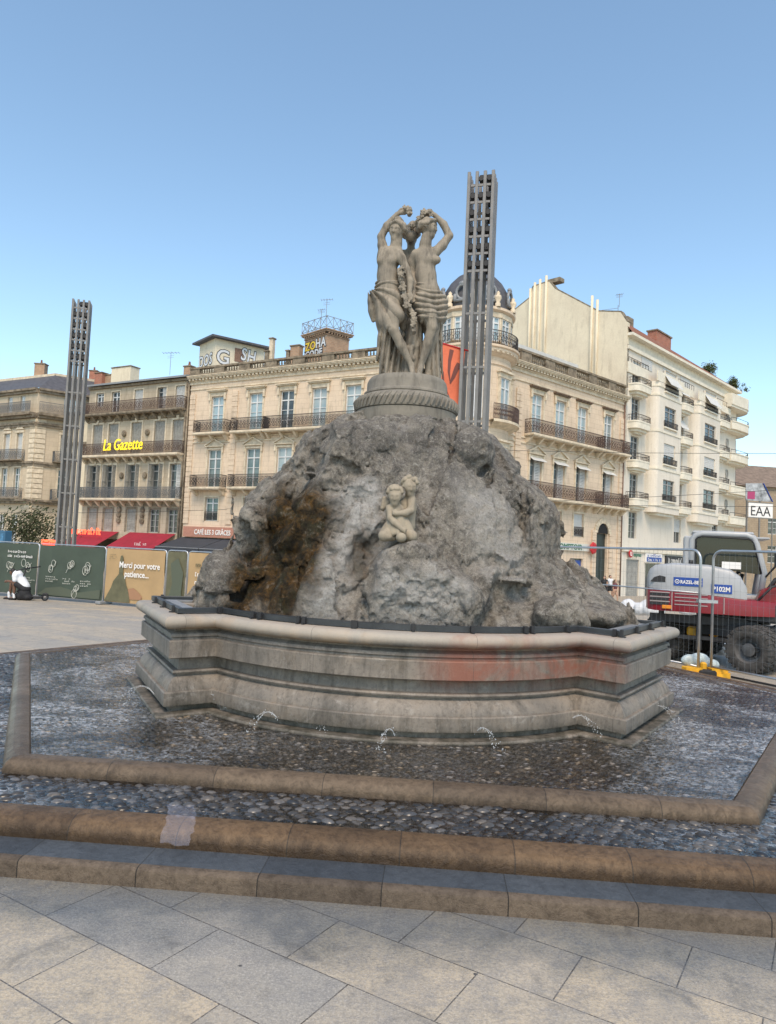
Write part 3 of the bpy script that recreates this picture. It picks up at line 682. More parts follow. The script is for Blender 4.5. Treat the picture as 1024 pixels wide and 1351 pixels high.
def rock_mat():
    g = NG('pitted_grey_rock'); v = g.co(); vc = g.N.new('ShaderNodeVertexColor'); vc.layer_name = 'stain'
    sp = g.N.new('ShaderNodeSeparateColor'); g.L.new(vc.outputs[0], sp.inputs[0])
    n1 = g.noise(v, 1.6, 7, .65, .5); n2 = g.noise(v, 7., 8, .78, .4); n3 = g.noise(v, 34, 5, .8); pit = g.vor(v, 26.)
    c = g.mix(g.rng(n1, .38, .62), (.34, .31, .262), (.225, .205, .175)); stk = g.noise(g.co(scale=(3.2, 3.2, .7)), 1.8, 7, .72, .5); c = g.mix(g.rng(stk, .50, .64, 0, .7), c, (.095, .087, .077)); c = g.mix(g.rng(n2, .47, .60, 0, .75), c, (.075, .068, .060))
    c = g.mix(g.rng(g.noise(v, 3., 6, .7, 1.), .54, .66, 0, .6), c, (.33, .315, .29))
    c = g.mix(g.math('MULTIPLY', sp.outputs[1], g.rng(n2, .34, .54, .1, .9)), c, (.50, .49, .47))
    c = g.mix(g.math('MULTIPLY', sp.outputs[2], g.rng(n2, .36, .58, .3, .85)), c, (.13, .124, .118))
    c = g.mix(g.rng(g.noise(v, 13., 6, .75, .8), .54, .66, 0, .55), c, (.50, .475, .43)); c = g.mix(g.rng(g.noise(v, 60., 4, .75), .52, .64, 0, .3), c, (.55, .53, .49))
    mo = g.mix(g.rng(g.noise(v, 3.2, 6, .7, .8), .42, .58), (.040, .028, .013), (.125, .066, .016)); mo = g.mix(g.rng(g.noise(v, 5., 6, .75), .50, .58, 0, .85), mo, (.035, .034, .016)); mo = g.mix(g.rng(n2, .46, .60, 0, .9), mo, (.018, .015, .011)); mo = g.mix(g.rng(n3, .54, .70, 0, .4), mo, (.02, .016, .012))
    c = g.mix(g.math('MULTIPLY', sp.outputs[0], g.rng(n2, .30, .46, .35, .97)), c, mo)
    c = g.mix(g.rng(n3, .51, .68, 0, .5), c, (.055, .05, .045))
    nb = g.bump(n2, 1., .06); nb = g.bump(n3, .9, .025, nb); nb = g.bump(pit, .4, .015, nb)
    return g.done(c, g.rng(n1, .3, .7, .95, .8), nb, .15)
M['rock'] = rock_mat(); rme.materials.append(M['rock'])
tag(obj('rock_mound', rme), 'tall craggy grey rock mound with a brown mossy hollow rising out of the fountain basin', 'rock')
# ---------------------------------------------------------------- drum pedestal
pc = aty(536, 540, 10.5); pzt = aty(536, 503, 10.5).z
ped = empty('drum_pedestal', (pc.x, 10.5, 0), 0, 'round stone drum pedestal with a carved leaf garland moulding on top of the rock', 'pedestal')
zr0 = aty(536, 534, 9.8).z; zr1 = aty(536, 514, 9.9).z
MB().lathe([(.72, 3.7), (.725, zr0-.01), (.70, zr0+.0)], 64).build('lower_drum', M['pedst'], ped, 40)
t = MB(); tz = (zr0+zr1)/2; hh = (zr1-zr0)/2
t.lathe([(.70, zr0-.004), (.735, zr0+.005), (.745, tz-.3*hh), (.735, tz+.2*hh), (.70, tz+.65*hh), (.645, zr1-.01), (.62, zr1)], 64)
for i in range(56):
    a = 2*PI*i/56
    for s_, r_, z_ in ((0, .745, tz-.25*hh),):
        p0 = Vector((math.cos(a)*.742, math.sin(a)*.742, zr0+.02)); p1 = Vector((math.cos(a+.055)*.75, math.sin(a+.055)*.75, tz)); p2 = Vector((math.cos(a+.12)*.70, math.sin(a+.12)*.70, tz+.62*hh))
        t.tube([p0, p1, p2], [.014, .026, .012], 6)
t.build('leaf_moulding', M['pedst'], ped, 40)
MB().lathe([(.61, zr1-.005), (.63, zr1+.01), (.625, zr1+.035), (.60, zr1+.05), (.585, zr1+.07), (.585, pzt-.09), (.57, pzt-.04), (.54, pzt), (0, pzt+.005)], 64).build('upper_drum', M['pedst'], ped, 40)
# ---------------------------------------------------------------- water jets from the foot of the basin
def jet(px, py, dirx, diry, reach, h, lab, z0=.46):
    p = atz(px, py, z0); r = empty('water_jet', p, 0, lab, 'water jet', 'water jets at the basin foot')
    mb = MB(); dm_ = MB(); n = 26
    for s_ in range(2):
        ph = RNG.random()*.1; rr = reach*(1-.18*s_)
        pts_ = []
        for i in range(n):
            t = i/(n-1)+ph*.1; q = Vector((dirx*rr*t, diry*rr*t, 4*h*t*(1-t)-.12*t))
            pts_.append(q)
            if i >= 15 or i % 5 == 0:
                for _ in range(2):
                    w = q+Vector(RNG.normal(0, .012, 3)); a = .002+.003*RNG.random(); dm_.ell(w, (a, a, a*1.6), 6, 4)
        mb.tube(pts_[:18], [.0038*(1-.04*i) for i in range(18)], 5)
        if s_ == 0: mb.build('stream', M['spray'], r, True); mb = MB()
    mb.build('stream', M['spray'], r, True)
    tag(dm_.build('droplets', M['spray'], r, True), kind='stuff')
    f = MB()
    for _ in range(60):
        d = RNG.normal(0, .085, 2); a = .003+.006*RNG.random(); f.ell((dirx*reach+d[0], diry*reach+d[1], -.13+abs(RNG.normal(0, .015))), (a, a, a), 6, 4)
    tag(f.build('splash', M['spray'], r, True), kind='stuff')
for a in [(205, 918, -0.95, -0.3, 0.42, 0.17, 'thin water jet arching off the outer side of the left corner block'), (262, 925, 0.95, -0.3, 0.4, 0.15, 'thin water jet falling in front of the left corner block'), (300, 930, 0.9, -0.45, 0.42, 0.16, 'thin water jet in the inner angle beside the left corner block'),
    (390, 950, 0.9, -0.4, 0.4, 0.15, 'right jet of the close pair below the left half of the basin'), (366, 948, -0.85, -0.5, 0.34, 0.13, 'left jet of the close pair below the left half of the basin'), (520, 968, -0.5, -0.85, 0.34, 0.12, 'small water jet below the middle joint of the basin'), (628, 966, 0.6, -0.8, 0.34, 0.12, 'small water jet below the rosy stained part of the basin'),
    (748, 955, 0.8, -0.6, 0.42, 0.17, 'tall water jet just left of the right inner angle of the basin'), (775, 948, -0.85, -0.5, 0.42, 0.17, 'water jet in the inner angle beside the right corner block'), (852, 940, 0.95, -0.3, 0.42, 0.15, 'thin water jet arching off the outer side of the right corner block')]: jet(*a)
def frag(name, pts, label, cat):
    mb = MB(); n = 9; P = [Vector(p) for p in pts]
    g_ = [[None]*n for _ in range(n)]
    vs = []
    for i in range(n):
        for j in range(n):
            u = i/(n-1); w = j/(n-1); q = (P[0]*(1-u)+P[1]*u)*(1-w)+(P[3]*(1-u)+P[2]*u)*w
            q = q+Vector((RNG.normal(0, .006), RNG.normal(0, .006), abs(RNG.normal(0, .010)))); vs.append(q)
    for k in (0, .003):
        mb.add([(q.x, q.y, q.z+k) for q in vs], [(i*n+j, i*n+j+1, (i+1)*n+j+1, (i+1)*n+j) for i in range(n-1) for j in range(n-1)])
    tag(mb.build(name, M['plastic'], None, True), label, cat)
a = atz(222, 1064, .275); b = atz(256, 1064, .275); c = atz(263, 1098, .20); d = atz(225, 1094, .20)
e0 = atz(221, 1077, .275); e1 = atz(259, 1081, .275)
frag('crumpled_sheet', [a, b, e1, e0], 'crumpled thin clear bluish sheet lying on the pebbles of the outer gutter', 'plastic')  # thin bluish see-through sheets, over the gutter and the kerb
frag('draped_sheet', [e0+Vector((0, -.01, .01)), e1+Vector((0, -.01, .01)), Vector((e1.x+.02, e1.y-.27, .19)), Vector((e0.x+.03, e0.y-.27, .185))], 'thin clear bluish sheet draped over the outer ochre kerb', 'plastic bag')
# ================================================================== three graces group
SY = 10.45
def S(X, Y, d=0.):
    p = aty(480+X/5.404, 260+Y/5.404, SY+d); return np.array(p)
U = .00203
group = empty('three_graces_statue', (pc.x, 10.5, pzt), 0, 'grey stone statue of draped dancing women holding a flower garland on the round pedestal', 'statue')
def gpart(name, me, lab=None):
    o = obj(name, me, group); o.location = (-pc.x, -10.5, -pzt)
    if lab: o['label'] = lab
    return o
def head(G, c, fw, up, s):
    c = np.array(c); fw = np.array(fw, float); fw /= np.linalg.norm(fw); up = np.array(up, float); up -= fw*(up@fw); up /= np.linalg.norm(up); sd = np.cross(fw, up)
    L = lambda f, a, b: c+s*(fw*f+sd*a+up*b)
    G.ell(L(-.12, 0, .22), (s*.80,)*3, .03); G.cap(L(.30, 0, -.1), L(.42, 0, -.66), s*.52, s*.30, .05)
    G.cap(L(.62, .0, .12), L(.82, 0, .12), s*.10, s*.1, .03); G.cap(L(.66, -.36, .20), L(.70, .36, .20), s*.12, s*.12, .03)
    for q in (-1, 1):
        G.ell(L(.80, .30*q, .02), (s*.17,)*3, .02, 'sub'); G.ell(L(.64, .29*q, .0), (s*.14,)*3, .01); G.ell(L(.0, .78*q, -.08), (s*.16,)*3, .02); G.ell(L(.55, .33*q, -.28), (s*.22,)*3, .05)
    G.cap(L(.72, 0, .16), L(.94, 0, -.20), s*.07, s*.13, .02); G.cap(L(.70, -.16, -.46), L(.70, .16, -.46), s*.075, s*.075, .015); G.cap(L(.67, -.12, -.58), L(.67, .12, -.58), s*.075, s*.075, .015)
    G.ell(L(.62, 0, -.80), (s*.2,)*3, .05)
    return L
def hairdo(L, s, bun, band=True):
    h = SDF(np.min([L(-1.6, -1.3, -1), L(1, 1.3, 1.6), L(-1.6, 1.3, 1.6), L(1, -1.3, -1)], 0)-.12, np.max([L(-1.6, -1.3, -1), L(1, 1.3, 1.6), L(-1.6, 1.3, 1.6), L(1, -1.3, -1)], 0)+.12, .011)
    for j in range(7):   # wavy locks swept from the parting to the nape
        for q in (-1, 1):
            a0 = .12+.20*j
            pts = [L(.52-.18*j, .05*q, .90-.01*j*j), L(.40-.17*j, .55*q, .62-.03*j), L(.12-.12*j, .84*q, .18-.02*j), L(-.45-.05*j, .70*q, -.10-.02*j), L(-.85, .25*q, -.05)]
            h.chain(pts, [s*.17, s*.2, s*.19, s*.17, s*.15], .015)
    h.ell(L(-.25, 0, .28), (s*.86,)*3, .02)
    for q in (-1, 1): h.ell(L(-.15, .55*q, .55), (s*.42,)*3, .02); h.ell(L(-.6, .55*q, .15), (s*.45,)*3, .02)
    for (f, a, b, r) in bun: h.ell(L(f, a, b), (s*r,)*3, .02)
    return h
def hand(G, w, tip, side, s=.035):
    """palm and five curled fingers from wrist towards tip"""
    w = np.array(w); tip = np.array(tip); d = tip-w; n = np.linalg.norm(d); d /= n; side = np.array(side, float); side -= d*(side@d); side /= np.linalg.norm(side); nr = np.cross(d, side)
    G.cap(w, w+d*n*.45, s*.75, s*.95, .02); G.cap(w+d*n*.4-side*s*.4, w+d*n*.4+side*s*.4, s*.5, s*.5, .02)
    for i, ln in enumerate((.85, 1., .95, .75)):
        o = side*s*(.9-.6*i); a = w+d*n*.5+o; b = a+d*n*.32*ln; e = b+d*n*.18*ln+nr*s*.8; G.chain([a, b, e], [s*.34, s*.30, s*.26], .006)
    a = w+d*n*.15+side*s*.8; G.chain([a, a+side*s*.8+d*n*.2, a+side*s*.8+d*n*.45], [s*.4, s*.34, s*.3], .01)
# ---- left figure
def figA():
    lo = S(-30, 1330, -.45); hi = S(420, 30, .45); G = SDF((min(lo[0], hi[0])-.05, SY-.45, lo[2]-.05), (hi[0]+.1, SY+.45, hi[2]+.05), .0125); G.rs = 1.28
    G.ell(S(172, 440, 0), (.165, .125, .18), .06); G.ell(S(168, 560, .0), (.145, .115, .16), .07); G.ell(S(174, 690, 0), (.172, .135, .17), .08)
    G.cap(S(140, 402, 0), S(236, 388, 0), .062, .06, .05); G.cap(S(165, 520), S(172, 660), .125, .15, .06)
    for q in (-1, 1): G.ell(S(160+38*q, 455, -.088), (.060, .055, .060), .05)
    G.chain([S(225, 375, .0), S(232, 335, -.01), S(238, 290, -.01)], [.068, .062, .062], .03)
    # raised arm
    G.chain([S(140, 398, 0), S(132, 345, .02), S(124, 283, .02)], [.058, .052, .043], .03); G.chain([S(124, 283, .02), S(165, 205, .03), S(238, 122, .03)], [.044, .042, .027], .02)
    hand(G, S(238, 122, .03), S(330, 92, -.02), (0, -.3, 1), .034)
    # lowered arm
    G.chain([S(240, 388, -.02), S(268, 440, -.08), S(306, 520, -.10)], [.060, .052, .043], .03); G.chain([S(306, 520, -.10), S(332, 600, -.12), S(326, 672, -.14)], [.043, .042, .027], .02)
    hand(G, S(326, 672, -.14), S(305, 765, -.17), (1, -.2, 0), .036)
    G.rs = 1.10   # legs
    G.chain([S(132, 720, .02), S(148, 900, .0), S(150, 1010, .0)], [.115, .095, .066], .04); G.chain([S(150, 1010, .0), S(156, 1110, .03), S(170, 1255, .03)], [.066, .064, .038], .03)
    G.chain([S(205, 725, -.04), S(212, 850, -.13), S(212, 945, -.16)], [.115, .092, .066], .04); G.chain([S(212, 945, -.16), S(268, 1060, -.12), S(338, 1195, -.10)], [.064, .062, .036], .03)
    for a, b in ((S(170, 1262, .03), S(150, 1290, -.14)), (S(340, 1205, -.10), S(352, 1285, -.22))):
        G.cap(a, b, .042, .034, .03); d = b-a; d = d/np.linalg.norm(d)
        for i in range(5): o = np.array((-.034+.017*i, 0, 0)); G.cap(b+o, b+o+d*.035, .014, .011, .006)
    L = head(G, S(236, 240, -.03), (-.38, -.88, -.25), (.14, -.15, 1), .138)
    return G, L
G, L = figA(); gpart('figure', G.mesh('figure', M['marble']), 'left-hand woman, bare to the waist, face turned down to the left, one arm raised')
gpart('hair', hairdo(L, .138, [(-.7, .1, .9, .5), (-.3, .1, 1.1, .42), (-1., .1, .5, .5), (-.8, .5, .1, .4)]).mesh('hair', M['marble']))
# ---- right figure
def figB():
    lo = S(300, 1330, -.45); hi = S(680, 60, .45); G = SDF((lo[0]-.05, SY-.45, lo[2]-.05), (hi[0]+.05, SY+.45, hi[2]+.05), .0125); G.rs = 1.28
    G.ell(S(442, 440, .02), (.168, .125, .18), .06); G.ell(S(440, 560, .02), (.150, .118, .16), .07); G.ell(S(460, 690, .02), (.178, .14, .17), .08)
    G.cap(S(375, 408, .02), S(505, 392, .02), .062, .06, .05); G.cap(S(440, 520, .02), S(455, 660, .02), .13, .15, .06)
    for X in (455, 520): G.ell(S(X, 448, -.068), (.060, .056, .060), .05)
    G.ell(S(492, 586, -.112), (.012, .02, .014), .01, 'sub')
    G.chain([S(432, 380, .02), S(440, 335, .01), S(450, 285, .01)], [.07, .064, .063], .03)
    G.chain([S(512, 392, .02), S(560, 345, .03), S(610, 276, .03)], [.058, .052, .044], .03); G.chain([S(610, 276, .03), S(570, 195, .02), S(505, 128, .0)], [.045, .042, .027], .02)
    hand(G, S(505, 128, .0), S(420, 108, -.05), (0, -.3, 1), .034)
    G.chain([S(372, 412, .03), S(345, 470, .08), S(340, 540, .10)], [.058, .05, .042], .03); G.chain([S(340, 540, .10), S(350, 620, .02), S(352, 690, -.05)], [.042, .04, .027], .02)
    hand(G, S(352, 690, -.05), S(345, 760, -.1), (1, -.2, 0), .034)
    G.rs = 1.10
    G.chain([S(430, 740, -.02), S(470, 850, -.12), S(488, 930, -.14)], [.118, .098, .070], .04); G.chain([S(488, 930, -.14), S(455, 1050, -.09), S(408, 1205, -.08)], [.068, .066, .037], .03)
    G.chain([S(515, 740, .05), S(505, 900, .03), S(490, 1020, .04)], [.118, .09, .066], .04); G.chain([S(490, 1020, .04), S(470, 1120, .06), S(452, 1270, .05)], [.064, .06, .036], .03)
    for a, b in ((S(406, 1212, -.08), S(388, 1290, -.24)), (S(452, 1275, .05), S(470, 1292, -.12))):
        G.cap(a, b, .042, .034, .03); d = b-a; d = d/np.linalg.norm(d)
        for i in range(5): o = np.array((-.034+.017*i, 0, 0)); G.cap(b+o, b+o+d*.035, .014, .011, .006)
    L = head(G, S(462, 222, .01), (.93, -.42, -.18), (.1, 0, 1), .140)
    return G, L
G, L = figB(); gpart('figure', G.mesh('figure', M['marble']), 'right-hand woman, bare to the waist, face in profile to the right, one arm raised')
gpart('hair', hairdo(L, .138, [(-1., .1, .35, .5), (-1.1, -.1, -.1, .42), (-.5, 0, .95, .42), (-.8, 0, .8, .42)]).mesh('hair', M['marble']))
# ---- third figure at the back
def figC():
    G = SDF((S(180, 1330, 0)[0], SY+.02, S(300, 1330, 0)[2]-.05), (S(520, 100, 0)[0], SY+.85, S(300, 120, 0)[2]+.1), .016)
    G.ell(S(335, 470, .40), (.15, .12, .18), .06); G.ell(S(335, 690, .40), (.17, .14, .2), .08); G.cap(S(335, 520, .4), S(335, 660, .4), .125, .15, .06)
    G.cap(S(275, 405, .38), S(395, 405, .38), .062, .062, .05); G.chain([S(335, 390, .36), S(338, 330, .34)], [.06, .055], .03)
    G.chain([S(270, 410, .38), S(215, 500, .38), S(240, 610, .3)], [.057, .045, .03], .03); G.chain([S(400, 410, .38), S(455, 500, .38), S(430, 610, .3)], [.057, .045, .03], .03)
    hand(G, S(240, 610, .3), S(270, 680, .25), (1, 0, 0), .034); hand(G, S(430, 610, .3), S(400, 680, .25), (-1, 0, 0), .034)
    for q in (-1, 1): G.chain([S(335+45*q, 730, .4), S(335+42*q, 980, .36), S(335+40*q, 1270, .42)], [.115, .068, .04], .04); G.cap(S(335+40*q, 1280, .42), S(335+44*q, 1290, .58), .042, .032, .03)
    L = head(G, S(338, 275, .32), (.1, .95, -.2), (0, 0, 1), .135)
    return G, L
G, L = figC(); gpart('figure', G.mesh('figure', M['marble']), 'third woman standing with her back to the other two')
gpart('hair', hairdo(L, .135, [(-.8, 0, .3, .6), (-.9, 0, -.2, .55), (-.9, 0, -.7, .6), (-.6, .2, .9, .5), (-.7, -.5, -.4, .5), (-.7, .5, -.4, .5)]).mesh('hair', M['marble']))
# ---- draperies: cloth volumes with carved folds
def folds(G, fn, amp):
    m = np.abs(G.F) < .12; ii = np.argwhere(m); P = ii*G.h+G.lo
    x = (P[:, 0]-S(0, 0)[0])/U; z = -(P[:, 2]-S(300, 0)[2])/U
    G.F[m] = (G.F[m]+amp*fn(x, z, P)).astype(np.float32)
def rid(t): return 1-np.abs(np.sin(t))**.7*1.6
def drapeA():
    G = SDF((S(0, 700)[0]-.05, SY-.40, S(100, 1310)[2]-.02), (S(330, 700)[0], SY+.45, S(100, 540)[2]), .0125); G.rs = 1.12
    G.ell(S(172, 640, 0), (.175, .14, .12), .06); G.ell(S(172, 730, .0), (.195, .155, .16), .06)
    G.chain([S(132, 730, .02), S(146, 900, .02), S(150, 1010, .04)], [.135, .125, .10], .06); G.chain([S(150, 1010, .05), S(150, 1130, .06), S(172, 1300, .06)], [.10, .09, .085], .05)
    G.chain([S(205, 735, -.03), S(214, 850, -.11), S(205, 930, -.12)], [.130, .112, .082], .05)
    G.chain([S(240, 740, .04), S(262, 860, .05), S(286, 980, .08)], [.09, .07, .035], .05)
    G.chain([S(70, 705, -.06), S(60, 740, -.05), S(74, 800, -.03), S(92, 880, 0), S(108, 945, .02)], [.062, .055, .060, .052, .02], .02)
    G.ell(S(66, 695, -.08), (.058, .06, .045), .015); G.ell(S(95, 720, -.09), (.03, .05, .035), .01)
    G.chain([S(205, 1000, .14), S(215, 1120, .16), S(222, 1300, .16)], [.09, .10, .11], .05); G.chain([S(262, 1080, .14), S(270, 1190, .12), S(276, 1300, .10)], [.05, .07, .085], .04)
    def fn(x, z, P):
        th = np.arctan2(z-690, x-60); r = np.hypot(x-60, z-690)
        f = rid(th*7.5+.4*np.sin(r/60.)); f2 = rid((x+.10*z)/13.); w = np.clip((z-980)/60., 0, 1)
        f3 = rid((z+.25*x)/10.); w3 = np.clip((665-z)/40, 0, 1)
        return (f*(1-w)+f2*w)*(1-w3)+f3*w3
    folds(G, fn, .045); return G
gpart('drapery', drapeA().mesh('drapery', M['marble']))
def drapeB():
    G = SDF((S(330, 700)[0], SY-.40, S(300, 1310)[2]-.02), (S(600, 700)[0], SY+.45, S(300, 570)[2]), .0125); G.rs = 1.15
    G.ell(S(448, 650, .02), (.17, .135, .09), .05); G.ell(S(465, 730, .02), (.195, .16, .15), .06); G.chain([S(430, 750, -.01), S(462, 850, -.09)], [.135, .125], .06); G.chain([S(520, 760, .04), S(515, 860, .03)], [.14, .125], .06)
    G.ell(S(540, 800, .04), (.10, .14, .12), .05)
    G.chain([S(520, 870, .10), S(500, 1020, .14), S(490, 1300, .14)], [.10, .10, .12], .05); G.chain([S(400, 900, .12), S(380, 1000, .10), S(392, 1140, .06)], [.09, .07, .03], .05)
    def fn(x, z, P):
        u = (x-350)/220.; s_ = z-.34*(x-350)+55*(u-.45)**2*2.2
        f = rid(s_/13.5); f2 = rid((x-.1*z)/12.); w = np.clip((z-900)/40., 0, 1); return f*(1-w)+f2*w
    folds(G, fn, .030); return G
gpart('drapery', drapeB().mesh('drapery', M['marble']))
def drapeC():
    G = SDF((S(170, 700)[0], SY+.08, S(300, 1310)[2]-.02), (S(500, 700)[0], SY+.80, S(300, 590)[2]), .016)
    G.ell(S(335, 720, .42), (.2, .17, .2), .06); G.chain([S(335, 760, .42), S(335, 1000, .42), S(335, 1300, .42)], [.19, .17, .17], .05)
    folds(G, lambda x, z, P: rid(x/12.+.5*np.sin(z/90.)), .013); return G
gpart('drapery', drapeC().mesh('drapery', M['marble']))
# ---- garland of flowers, bouquet in the raised hands, tree stump between the legs
def flowers(name, pts, rad, n, seed):
    r_ = np.random.default_rng(seed); A = np.array(pts); lo = A.min(0)-rad*2-.06; hi = A.max(0)+rad*2+.06; G = SDF(lo, hi, .0095)
    for i in range(len(A)-1): G.cap(A[i], A[i+1], rad*.55, rad*.55, .01)
    for k in range(n):
        t = k/max(1, n-1)*(len(A)-1); i = min(int(t), len(A)-2); c = A[i]+(A[i+1]-A[i])*(t-i)+r_.normal(0, rad*.35, 3)*np.array((1, .6, 1))+np.array((0, -rad*.5, 0))
        R = rad*(.45+.3*r_.random()); G.ell(c, (R*.45,)*3, .0)
        for q in range(5):
            a = 2*PI*q/5+r_.random(); G.ell(c+np.array((math.cos(a), -.2, math.sin(a)))*R*.75, (R*.42, R*.3, R*.42), .004)
        G.ell(c+np.array((0, -R*.6, 0)), (R*.22,)*3, .004, 'sub')
    return G.mesh(name, M['marble'])
gpart('garland', flowers('garland', [S(252, 520, -.12), S(262, 580, -.15), S(285, 660, -.17), S(300, 745, -.20), S(350, 830, -.19), S(352, 900, -.18), S(358, 965, -.15)], .058, 26, 3))
gpart('bouquet', flowers('bouquet', [S(300, 80, -.02), S(330, 95, -.04), S(325, 125, -.03)], .062, 9, 5))
gpart('bouquet', flowers('bouquet', [S(470, 105, -.05), S(430, 110, -.07), S(412, 140, -.05), S(345, 215, .1)], .058, 12, 6))
def stump():
    G = SDF((S(220, 1000)[0], SY-.25, S(300, 1320)[2]-.05), (S(480, 1000)[0], SY+.35, S(300, 860)[2]), .016)
    G.chain([S(352, 900, .05), S(352, 1050, .08), S(340, 1200, .08), S(335, 1310, .08)], [.10, .10, .12, .16], .05); G.chain([S(370, 1060, .02), S(330, 1080, -.04), S(345, 1150, -.06)], [.05, .05, .04], .03)
    folds(G, lambda x, z, P: rid(x/15.+z/70.), .012); return G
gpart('tree_stump', stump().mesh('tree_stump', M['marble']))
# ================================================================== the two stone children on the front of the rock
cs = surf(522, 690); CYY = cs[1]-.36
def K(X, Y, d=0.): return np.array(aty(470+X/6.827, 600+Y/6.827, CYY+d))
cher = empty('stone_children', K(390, 800), 0, 'small pale stone sculpture of hugging curly haired children on the front of the rock', 'sculpture')
def cpart(name, me):
    o = obj(name, me, cher); o.location = -Vector(K(390, 800)); return o
def chead(G, c, fw, s):
    head(G, c, fw, (0, 0, 1), s)
def curls(c, s, seed, G=None):
    r_ = np.random.default_rng(seed); c = np.array(c); H = SDF(c-s*2, c+s*2, .0085)
    H.ell(c+np.array((0, .22, .26))*s, (s*.86,)*3, .0)
    for i in range(60):
        a = r_.random()*2*PI; b = r_.random(); q = np.array((math.cos(a)*math.sqrt(1-b*b), math.sin(a)*math.sqrt(1-b*b), b)); 
        if q[1] < -.6 and q[2] < .45: continue
        H.ell(c+np.array((0, .18, .28))*s+q*s*.86, (s*.27,)*3, .004)
    return H
def child1():
    G = SDF(K(170, 860, -.3), K(620, 220, .4), .010) if False else SDF((K(170, 0)[0], CYY-.32, K(400, 840)[2]), (K(620, 0)[0], CYY+.42, K(400, 220)[2]), .010)
    G.ell(K(355, 520, .02), (.105, .10, .12), .04); G.cap(K(350, 560, .02), K(370, 660, .02), .10, .13, .05); G.cap(K(345, 470, 0), K(350, 430, -.01), .06, .055, .03)
    G.chain([K(300, 480, -.04), K(312, 575, -.10), K(345, 610, -.13), K(420, 675, -.17)], [.046, .040, .04, .028], .02); hand(G, K(420, 675, -.17), K(455, 690, -.2), (0, 0, 1), .026)
    G.chain([K(400, 490, 0), K(440, 560, .05)], [.046, .04], .02)
    G.chain([K(320, 680, -.04), K(250, 730, -.13), K(330, 745, -.08)], [.07, .06, .045], .03); G.chain([K(420, 680, -.04), K(500, 735, -.10), K(430, 745, -.06)], [.07, .06, .045], .03)
    G.ell(K(290, 740, -.12), (.05, .06, .04), .02)
    chead(G, K(350, 370, -.05), (-.05, -.95, -.3), .102); return G
cpart('child', child1().mesh('child', M['cherub'])); cpart('hair', curls(K(350, 370, -.05), .102, 3).mesh('hair', M['cherub']))
def child2():
    G = SDF((K(330, 0)[0], CYY-.25, K(400, 800)[2]), (K(680, 0)[0], CYY+.5, K(400, 130)[2]), .010)
    G.ell(K(460, 470, .12), (.10, .10, .13), .04); G.cap(K(460, 500, .12), K(450, 640, .12), .10, .11, .05); G.cap(K(480, 400, .10), K(484, 350, .06), .06, .055, .03)
    G.chain([K(500, 400, .03), K(492, 500, -.03), K(440, 525, -.09), K(360, 530, -.13)], [.05, .045, .04, .028], .02); hand(G, K(360, 530, -.13), K(325, 520, -.14), (0, 0, 1), .026)
    G.chain([K(430, 420, .12), K(400, 440, .06)], [.045, .04], .02); G.chain([K(450, 650, .1), K(480, 760, .06)], [.07, .06], .03); G.chain([K(420, 650, .1), K(430, 760, .08)], [.07, .06], .03)
    chead(G, K(482, 282, .02), (.25, -.93, -.35), .102); return G
cpart('child', child2().mesh('child', M['cherub'])); cpart('hair', curls(K(482, 282, .02), .102, 8).mesh('hair', M['cherub']))
def skirt():
    G = SDF((K(190, 0)[0], CYY-.32, K(400, 760)[2]), (K(580, 0)[0], CYY+.32, K(400, 540)[2]), .010)
    for i in range(9):
        t = i/8; G.cap(K(375, 555, -.02), K(228+292*t, 712, -.15+.16*abs(t-.5)), .085, .030, .015)
    folds(G, lambda x, z, P: rid((P[:, 0])*30.), .009); return G
cpart('tunic', skirt().mesh('tunic', M['cherub']))
def ball():
    G = SDF(K(405, 745, -.19)-.1, K(405, 745, -.19)+.1, .008); G.ell(K(405, 745, -.19), (.062, .06, .058), .0); return G
cpart('ball', ball().mesh('ball', M['cherub']))
def wing():
    G = SDF((K(200, 0)[0], CYY-.1, K(400, 540)[2]), (K(330, 0)[0], CYY+.3, K(400, 340)[2]), .010)
    for i in range(4): G.chain([K(300, 430, .06), K(255-6*i, 395+28*i, .06), K(250-2*i, 425+26*i, .08)], [.03, .028, .014], .01)
    return G
cpart('wing', wing().mesh('wing', M['cherub']))
# ================================================================== buildings
# local frame of a facade: x along the front (left to right), y into the building, z up
_wc = {}
def cached(key, fn):
    if key not in _wc: _wc[key] = fn()
    return _wc[key]
def wall_mesh(mb, s0, s1, z0, z1, ops, rev=.28, y=0.):
    xs = sorted({s0, s1, *[q for o in ops for q in (o[0], o[1])]}); zs = sorted({z0, z1, *[q for o in ops for q in (o[2], o[3])]})
    xs = [q for q in xs if s0-1e-6 <= q <= s1+1e-6]; zs = [q for q in zs if z0-1e-6 <= q <= z1+1e-6]
    for i in range(len(xs)-1):
        for j in range(len(zs)-1):
            cx = (xs[i]+xs[i+1])/2; cz = (zs[j]+zs[j+1])/2
            if any(o[0] < cx < o[1] and o[2] < cz < o[3] for o in ops): continue
            mb.add([(xs[i], y, zs[j]), (xs[i+1], y, zs[j]), (xs[i+1], y, zs[j+1]), (xs[i], y, zs[j+1])], [(0, 1, 2, 3)])
    for (a, b, c, d) in [o[:4] for o in ops]:
        mb.add([(a, y, c), (b, y, c), (b, y, d), (a, y, d), (a, y+rev, c), (b, y+rev, c), (b, y+rev, d), (a, y+rev, d)], [(0, 4, 5, 1), (1, 5, 6, 2), (2, 6, 7, 3), (3, 7, 4, 0)])
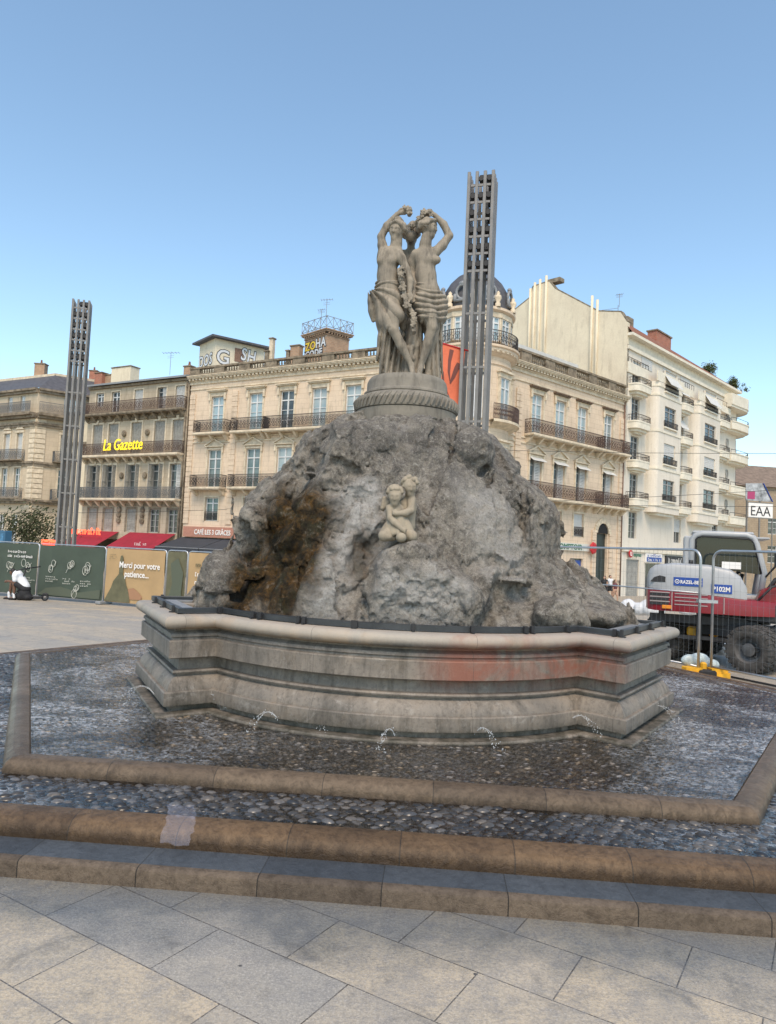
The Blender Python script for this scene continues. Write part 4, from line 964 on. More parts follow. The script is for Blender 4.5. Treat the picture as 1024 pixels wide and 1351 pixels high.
def shell(mb, s0, s1, z0, z1, dep):
    mb.add([(s0, 0, z0), (s1, 0, z0), (s1, dep, z0), (s0, dep, z0), (s0, 0, z1), (s1, 0, z1), (s1, dep, z1), (s0, dep, z1)], [(3, 7, 6, 2), (0, 4, 7, 3), (1, 2, 6, 5), (4, 5, 6, 7)])
def casement(w, h, mat, glass_m, transom=.74, bars=1):
    def fn():
        f = MB(); b = .075
        f.box(0, 0, 0, b, .08, h); f.box(w-b, 0, 0, w, .08, h); f.box(b, 0, 0, w-b, .08, b); f.box(b, 0, h-b, w-b, .08, h)
        f.box(w/2-.06, -.015, b, w/2+.06, .075, h-b)
        if transom:
            for x0, x1 in ((b, w/2-.06), (w/2+.06, w-b)): f.box(x0, -.01, h*transom-.05, x1, .07, h*transom+.05)
        for k in range(bars):
            z = h*(transom or 1.)*(k+1)/(bars+1)
            for x0, x1 in ((b, w/2-.06), (w/2+.06, w-b)): f.box(x0, .005, z-.02, x1, .05, z+.02)
        p = MB(); p.box(b*.6, .052, b*.6, w-b*.6, .062, h-b*.6)
        return f.mesh('window', mat), p.mesh('pane', glass_m)
    return cached(('cas', round(w, 2), round(h, 2), mat.name, glass_m.name, transom, bars), fn)
def shutter_mesh(w, h, mat, leaves=2):
    def fn():
        m = MB(); lw = w/leaves
        for k in range(leaves):
            x = k*lw; m.box(x+.015, 0, 0, x+.075, .05, h); m.box(x+lw-.075, 0, 0, x+lw-.015, .05, h)
            for z in (0, h*.48, h-.1): m.box(x+.075, .002, z, x+lw-.075, .048, z+.1)
            n = int(h/.13)
            for i in range(n): z = .1+i*(h-.2)/n; m.box(x+.075, .012, z, x+lw-.075, .03, z+(h-.2)/n*.72)
        return m.mesh('shutter', mat)
    return cached(('sh', round(w, 2), round(h, 2), mat.name, leaves), fn)
def roller_mesh(w, h, mat):
    def fn():
        m = MB(); n = max(2, int(h/.16))
        for i in range(n): m.bbox(0, 0, i*h/n+.004, w, .03, (i+1)*h/n-.004, .008)
        return m.mesh('roller_shutter', mat)
    return cached(('ro', round(w, 2), round(h, 2), mat.name), fn)
def window(root, o, kind='L', y=.16, off=(0, 0)):
    """o = (x0, x1, z0, z1); a window part with its pane, or a shutter"""
    x0, x1, z0, z1 = o[:4]; w = x1-x0; h = z1-z0
    if kind in 'LDS':
        f, p = casement(w, h, M['frame'], M['pane'+kind], .76, 2 if h > 2.5 else 1)
        a = obj('window', f, root, (x0, y, z0)); obj('pane', p, a); return a
    if kind == 'G':
        f, p = casement(w, h, M['frameG'], M['paneD'], .78, 2); a = obj('window', f, root, (x0, y, z0)); obj('pane', p, a); return a
    if kind in 'VW':   # closed louvred shutters
        return obj('shutter', shutter_mesh(w, h, M['shut'] if kind == 'V' else M['shutW'], 4 if h > 2 else 2), root, (x0, y-.06, z0))
    if kind == 'O':    # open shutters folded against the reveals, dark room behind
        f, p = casement(w, h, M['frameG'], M['paneD'], .8, 2); a = obj('window', f, root, (x0, y+.04, z0)); obj('pane', p, a)
        for x in (x0+.02, x1-.06):
            s = obj('shutter', shutter_mesh(.62, h, M['shut'], 1), root, (x, y, z0)); s.rotation_euler = (0, 0, -PI/2)
        return a
    if kind == 'H':    # half open: one light shutter leaf, one dark gap
        f, p = casement(w, h, M['frameG'], M['paneD'], .8, 2); a = obj('window', f, root, (x0, y+.04, z0)); obj('pane', p, a)
        obj('shutter', shutter_mesh(w*.5, h, M['shutW'], 1), root, (x0+w*.5, y-.05, z0)); return a
    if kind == 'R':
        return obj('roller_shutter', roller_mesh(w, h, M['shutW']), root, (x0, y-.03, z0))
    if kind == 'P':    # roller shutter two thirds down over a casement
        f, p = casement(w, h, M['frameG'], M['paneD'], 0, 1); a = obj('window', f, root, (x0, y+.03, z0)); obj('pane', p, a)
        obj('roller_shutter', roller_mesh(w, h*.55, M['shutW']), root, (x0, y-.03, z0+h*.45)); return a
M['hood'] = simple('soot_browned_stone', (.20, .145, .105), .9, noise=.4, scale=3, spec=.2)
def surround(root, ops, hood=None, w=.16, proj=.06, mat=None, hmat=None):
    """moulded stone surrounds, one part per window"""
    for o in ops:
        x0, x1, z0, z1 = o[:4]; m = MB()
        m.box(x0-w, -proj, z0, x0-.001, -.001, z1); m.box(x1+.001, -proj, z0, x1+w, -.001, z1); m.box(x0-w, -proj-.002, z1+.001, x1+w, -.001, z1+w)
        cx = (x0+x1)/2; hw = (x1-x0)/2+w
        if hood == 'cornice':
            for sx in (-1, 1): m.box(cx+sx*hw-.1, -.16, z1-.35, cx+sx*hw+.1, -proj-.004, z1+w+.1)
            m.box(cx-hw-.02, -.05, z1+w+.001, cx+hw+.02, -.001, z1+w+.22); q = MB(); q.box(cx-hw-.14, -.24, z1+w+.222, cx+hw+.14, -.001, z1+w+.31); q.box(cx-hw-.22, -.33, z1+w+.312, cx+hw+.22, -.001, z1+w+.40); q.build('hood', hmat or M['trimD'], root)
        if hood == 'pediment':
            for sx in (-1, 1): m.box(cx+sx*hw-.09, -.14, z1-.3, cx+sx*hw+.09, -proj-.004, z1+w+.05)
            b = z1+w+.06; m.box(cx-hw-.14, -.2, b, cx+hw+.14, -.001, b+.09)
            m.face([(cx-hw-.16, b+.092), (cx+hw+.16, b+.092), (cx, b+.62)], -.06, -.002)
            for sx in (-1, 1): m.bar((cx+sx*(hw+.17), -.12, b+.14), (cx, -.12, b+.68), .2, .11)
        if hood == 'key':
            m.face([(cx-.12, z1+.01), (cx+.12, z1+.01), (cx+.18, z1+w+.22), (cx-.18, z1+w+.22)], -.14, -.004)
        m.build('surround', mat or M['trim'], root)
def railing_mesh(L, D, h, mat, pitch=.12, style='scroll'):
    def fn():
        m = MB(); b = .013
        runs = [((0, 0), (0, -D)), ((0, -D), (L, -D)), ((L, -D), (L, 0))] if D > .05 else [((0, 0), (L, 0))]
        for (ax, ay), (bx, by) in runs:
            ln = math.hypot(bx-ax, by-ay); ux, uy = (bx-ax)/ln, (by-ay)/ln
            for z, r in ((.06, .022), (h*.2, .014), (h*.80, .014), (h, .03)): m.bar((ax, ay, z), (bx, by, z), r*2, r*1.4)
            n = max(2, int(ln/pitch))
            for i in range(n+1):
                t = ln*i/n; x = ax+ux*t; y = ay+uy*t; m.box(x-b, y-b, .06, x+b, y+b, h)
            if style == 'scroll':
                k = max(1, int(ln/.36)); q = ln/k
                for i in range(k):
                    c = (i+.5)*q; pts = []
                    for j in range(13):
                        a = 2*PI*j/12; t = c+math.sin(a)*q*.42; z = h*.5+math.cos(a)*h*.24*(1 if j % 2 else .75); pts.append((ax+ux*t, ay+uy*t, z))
                    m.tube(pts, .013, 4, False)
                    m.bar((ax+ux*(c-q*.45), ay+uy*(c-q*.45), h*.22), (ax+ux*(c+q*.45), ay+uy*(c+q*.45), h*.78), .022, .016); m.bar((ax+ux*(c+q*.45), ay+uy*(c+q*.45), h*.22), (ax+ux*(c-q*.45), ay+uy*(c-q*.45), h*.78), .022, .016)
        return m.mesh('railing', mat)
    return cached(('rail', round(L, 2), round(D, 2), round(h, 2), mat.name, pitch, style), fn)
def balcony(root, x0, x1, z, D=.8, h=1.0, mat=None, slab=None, brackets=None, th=.16, style='scroll', pitch=.12):
    L = x1-x0; m = MB()
    m.box(x0-.05, -D-.06, z-th, x1+.05, -.001, z); m.box(x0, -D, z-th-.07, x1, -.002, z-th-.002)
    n = brackets if brackets is not None else max(2, int(round(L/1.4))+1)
    for i in range(n):
        x = x0+.18+(L-.36)*i/max(1, n-1)
        m.add([(x-.11, -.003, z-th-.6), (x+.11, -.003, z-th-.6), (x+.11, -.25, z-th-.5), (x-.11, -.25, z-th-.5), (x-.11, -D*.85, z-th-.072), (x+.11, -D*.85, z-th-.072), (x+.11, -.003, z-th-.072), (x-.11, -.003, z-th-.072)],
              [(0, 1, 2, 3), (3, 2, 5, 4), (0, 3, 4, 7), (1, 6, 5, 2), (4, 5, 6, 7)])
    b = m.build('balcony', slab or M['trim'], root)
    obj('railing', railing_mesh(L, D-.06, h, mat or M['iron'], pitch, style), b, (x0, -.02, z)); return b
def cornice(root, x0, x1, z, dent=.36, mat=None, proj=.5, name='cornice'):
    m = MB(); m.box(x0, -.10, z-.62, x1, -.001, z-.38); m.box(x0, -proj*.35, z-.378, x1, -.001, z-.30)
    n = int((x1-x0)/dent)
    for i in range(n): x = x0+(i+.25)*dent; m.box(x, -proj*.72, z-.298, x+dent*.52, -proj*.05, z-.14)
    m.box(x0, -proj*.85, z-.138, x1, -.001, z-.05); m.box(x0, -proj, z-.048, x1, -.001, z+.05); m.box(x0, -proj-.06, z+.052, x1, -.001, z+.11)
    return m.build(name, mat or M['trim'], root)
def parapet(root, x0, x1, z, h=.95, bay=3.0, mat=None, y=-.25):
    m = MB(); d = .34; m.box(x0, y, z, x1, y+d, z+.2); m.box(x0-.03, y-.05, z+h-.16, x1+.03, y+d+.05, z+h)
    n = max(1, int(round((x1-x0)/bay))); q = (x1-x0)/n
    for i in range(n):
        a = x0+i*q; m.box(a, y+.003, z+.201, a+q*.40, y+d-.003, z+h-.161)
        k = max(2, int(q*.6/.26))
        for j in range(k):
            x = a+q*.40+(j+.5)*q*.6/k; zz = z+.2; hh = h-.36
            m.lathe([(.05, zz), (.045, zz+hh*.1), (.095, zz+hh*.35), (.05, zz+hh*.75), (.07, zz+hh)], 6, (x, y+d/2))
    return m.build('balustrade', mat or M['trimD'], root)
def band(root, x0, x1, z0, z1, proj, mat, name='string_course', y=0):
    return MB().box(x0, y-proj, z0, x1, y-.001, z1).build(name, mat, root)
def pipe(root, x, z0, z1, mat, r=.07, y=-.12):
    return MB().tube([(x, y, z0), (x, y, z1)], r, 8).build('downpipe', mat, root, True)
PA = aty(252, 700, 64.)
AL = math.radians(-29.3); AR = math.radians(41.8)
TL = Vector((math.cos(AL), math.sin(AL), 0)); TR = Vector((math.cos(AR), math.sin(AR), 0)); PB = Vector((7.74, 52.9, 0))
GL = -.85
# ---------------------------------------------------------------- long cream building left of the statue
bm_ = empty('cream_building', (PA.x, PA.y, 0), AL, 'long cream stone building behind the rock with black balconies, balustraded roof and a cafe front', 'building')
S1 = 24.6
cols = [2.25, 6.53, 9.8, 13.0, 16.2, 19.4, 22.3]
wU = [(c-.72, c+.72, 11.80, 15.05) for c in cols]; wM = [(c-.76, c+.76, 7.06, 10.36) for c in cols]; wL = [(c-.76, c+.76, 4.15, 6.18) for c in cols]
mb = MB(); shop = [(.4, 24.2, GL+.3, 2.6)]
wall_mesh(mb, -1.0, S1, GL-.3, 16.4, wU+wM+wL+shop); shell(mb, -1.0, S1, GL-.3, 16.85, 11)
mb.box(-1., .0, 16.401, S1, .4, 16.84)
mb.build('wall', M['stoneL'], bm_)
for i, o in enumerate(wU): window(bm_, o, 'D' if i == 2 else 'L')
for i, o in enumerate(wM): window(bm_, o, 'S' if i != 2 else 'L')
for o in wL: window(bm_, o, 'S')
surround(bm_, wU, 'cornice', hmat=M['trim']); surround(bm_, wM, 'pediment'); surround(bm_, wL, None, .14)
for a, b in ((.35, 3.85), (4.62, 7.9), (8.05, 24.0)): balcony(bm_, a, b, 11.78, .85, 1.05)
for a, b in ((.30, 3.75), (4.62, 24.0)): balcony(bm_, a, b, 7.04, .85, 1.03, brackets=2 if b < 5 else None)
for c in cols:   # small guard rails of the lower windows
    obj('guard_rail', railing_mesh(1.5, .0, .75, M['iron']), bm_, (c-.75, -.04, 4.2))
for z in (6.75, 10.98, 11.35, 15.75): band(bm_, -.98, S1, z, z+.12, .08, M['trim'])
for x in (-.95, 3.95, 24.0):
    pil = MB()
    for k in range(26):
        z = 3.9+k*.46
        if z < 15.3: pil.box(x, -.10, z, x+.62, -.001, z+.40).box(x+.05, -.06, z+.40, x+.57, -.001, z+.46)
    pil.build('quoin', M['stoneL'], bm_)
cornice(bm_, -1.1, S1+.3, 16.85, .40); parapet(bm_, -1.0, S1, 16.97, .78, 2.8)
MB().box(-.9, .4, 16.86, S1, 10.8, 16.9).build('roof', M['zinc'], bm_)
# cafe front
MB().box(-.6, -.35, 2.72, 23.8, -.003, 3.62).build('fascia', M['pink'], bm_)
text('shop_lettering', 'CAFÉ LES 3 GRÂCES', .60, M['ltr'], bm_, (.75, -.36, 2.95), extrude=.03, offset=.008, sx=.78)
gl_ = MB()
for i in range(12): gl_.box(.5+i*2., .32, GL+.3, 2.3+i*2., .34, 2.55)
gl_.build('shop_window', M['paneD'], bm_)
def awning(root, x0, x1, zt, zb, D, mat, val=.28, name='awning', arms=True, y=-.04):
    m = MB(); m.add([(x0, y, zt), (x1, y, zt), (x1, y-D, zb), (x0, y-D, zb), (x0, y, zt-.03), (x1, y, zt-.03), (x1, y-D, zb-.03), (x0, y-D, zb-.03)], [(0, 3, 2, 1), (4, 5, 6, 7), (0, 1, 5, 4), (1, 2, 6, 5), (2, 3, 7, 6), (3, 0, 4, 7)])
    n = 12; L = x1-x0
    for i in range(n):
        a = x0+L*i/n; b = x0+L*(i+1)/n; m.add([(a, y-D-.002, zb), (b, y-D-.002, zb), (b, y-D-.002, zb-val), ((a+b)/2, y-D-.012, zb-val-.04), (a, y-D-.002, zb-val), (a, y-D+.01, zb), (b, y-D+.01, zb), (b, y-D+.01, zb-val), ((a+b)/2, y-D, zb-val-.04), (a, y-D+.01, zb-val)], [(4, 3, 2, 1, 0), (5, 6, 7, 8, 9)])
    o = m.build(name, mat, root)
    if arms:
        f = MB()
        for x in (x0+.1, x1-.1): f.bar((x, y-.02, zb-.2), (x, y-D+.05, zb-.05), .05, .05)
        f.tube([(x0, y-D, zb), (x1, y-D, zb)], .035, 6); f.build('awning_frame', M['zinc'], o)
    return o
for i in range(4):
    awning(bm_, -1.0+i*5.0, 3.9+i*5.0, 2.66, 1.75, 3.0, M['awnB'], .3)
for i in range(5):
    x = 1.2+i*.5
lamp = MB()
for x in (3.3, 3.9): lamp.ell((x, -1.9, 1.1), (.13, .13, .1), 8, 6)
lamp.build('cafe_lamp', M['lampW'], bm_)
pipe(bm_, -1.15, GL, 16.5, M['trimD'], .09)
# stair heads and chimneys on its roof
def at_px(px, py, Y):
    p = aty(px, py, Y); return p
def graffiti(root, s, size, loc, rot, sx, fill, line, nm='graffiti', off_=.05):
    o = text(nm, s, size, line, root, loc, rot, sx, extrude=.004, offset=off_*1.9, spacing=1.08); 
    nrm = Vector((math.sin(rot[2]), -math.cos(rot[2]), 0))
    o2 = text(nm, s, size, fill, root, Vector(loc)+nrm*.012, rot, sx, extrude=.004, offset=off_*.55, spacing=1.08); return o2
p = at_px(283, 470, 67.5)
pt = empty('rooftop_stair_head', (p.x, p.y, 16.9), math.radians(-2), 'pale rooftop cabin with low overhanging roof and graffiti reading DOS G SH', 'rooftop cabin')
zt = at_px(283, 446, 67.5).z-16.9
A1 = math.radians(38); A2 = math.radians(38+93)
d1 = Vector((math.cos(A1), math.sin(A1))); d2 = Vector((math.cos(A2), math.sin(A2)))
W1, W2 = 5.1, 3.4
poly = [(0, 0), tuple(d1*W1), tuple(d1*W1+d2*W2), tuple(d2*W2)]
MB().prism(poly, 0, zt).build('wall', M['gable'], pt)
ov = [tuple(-d1*.55-d2*.55), tuple(d1*(W1+.55)-d2*.55), tuple(d1*(W1+.55)+d2*(W2+.55)), tuple(d2*(W2+.55)-d1*.55)]
rm = MB(); rm.prism(ov, zt+.001, zt+.18); c = d1*W1/2+d2*W2/2; rm.add([(*q, zt+.182) for q in ov]+[(c.x, c.y, zt+.75)], [(0, 1, 4), (1, 2, 4), (2, 3, 4), (3, 0, 4)]); rm.build('roof', M['slate'], pt)
M['graf'] = simple('pale_spray_paint', (.62, .64, .66), .7); 
n1 = Vector((math.sin(A1), -math.cos(A1))); n2 = Vector((-math.sin(A2), math.cos(A2)))
graffiti(pt, 'G', 1.9, (*(d1*.15+n1*.02), at_px(290, 478, 67.5).z-16.9), (PI/2, 0, A1), 1., M['graf'], M['ltrK'])
graffiti(pt, 'SH', 1.7, (*(d1*2.6+n1*.02), at_px(322, 474, 69).z-16.9), (PI/2, .12, A1), .75, M['graf'], M['ltrK'])
graffiti(pt, 'DOS', 1.5, (*(d2*W2*.98+n2*.02), at_px(265, 479, 68).z-16.9), (PI/2, 0, A2+PI), .92, M['graf'], M['ltrK'])
mw_ = MB(); o_ = d1*1.9+n1*.02; mw_.add([(*(d1*2.0+n1*.02), at_px(306, 474, 68).z-16.9), (*(d1*2.9+n1*.02), at_px(306, 474, 68).z-16.9), (*(d1*2.9+n1*.02), at_px(306, 456, 68).z-16.9), (*(d1*2.0+n1*.02), at_px(306, 456, 68).z-16.9)], [(0, 1, 2, 3)]); mw_.build('shutter', simple('brown_shutter', (.22, .13, .09), .8, noise=.3), pt)
p = at_px(430.5, 455, 61.5)
zt = at_px(430.5, 435, 61.5).z-16.9
tw = empty('rooftop_brick_turret', (p.x, p.y, 16.9), 0, 'square brick rooftop turret with a wire railing, antennas and yellow and white graffiti', 'turret')
A1 = math.radians(40); A2 = math.radians(133); d1 = Vector((math.cos(A1), math.sin(A1))); d2 = Vector((math.cos(A2), math.sin(A2))); W1, W2 = 2.4, 3.1
n1 = Vector((math.sin(A1), -math.cos(A1))); n2 = Vector((-math.sin(A2), math.cos(A2)))
sq = lambda e: [tuple(-d1*e-d2*e), tuple(d1*(W1+e)-d2*e), tuple(d1*(W1+e)+d2*(W2+e)), tuple(d2*(W2+e)-d1*e)]
t_ = MB(); t_.prism(sq(0), 0, zt-.4); t_.prism(sq(.22), zt-.14, zt); t_.prism(sq(.30), zt+.001, zt+.09); t_.prism(sq(.06), zt-.398, zt-.30)
for a, b, n_, W in ((d1, n1, 0, W1), (d2, n2, 0, W2)):
    for i in range(int(W/.28)):
        q = a*(.1+i*.28)+b*.06; e = a*.12; f = b*.12; t_.prism([tuple(q), tuple(q+e), tuple(q+e+f), tuple(q+f)] if a is d2 else [tuple(q), tuple(q+f), tuple(q+e+f), tuple(q+e)], zt-.298, zt-.141)
t_.build('wall', M['brickP'], tw)
r_ = MB(); z0 = zt+.09; cs_ = [Vector((*q, 0)) for q in sq(.22)]
for i in range(4):
    a, b = cs_[i], cs_[(i+1) % 4]; n = 4
    for z in (z0+.15, z0+1.05): r_.bar(a+Vector((0, 0, z)), b+Vector((0, 0, z)), .04, .04)
    for k in range(n):
        u, v = a.lerp(b, k/n), a.lerp(b, (k+1)/n); r_.bar(u+Vector((0, 0, z0)), u+Vector((0, 0, z0+1.1)), .045, .045)
        r_.bar(u+Vector((0, 0, z0+.15)), v+Vector((0, 0, z0+1.05)), .028, .028); r_.bar(v+Vector((0, 0, z0+.15)), u+Vector((0, 0, z0+1.05)), .028, .028)
r_.build('railing', M['zinc'], tw)
graffiti(tw, 'ZO', 1.0, (*(d2*W2*.96+n2*.02), at_px(405, 457, 62).z-16.9), (PI/2, 0, A2+PI), 1., M['ltrY'], M['ltrK'])
graffiti(tw, 'HA', 1.1, (*(d2*W2*.48+n2*.02), at_px(420, 457, 62).z-16.9), (PI/2, 0, A2+PI), .9, M['graf'], M['ltrK'])
graffiti(tw, 'CODE', .8, (*(d2*W2*.95+n2*.02), at_px(412, 467, 62).z-16.9), (PI/2, 0, A2+PI), 1.05, M['graf'], M['ltrK'])
def antenna(px, py0, py1, Y, lab, n=5, zig=.5):
    a = aty(px, py0, Y); b = aty(px, py1, Y); r = empty('tv_antenna', a, 0, lab, 'antenna', 'rooftop antennas'); h = b.z-a.z; m = MB()
    m.tube([(0, 0, 0), (0, 0, h)], .025, 6); m.build('pole', M['zinc'], r)
    k = MB(); k.bar((-zig, 0, h*.93), (zig, 0, h*.93+.1), .03, .03)
    for i in range(n): x = -zig+2*zig*i/(n-1); k.bar((x, -.3, h*.93+.05+.05*x/zig), (x, .3, h*.93+.05+.05*x/zig), .02, .02)
    for z in (.72, .8): k.bar((-.3, 0, h*z), (.3, 0, h*z+.12), .02, .02)
    k.build('aerial', M['zinc'], r); return r
antenna(430, 425, 394, 63, 'thin television aerial on top of the brick turret, the taller of two')
antenna(423.5, 427, 408, 63.3, 'thin television aerial on top of the brick turret, the shorter of two', 4, .3)
antenna(224, 495, 464, 68, 'comb shaped television aerial on the roof left of the graffiti cabin', 6, .75)
antenna(817, 405, 388, 70, 'small branching aerial on the roof left of the red brick chimney', 4, .3)
def chimney(px, pyb, pyt, Y, w, d, mat, lab, pots=0, cap=True, rz=AL, name='chimney', group='rooftop chimneys'):
    a = aty(px, pyb, Y); b = aty(px, pyt, Y); h = b.z-a.z; r = empty(name, (a.x, a.y, a.z-.8), rz, lab, 'chimney', group)
    m = MB(); m.bbox(-w/2, -d/2, 0, w/2, d/2, h+.8-(.12 if cap else 0), .015); m.build('stack', mat, r)
    if cap: MB().bbox(-w/2-.07, -d/2-.07, h+.68, w/2+.07, d/2+.07, h+.8, .02).build('cap', M['trimD'], r)
    for i in range(pots): 
        x = -w/2+(i+.5)*w/pots; MB().lathe([(.10, h+.80), (.12, h+.9), (.085, h+1.15), (.10, h+1.2), (.06, h+1.2)], 8, (x, 0)).build('pot', M['tile'], r, 40)
    return r
chimney(358, 478, 446, 63, .38, .38, M['trim'], 'tall thin stone chimney on the cream roof between cabin and turret', cap=True)
chimney(352.5, 480, 463, 63, .4, .4, M['trimD'], 'short thin chimney beside the tall one on the cream roof')
chimney(380, 475, 462, 62.6, .3, .3, M['trimD'], 'short dark chimney on the cream roof, left of the wide one')
chimney(391, 474, 456, 62.4, .95, .6, M['brickP'], 'wide squat chimney on the cream roof just left of the turret', 0)
chimney(249.5, 492, 483, 65.5, .8, .6, M['brickP'], 'pinkish chimney at the left end of the cream roof', 1)
# ---------------------------------------------------------------- weathered building with the newspaper sign
gz = empty('weathered_building', (PA.x, PA.y, 0), AL, 'narrow weathered stone building with three full width balconies and a yellow newspaper sign', 'building')
gc = [-12.97, -10.75, -7.62, -4.6, -2.3]
g4 = [(c-.58, c+.58, 14.2, 16.33) for c in gc]; g4[0] = (gc[0]-.55, gc[0]+.55, 15.0, 16.33)
g3 = [(c-.68, c+.68, 10.15, 13.22) for c in gc]; g2 = [(c-.70, c+.70, 6.05, 9.22) for c in gc]; g1 = [(c-.63, c+.63, 2.95, 5.10) for c in gc]
mb = MB(); sh = [(-13.9, -8.0, GL+.2, 2.2), (-7.3, -1.7, GL+.2, 2.2)]
wall_mesh(mb, -14.55, -1.25, GL-.4, 17.0, g4+g3+g2+g1+sh); shell(mb, -14.55, -1.25, GL-.4, 17.0, 10); mb.build('wall', M['stoneG'], gz)
for o, k in zip(g4, 'DDWHW'): window(gz, o, k)
for o in g3: window(gz, o, 'V')
for o, k in zip(g2, 'OOOOH'): window(gz, o, k)
for o, k in zip(g1, 'VVVGG'): window(gz, o, k)
for g_ in (g3, g2): surround(gz, g_, 'key', .17, .05, M['trim'])
surround(gz, g1, None, .15, .05, M['trimD']); surround(gz, g4, None, .12, .04)
for z, h in ((14.15, 1.05), (10.12, 1.08), (6.02, 1.02)): balcony(gz, -14.5, -1.35, z, .85, h, M['ironR'] if z > 14 else M['ironG'] if z < 7 else M['ironR'], M['trimD'] if z > 14 else M['trim'], 12, pitch=.11)
band(gz, -14.5, -1.3, 5.35, 5.6, .1, M['trimD']); band(gz, -14.5, -1.3, 9.55, 9.75, .1, M['trimD']); band(gz, -14.5, -1.3, 13.45, 13.75, .1, M['trimD'])
for x in (-9.2, -6.1):   # carved brackets between the windows
    m = MB()
    for z in (4.0, 4.5, 5.0, 8.2, 12.2): m.ell((x, -.1, z), (.28, .16, .32), 8, 6); m.ell((x+.1, -.18, z+.1), (.13, .1, .16), 8, 6)
    m.build('carved_corbel', M['trimD'], gz, True)
rf = MB(); rf.add([(-14.8, -.55, 16.95), (-1.2, -.55, 16.95), (-1.2, 5, 18.2), (-14.8, 5, 18.2), (-1.2, 10, 16.9), (-14.8, 10, 16.9), (-14.8, -.55, 17.12), (-1.2, -.55, 17.12), (-1.2, 5, 18.37), (-14.8, 5, 18.37)], [(0, 1, 2, 3), (6, 9, 8, 7), (0, 6, 7, 1), (1, 7, 8, 2), (0, 3, 9, 6), (8, 9, 5, 4)]); rf.build('roof', M['zinc'], gz)
band(gz, -14.5, -1.25, 16.72, 16.94, .25, M['trimD'], 'cornice')
text('lettering', 'La Gazette', 1.5, M['neonY'], gz, (-10.9, -1.0, 10.5), (PI/2, -.0, 0), .80, extrude=.03, offset=.004, shear=.16)
pipe(gz, -1.42, 0, 16.9, M['trimD'], .08)
for i, (a, b) in enumerate(((-14.0, -9.1), (-7.6, -1.8))):
    aw = awning(gz, a, b, 2.9, 1.5, 2.6, M['awnR'], .3)
def squiggle(root, name, x0, x1, z, h, mat, y, n, seed, t=.035, rz=0):
    """a line of small unreadable printed characters"""
    r_ = np.random.default_rng(seed); m = MB(); x = x0; w = (x1-x0)/n
    for i in range(n):
        if r_.random() < .14: continue
        a = x0+i*w; k = r_.integers(0, 4); hh = h*(1 if r_.random() < .3 else .72)
        m.box(a, y-.004, z, a+t, y, z+hh)
        if k in (0, 1): m.box(a+w*.55, y-.004, z, a+w*.55+t, y, z+hh*(.9 if k else 1))
        if k in (0, 2): m.box(a+t, y-.0045, z+hh-t, a+w*.6, y, z+hh)
        if k in (1, 2): m.box(a+t, y-.0045, z, a+w*.6, y, z+t)
        if k == 3: m.box(a+t, y-.0045, z+hh*.45, a+w*.6, y, z+hh*.45+t)
    return m.build(name, mat, root)
squiggle(gz, 'lettering', -13.6, -9.4, 2.52, .62, M['neonR'], -1.7, 11, 4, .11)
squiggle(gz, 'lettering', -6.9, -5.1, 1.30, .14, M['ltr'], -2.668, 12, 5); squiggle(gz, 'lettering', -4.3, -2.6, 1.75, .3, M['ltr'], -2.35, 8, 6)
chimney(133, 508, 492, 77, 1.1, .8, M['brick'], 'small red brick chimney behind the left end of the weathered roof', 0)
chimney(165, 500, 485, 76, 2.9, 1.2, M['gable'], 'big cream rendered chimney block behind the weathered roof', 0)
chimney(148, 503, 495, 77, 1.6, 1., M['brickP'], 'low pinkish chimney block beside the cream one behind the weathered roof', 0)
# ---------------------------------------------------------------- narrow plain building behind the far mast
nb_ = empty('narrow_building', (PA.x, PA.y, 0), AL, 'narrow plain rendered building squeezed in behind the distant mast', 'building')
mb = MB(); n_ops = [(-19.4, -18.5, z, z+2.2) for z in (3.2, 6.6, 9.7, 12.4)]
wall_mesh(mb, -20.2, -14.6, GL-.5, 14.6, n_ops, y=1.2); mb.box(-20.2, 1.5, GL-.5, -14.6, 9, 14.6)
mb.build('wall', M['gable'], nb_)
for o in n_ops: window(nb_, o, 'V', 1.36)
for z in (6.3, 9.6):
    b = MB().box(-20.1, .5, z-.15, -17.6, 1.19, z).build('balcony', M['trimD'], nb_); obj('railing', railing_mesh(2.4, .6, 1., M['iron']), b, (-20.05, 1.15, z))
MB().box(-20.5, .6, 14.602, -14.5, 9.2, 14.85).build('roof', M['slate'], nb_); MB().box(-20.4, .85, 11.55, -14.6, 1.198, 11.8).build('string_course', M['trimD'], nb_)
# ---------------------------------------------------------------- far corner building with slate mansard
cb = aty(38, 700, 72.)
fb = empty('corner_building', (cb.x, cb.y, 0), 0, 'stone corner building with a dark slate mansard roof at the far left', 'building')
def far_face(ang, L, ops_cols, sgn, sub):
    """one street front of the corner building in its own frame"""
    a = math.radians(ang); mm = Matrix.Rotation(a, 4, 'Z'); return mm
FA = math.radians(38); FBn = math.radians(-30)
def FM(ang, flip): return Matrix.Rotation(ang, 4, 'Z')
fr_cols = [3.3, 7.4, 11.2]; fl_cols = [-2.5, -4.6, -8.2, -10.6, -13.5]
def fwin(root, x, z0, z1, w, ang, kind):
    wn = window(root, (0, w, 0, z1-z0), kind); wn.location = Matrix.Rotation(ang, 4, 'Z') @ Vector((x-w/2, .14, z0)); wn.rotation_euler = (0, 0, ang); return wn
ROWS = [(6.05, 8.95), (9.85, 12.5)]
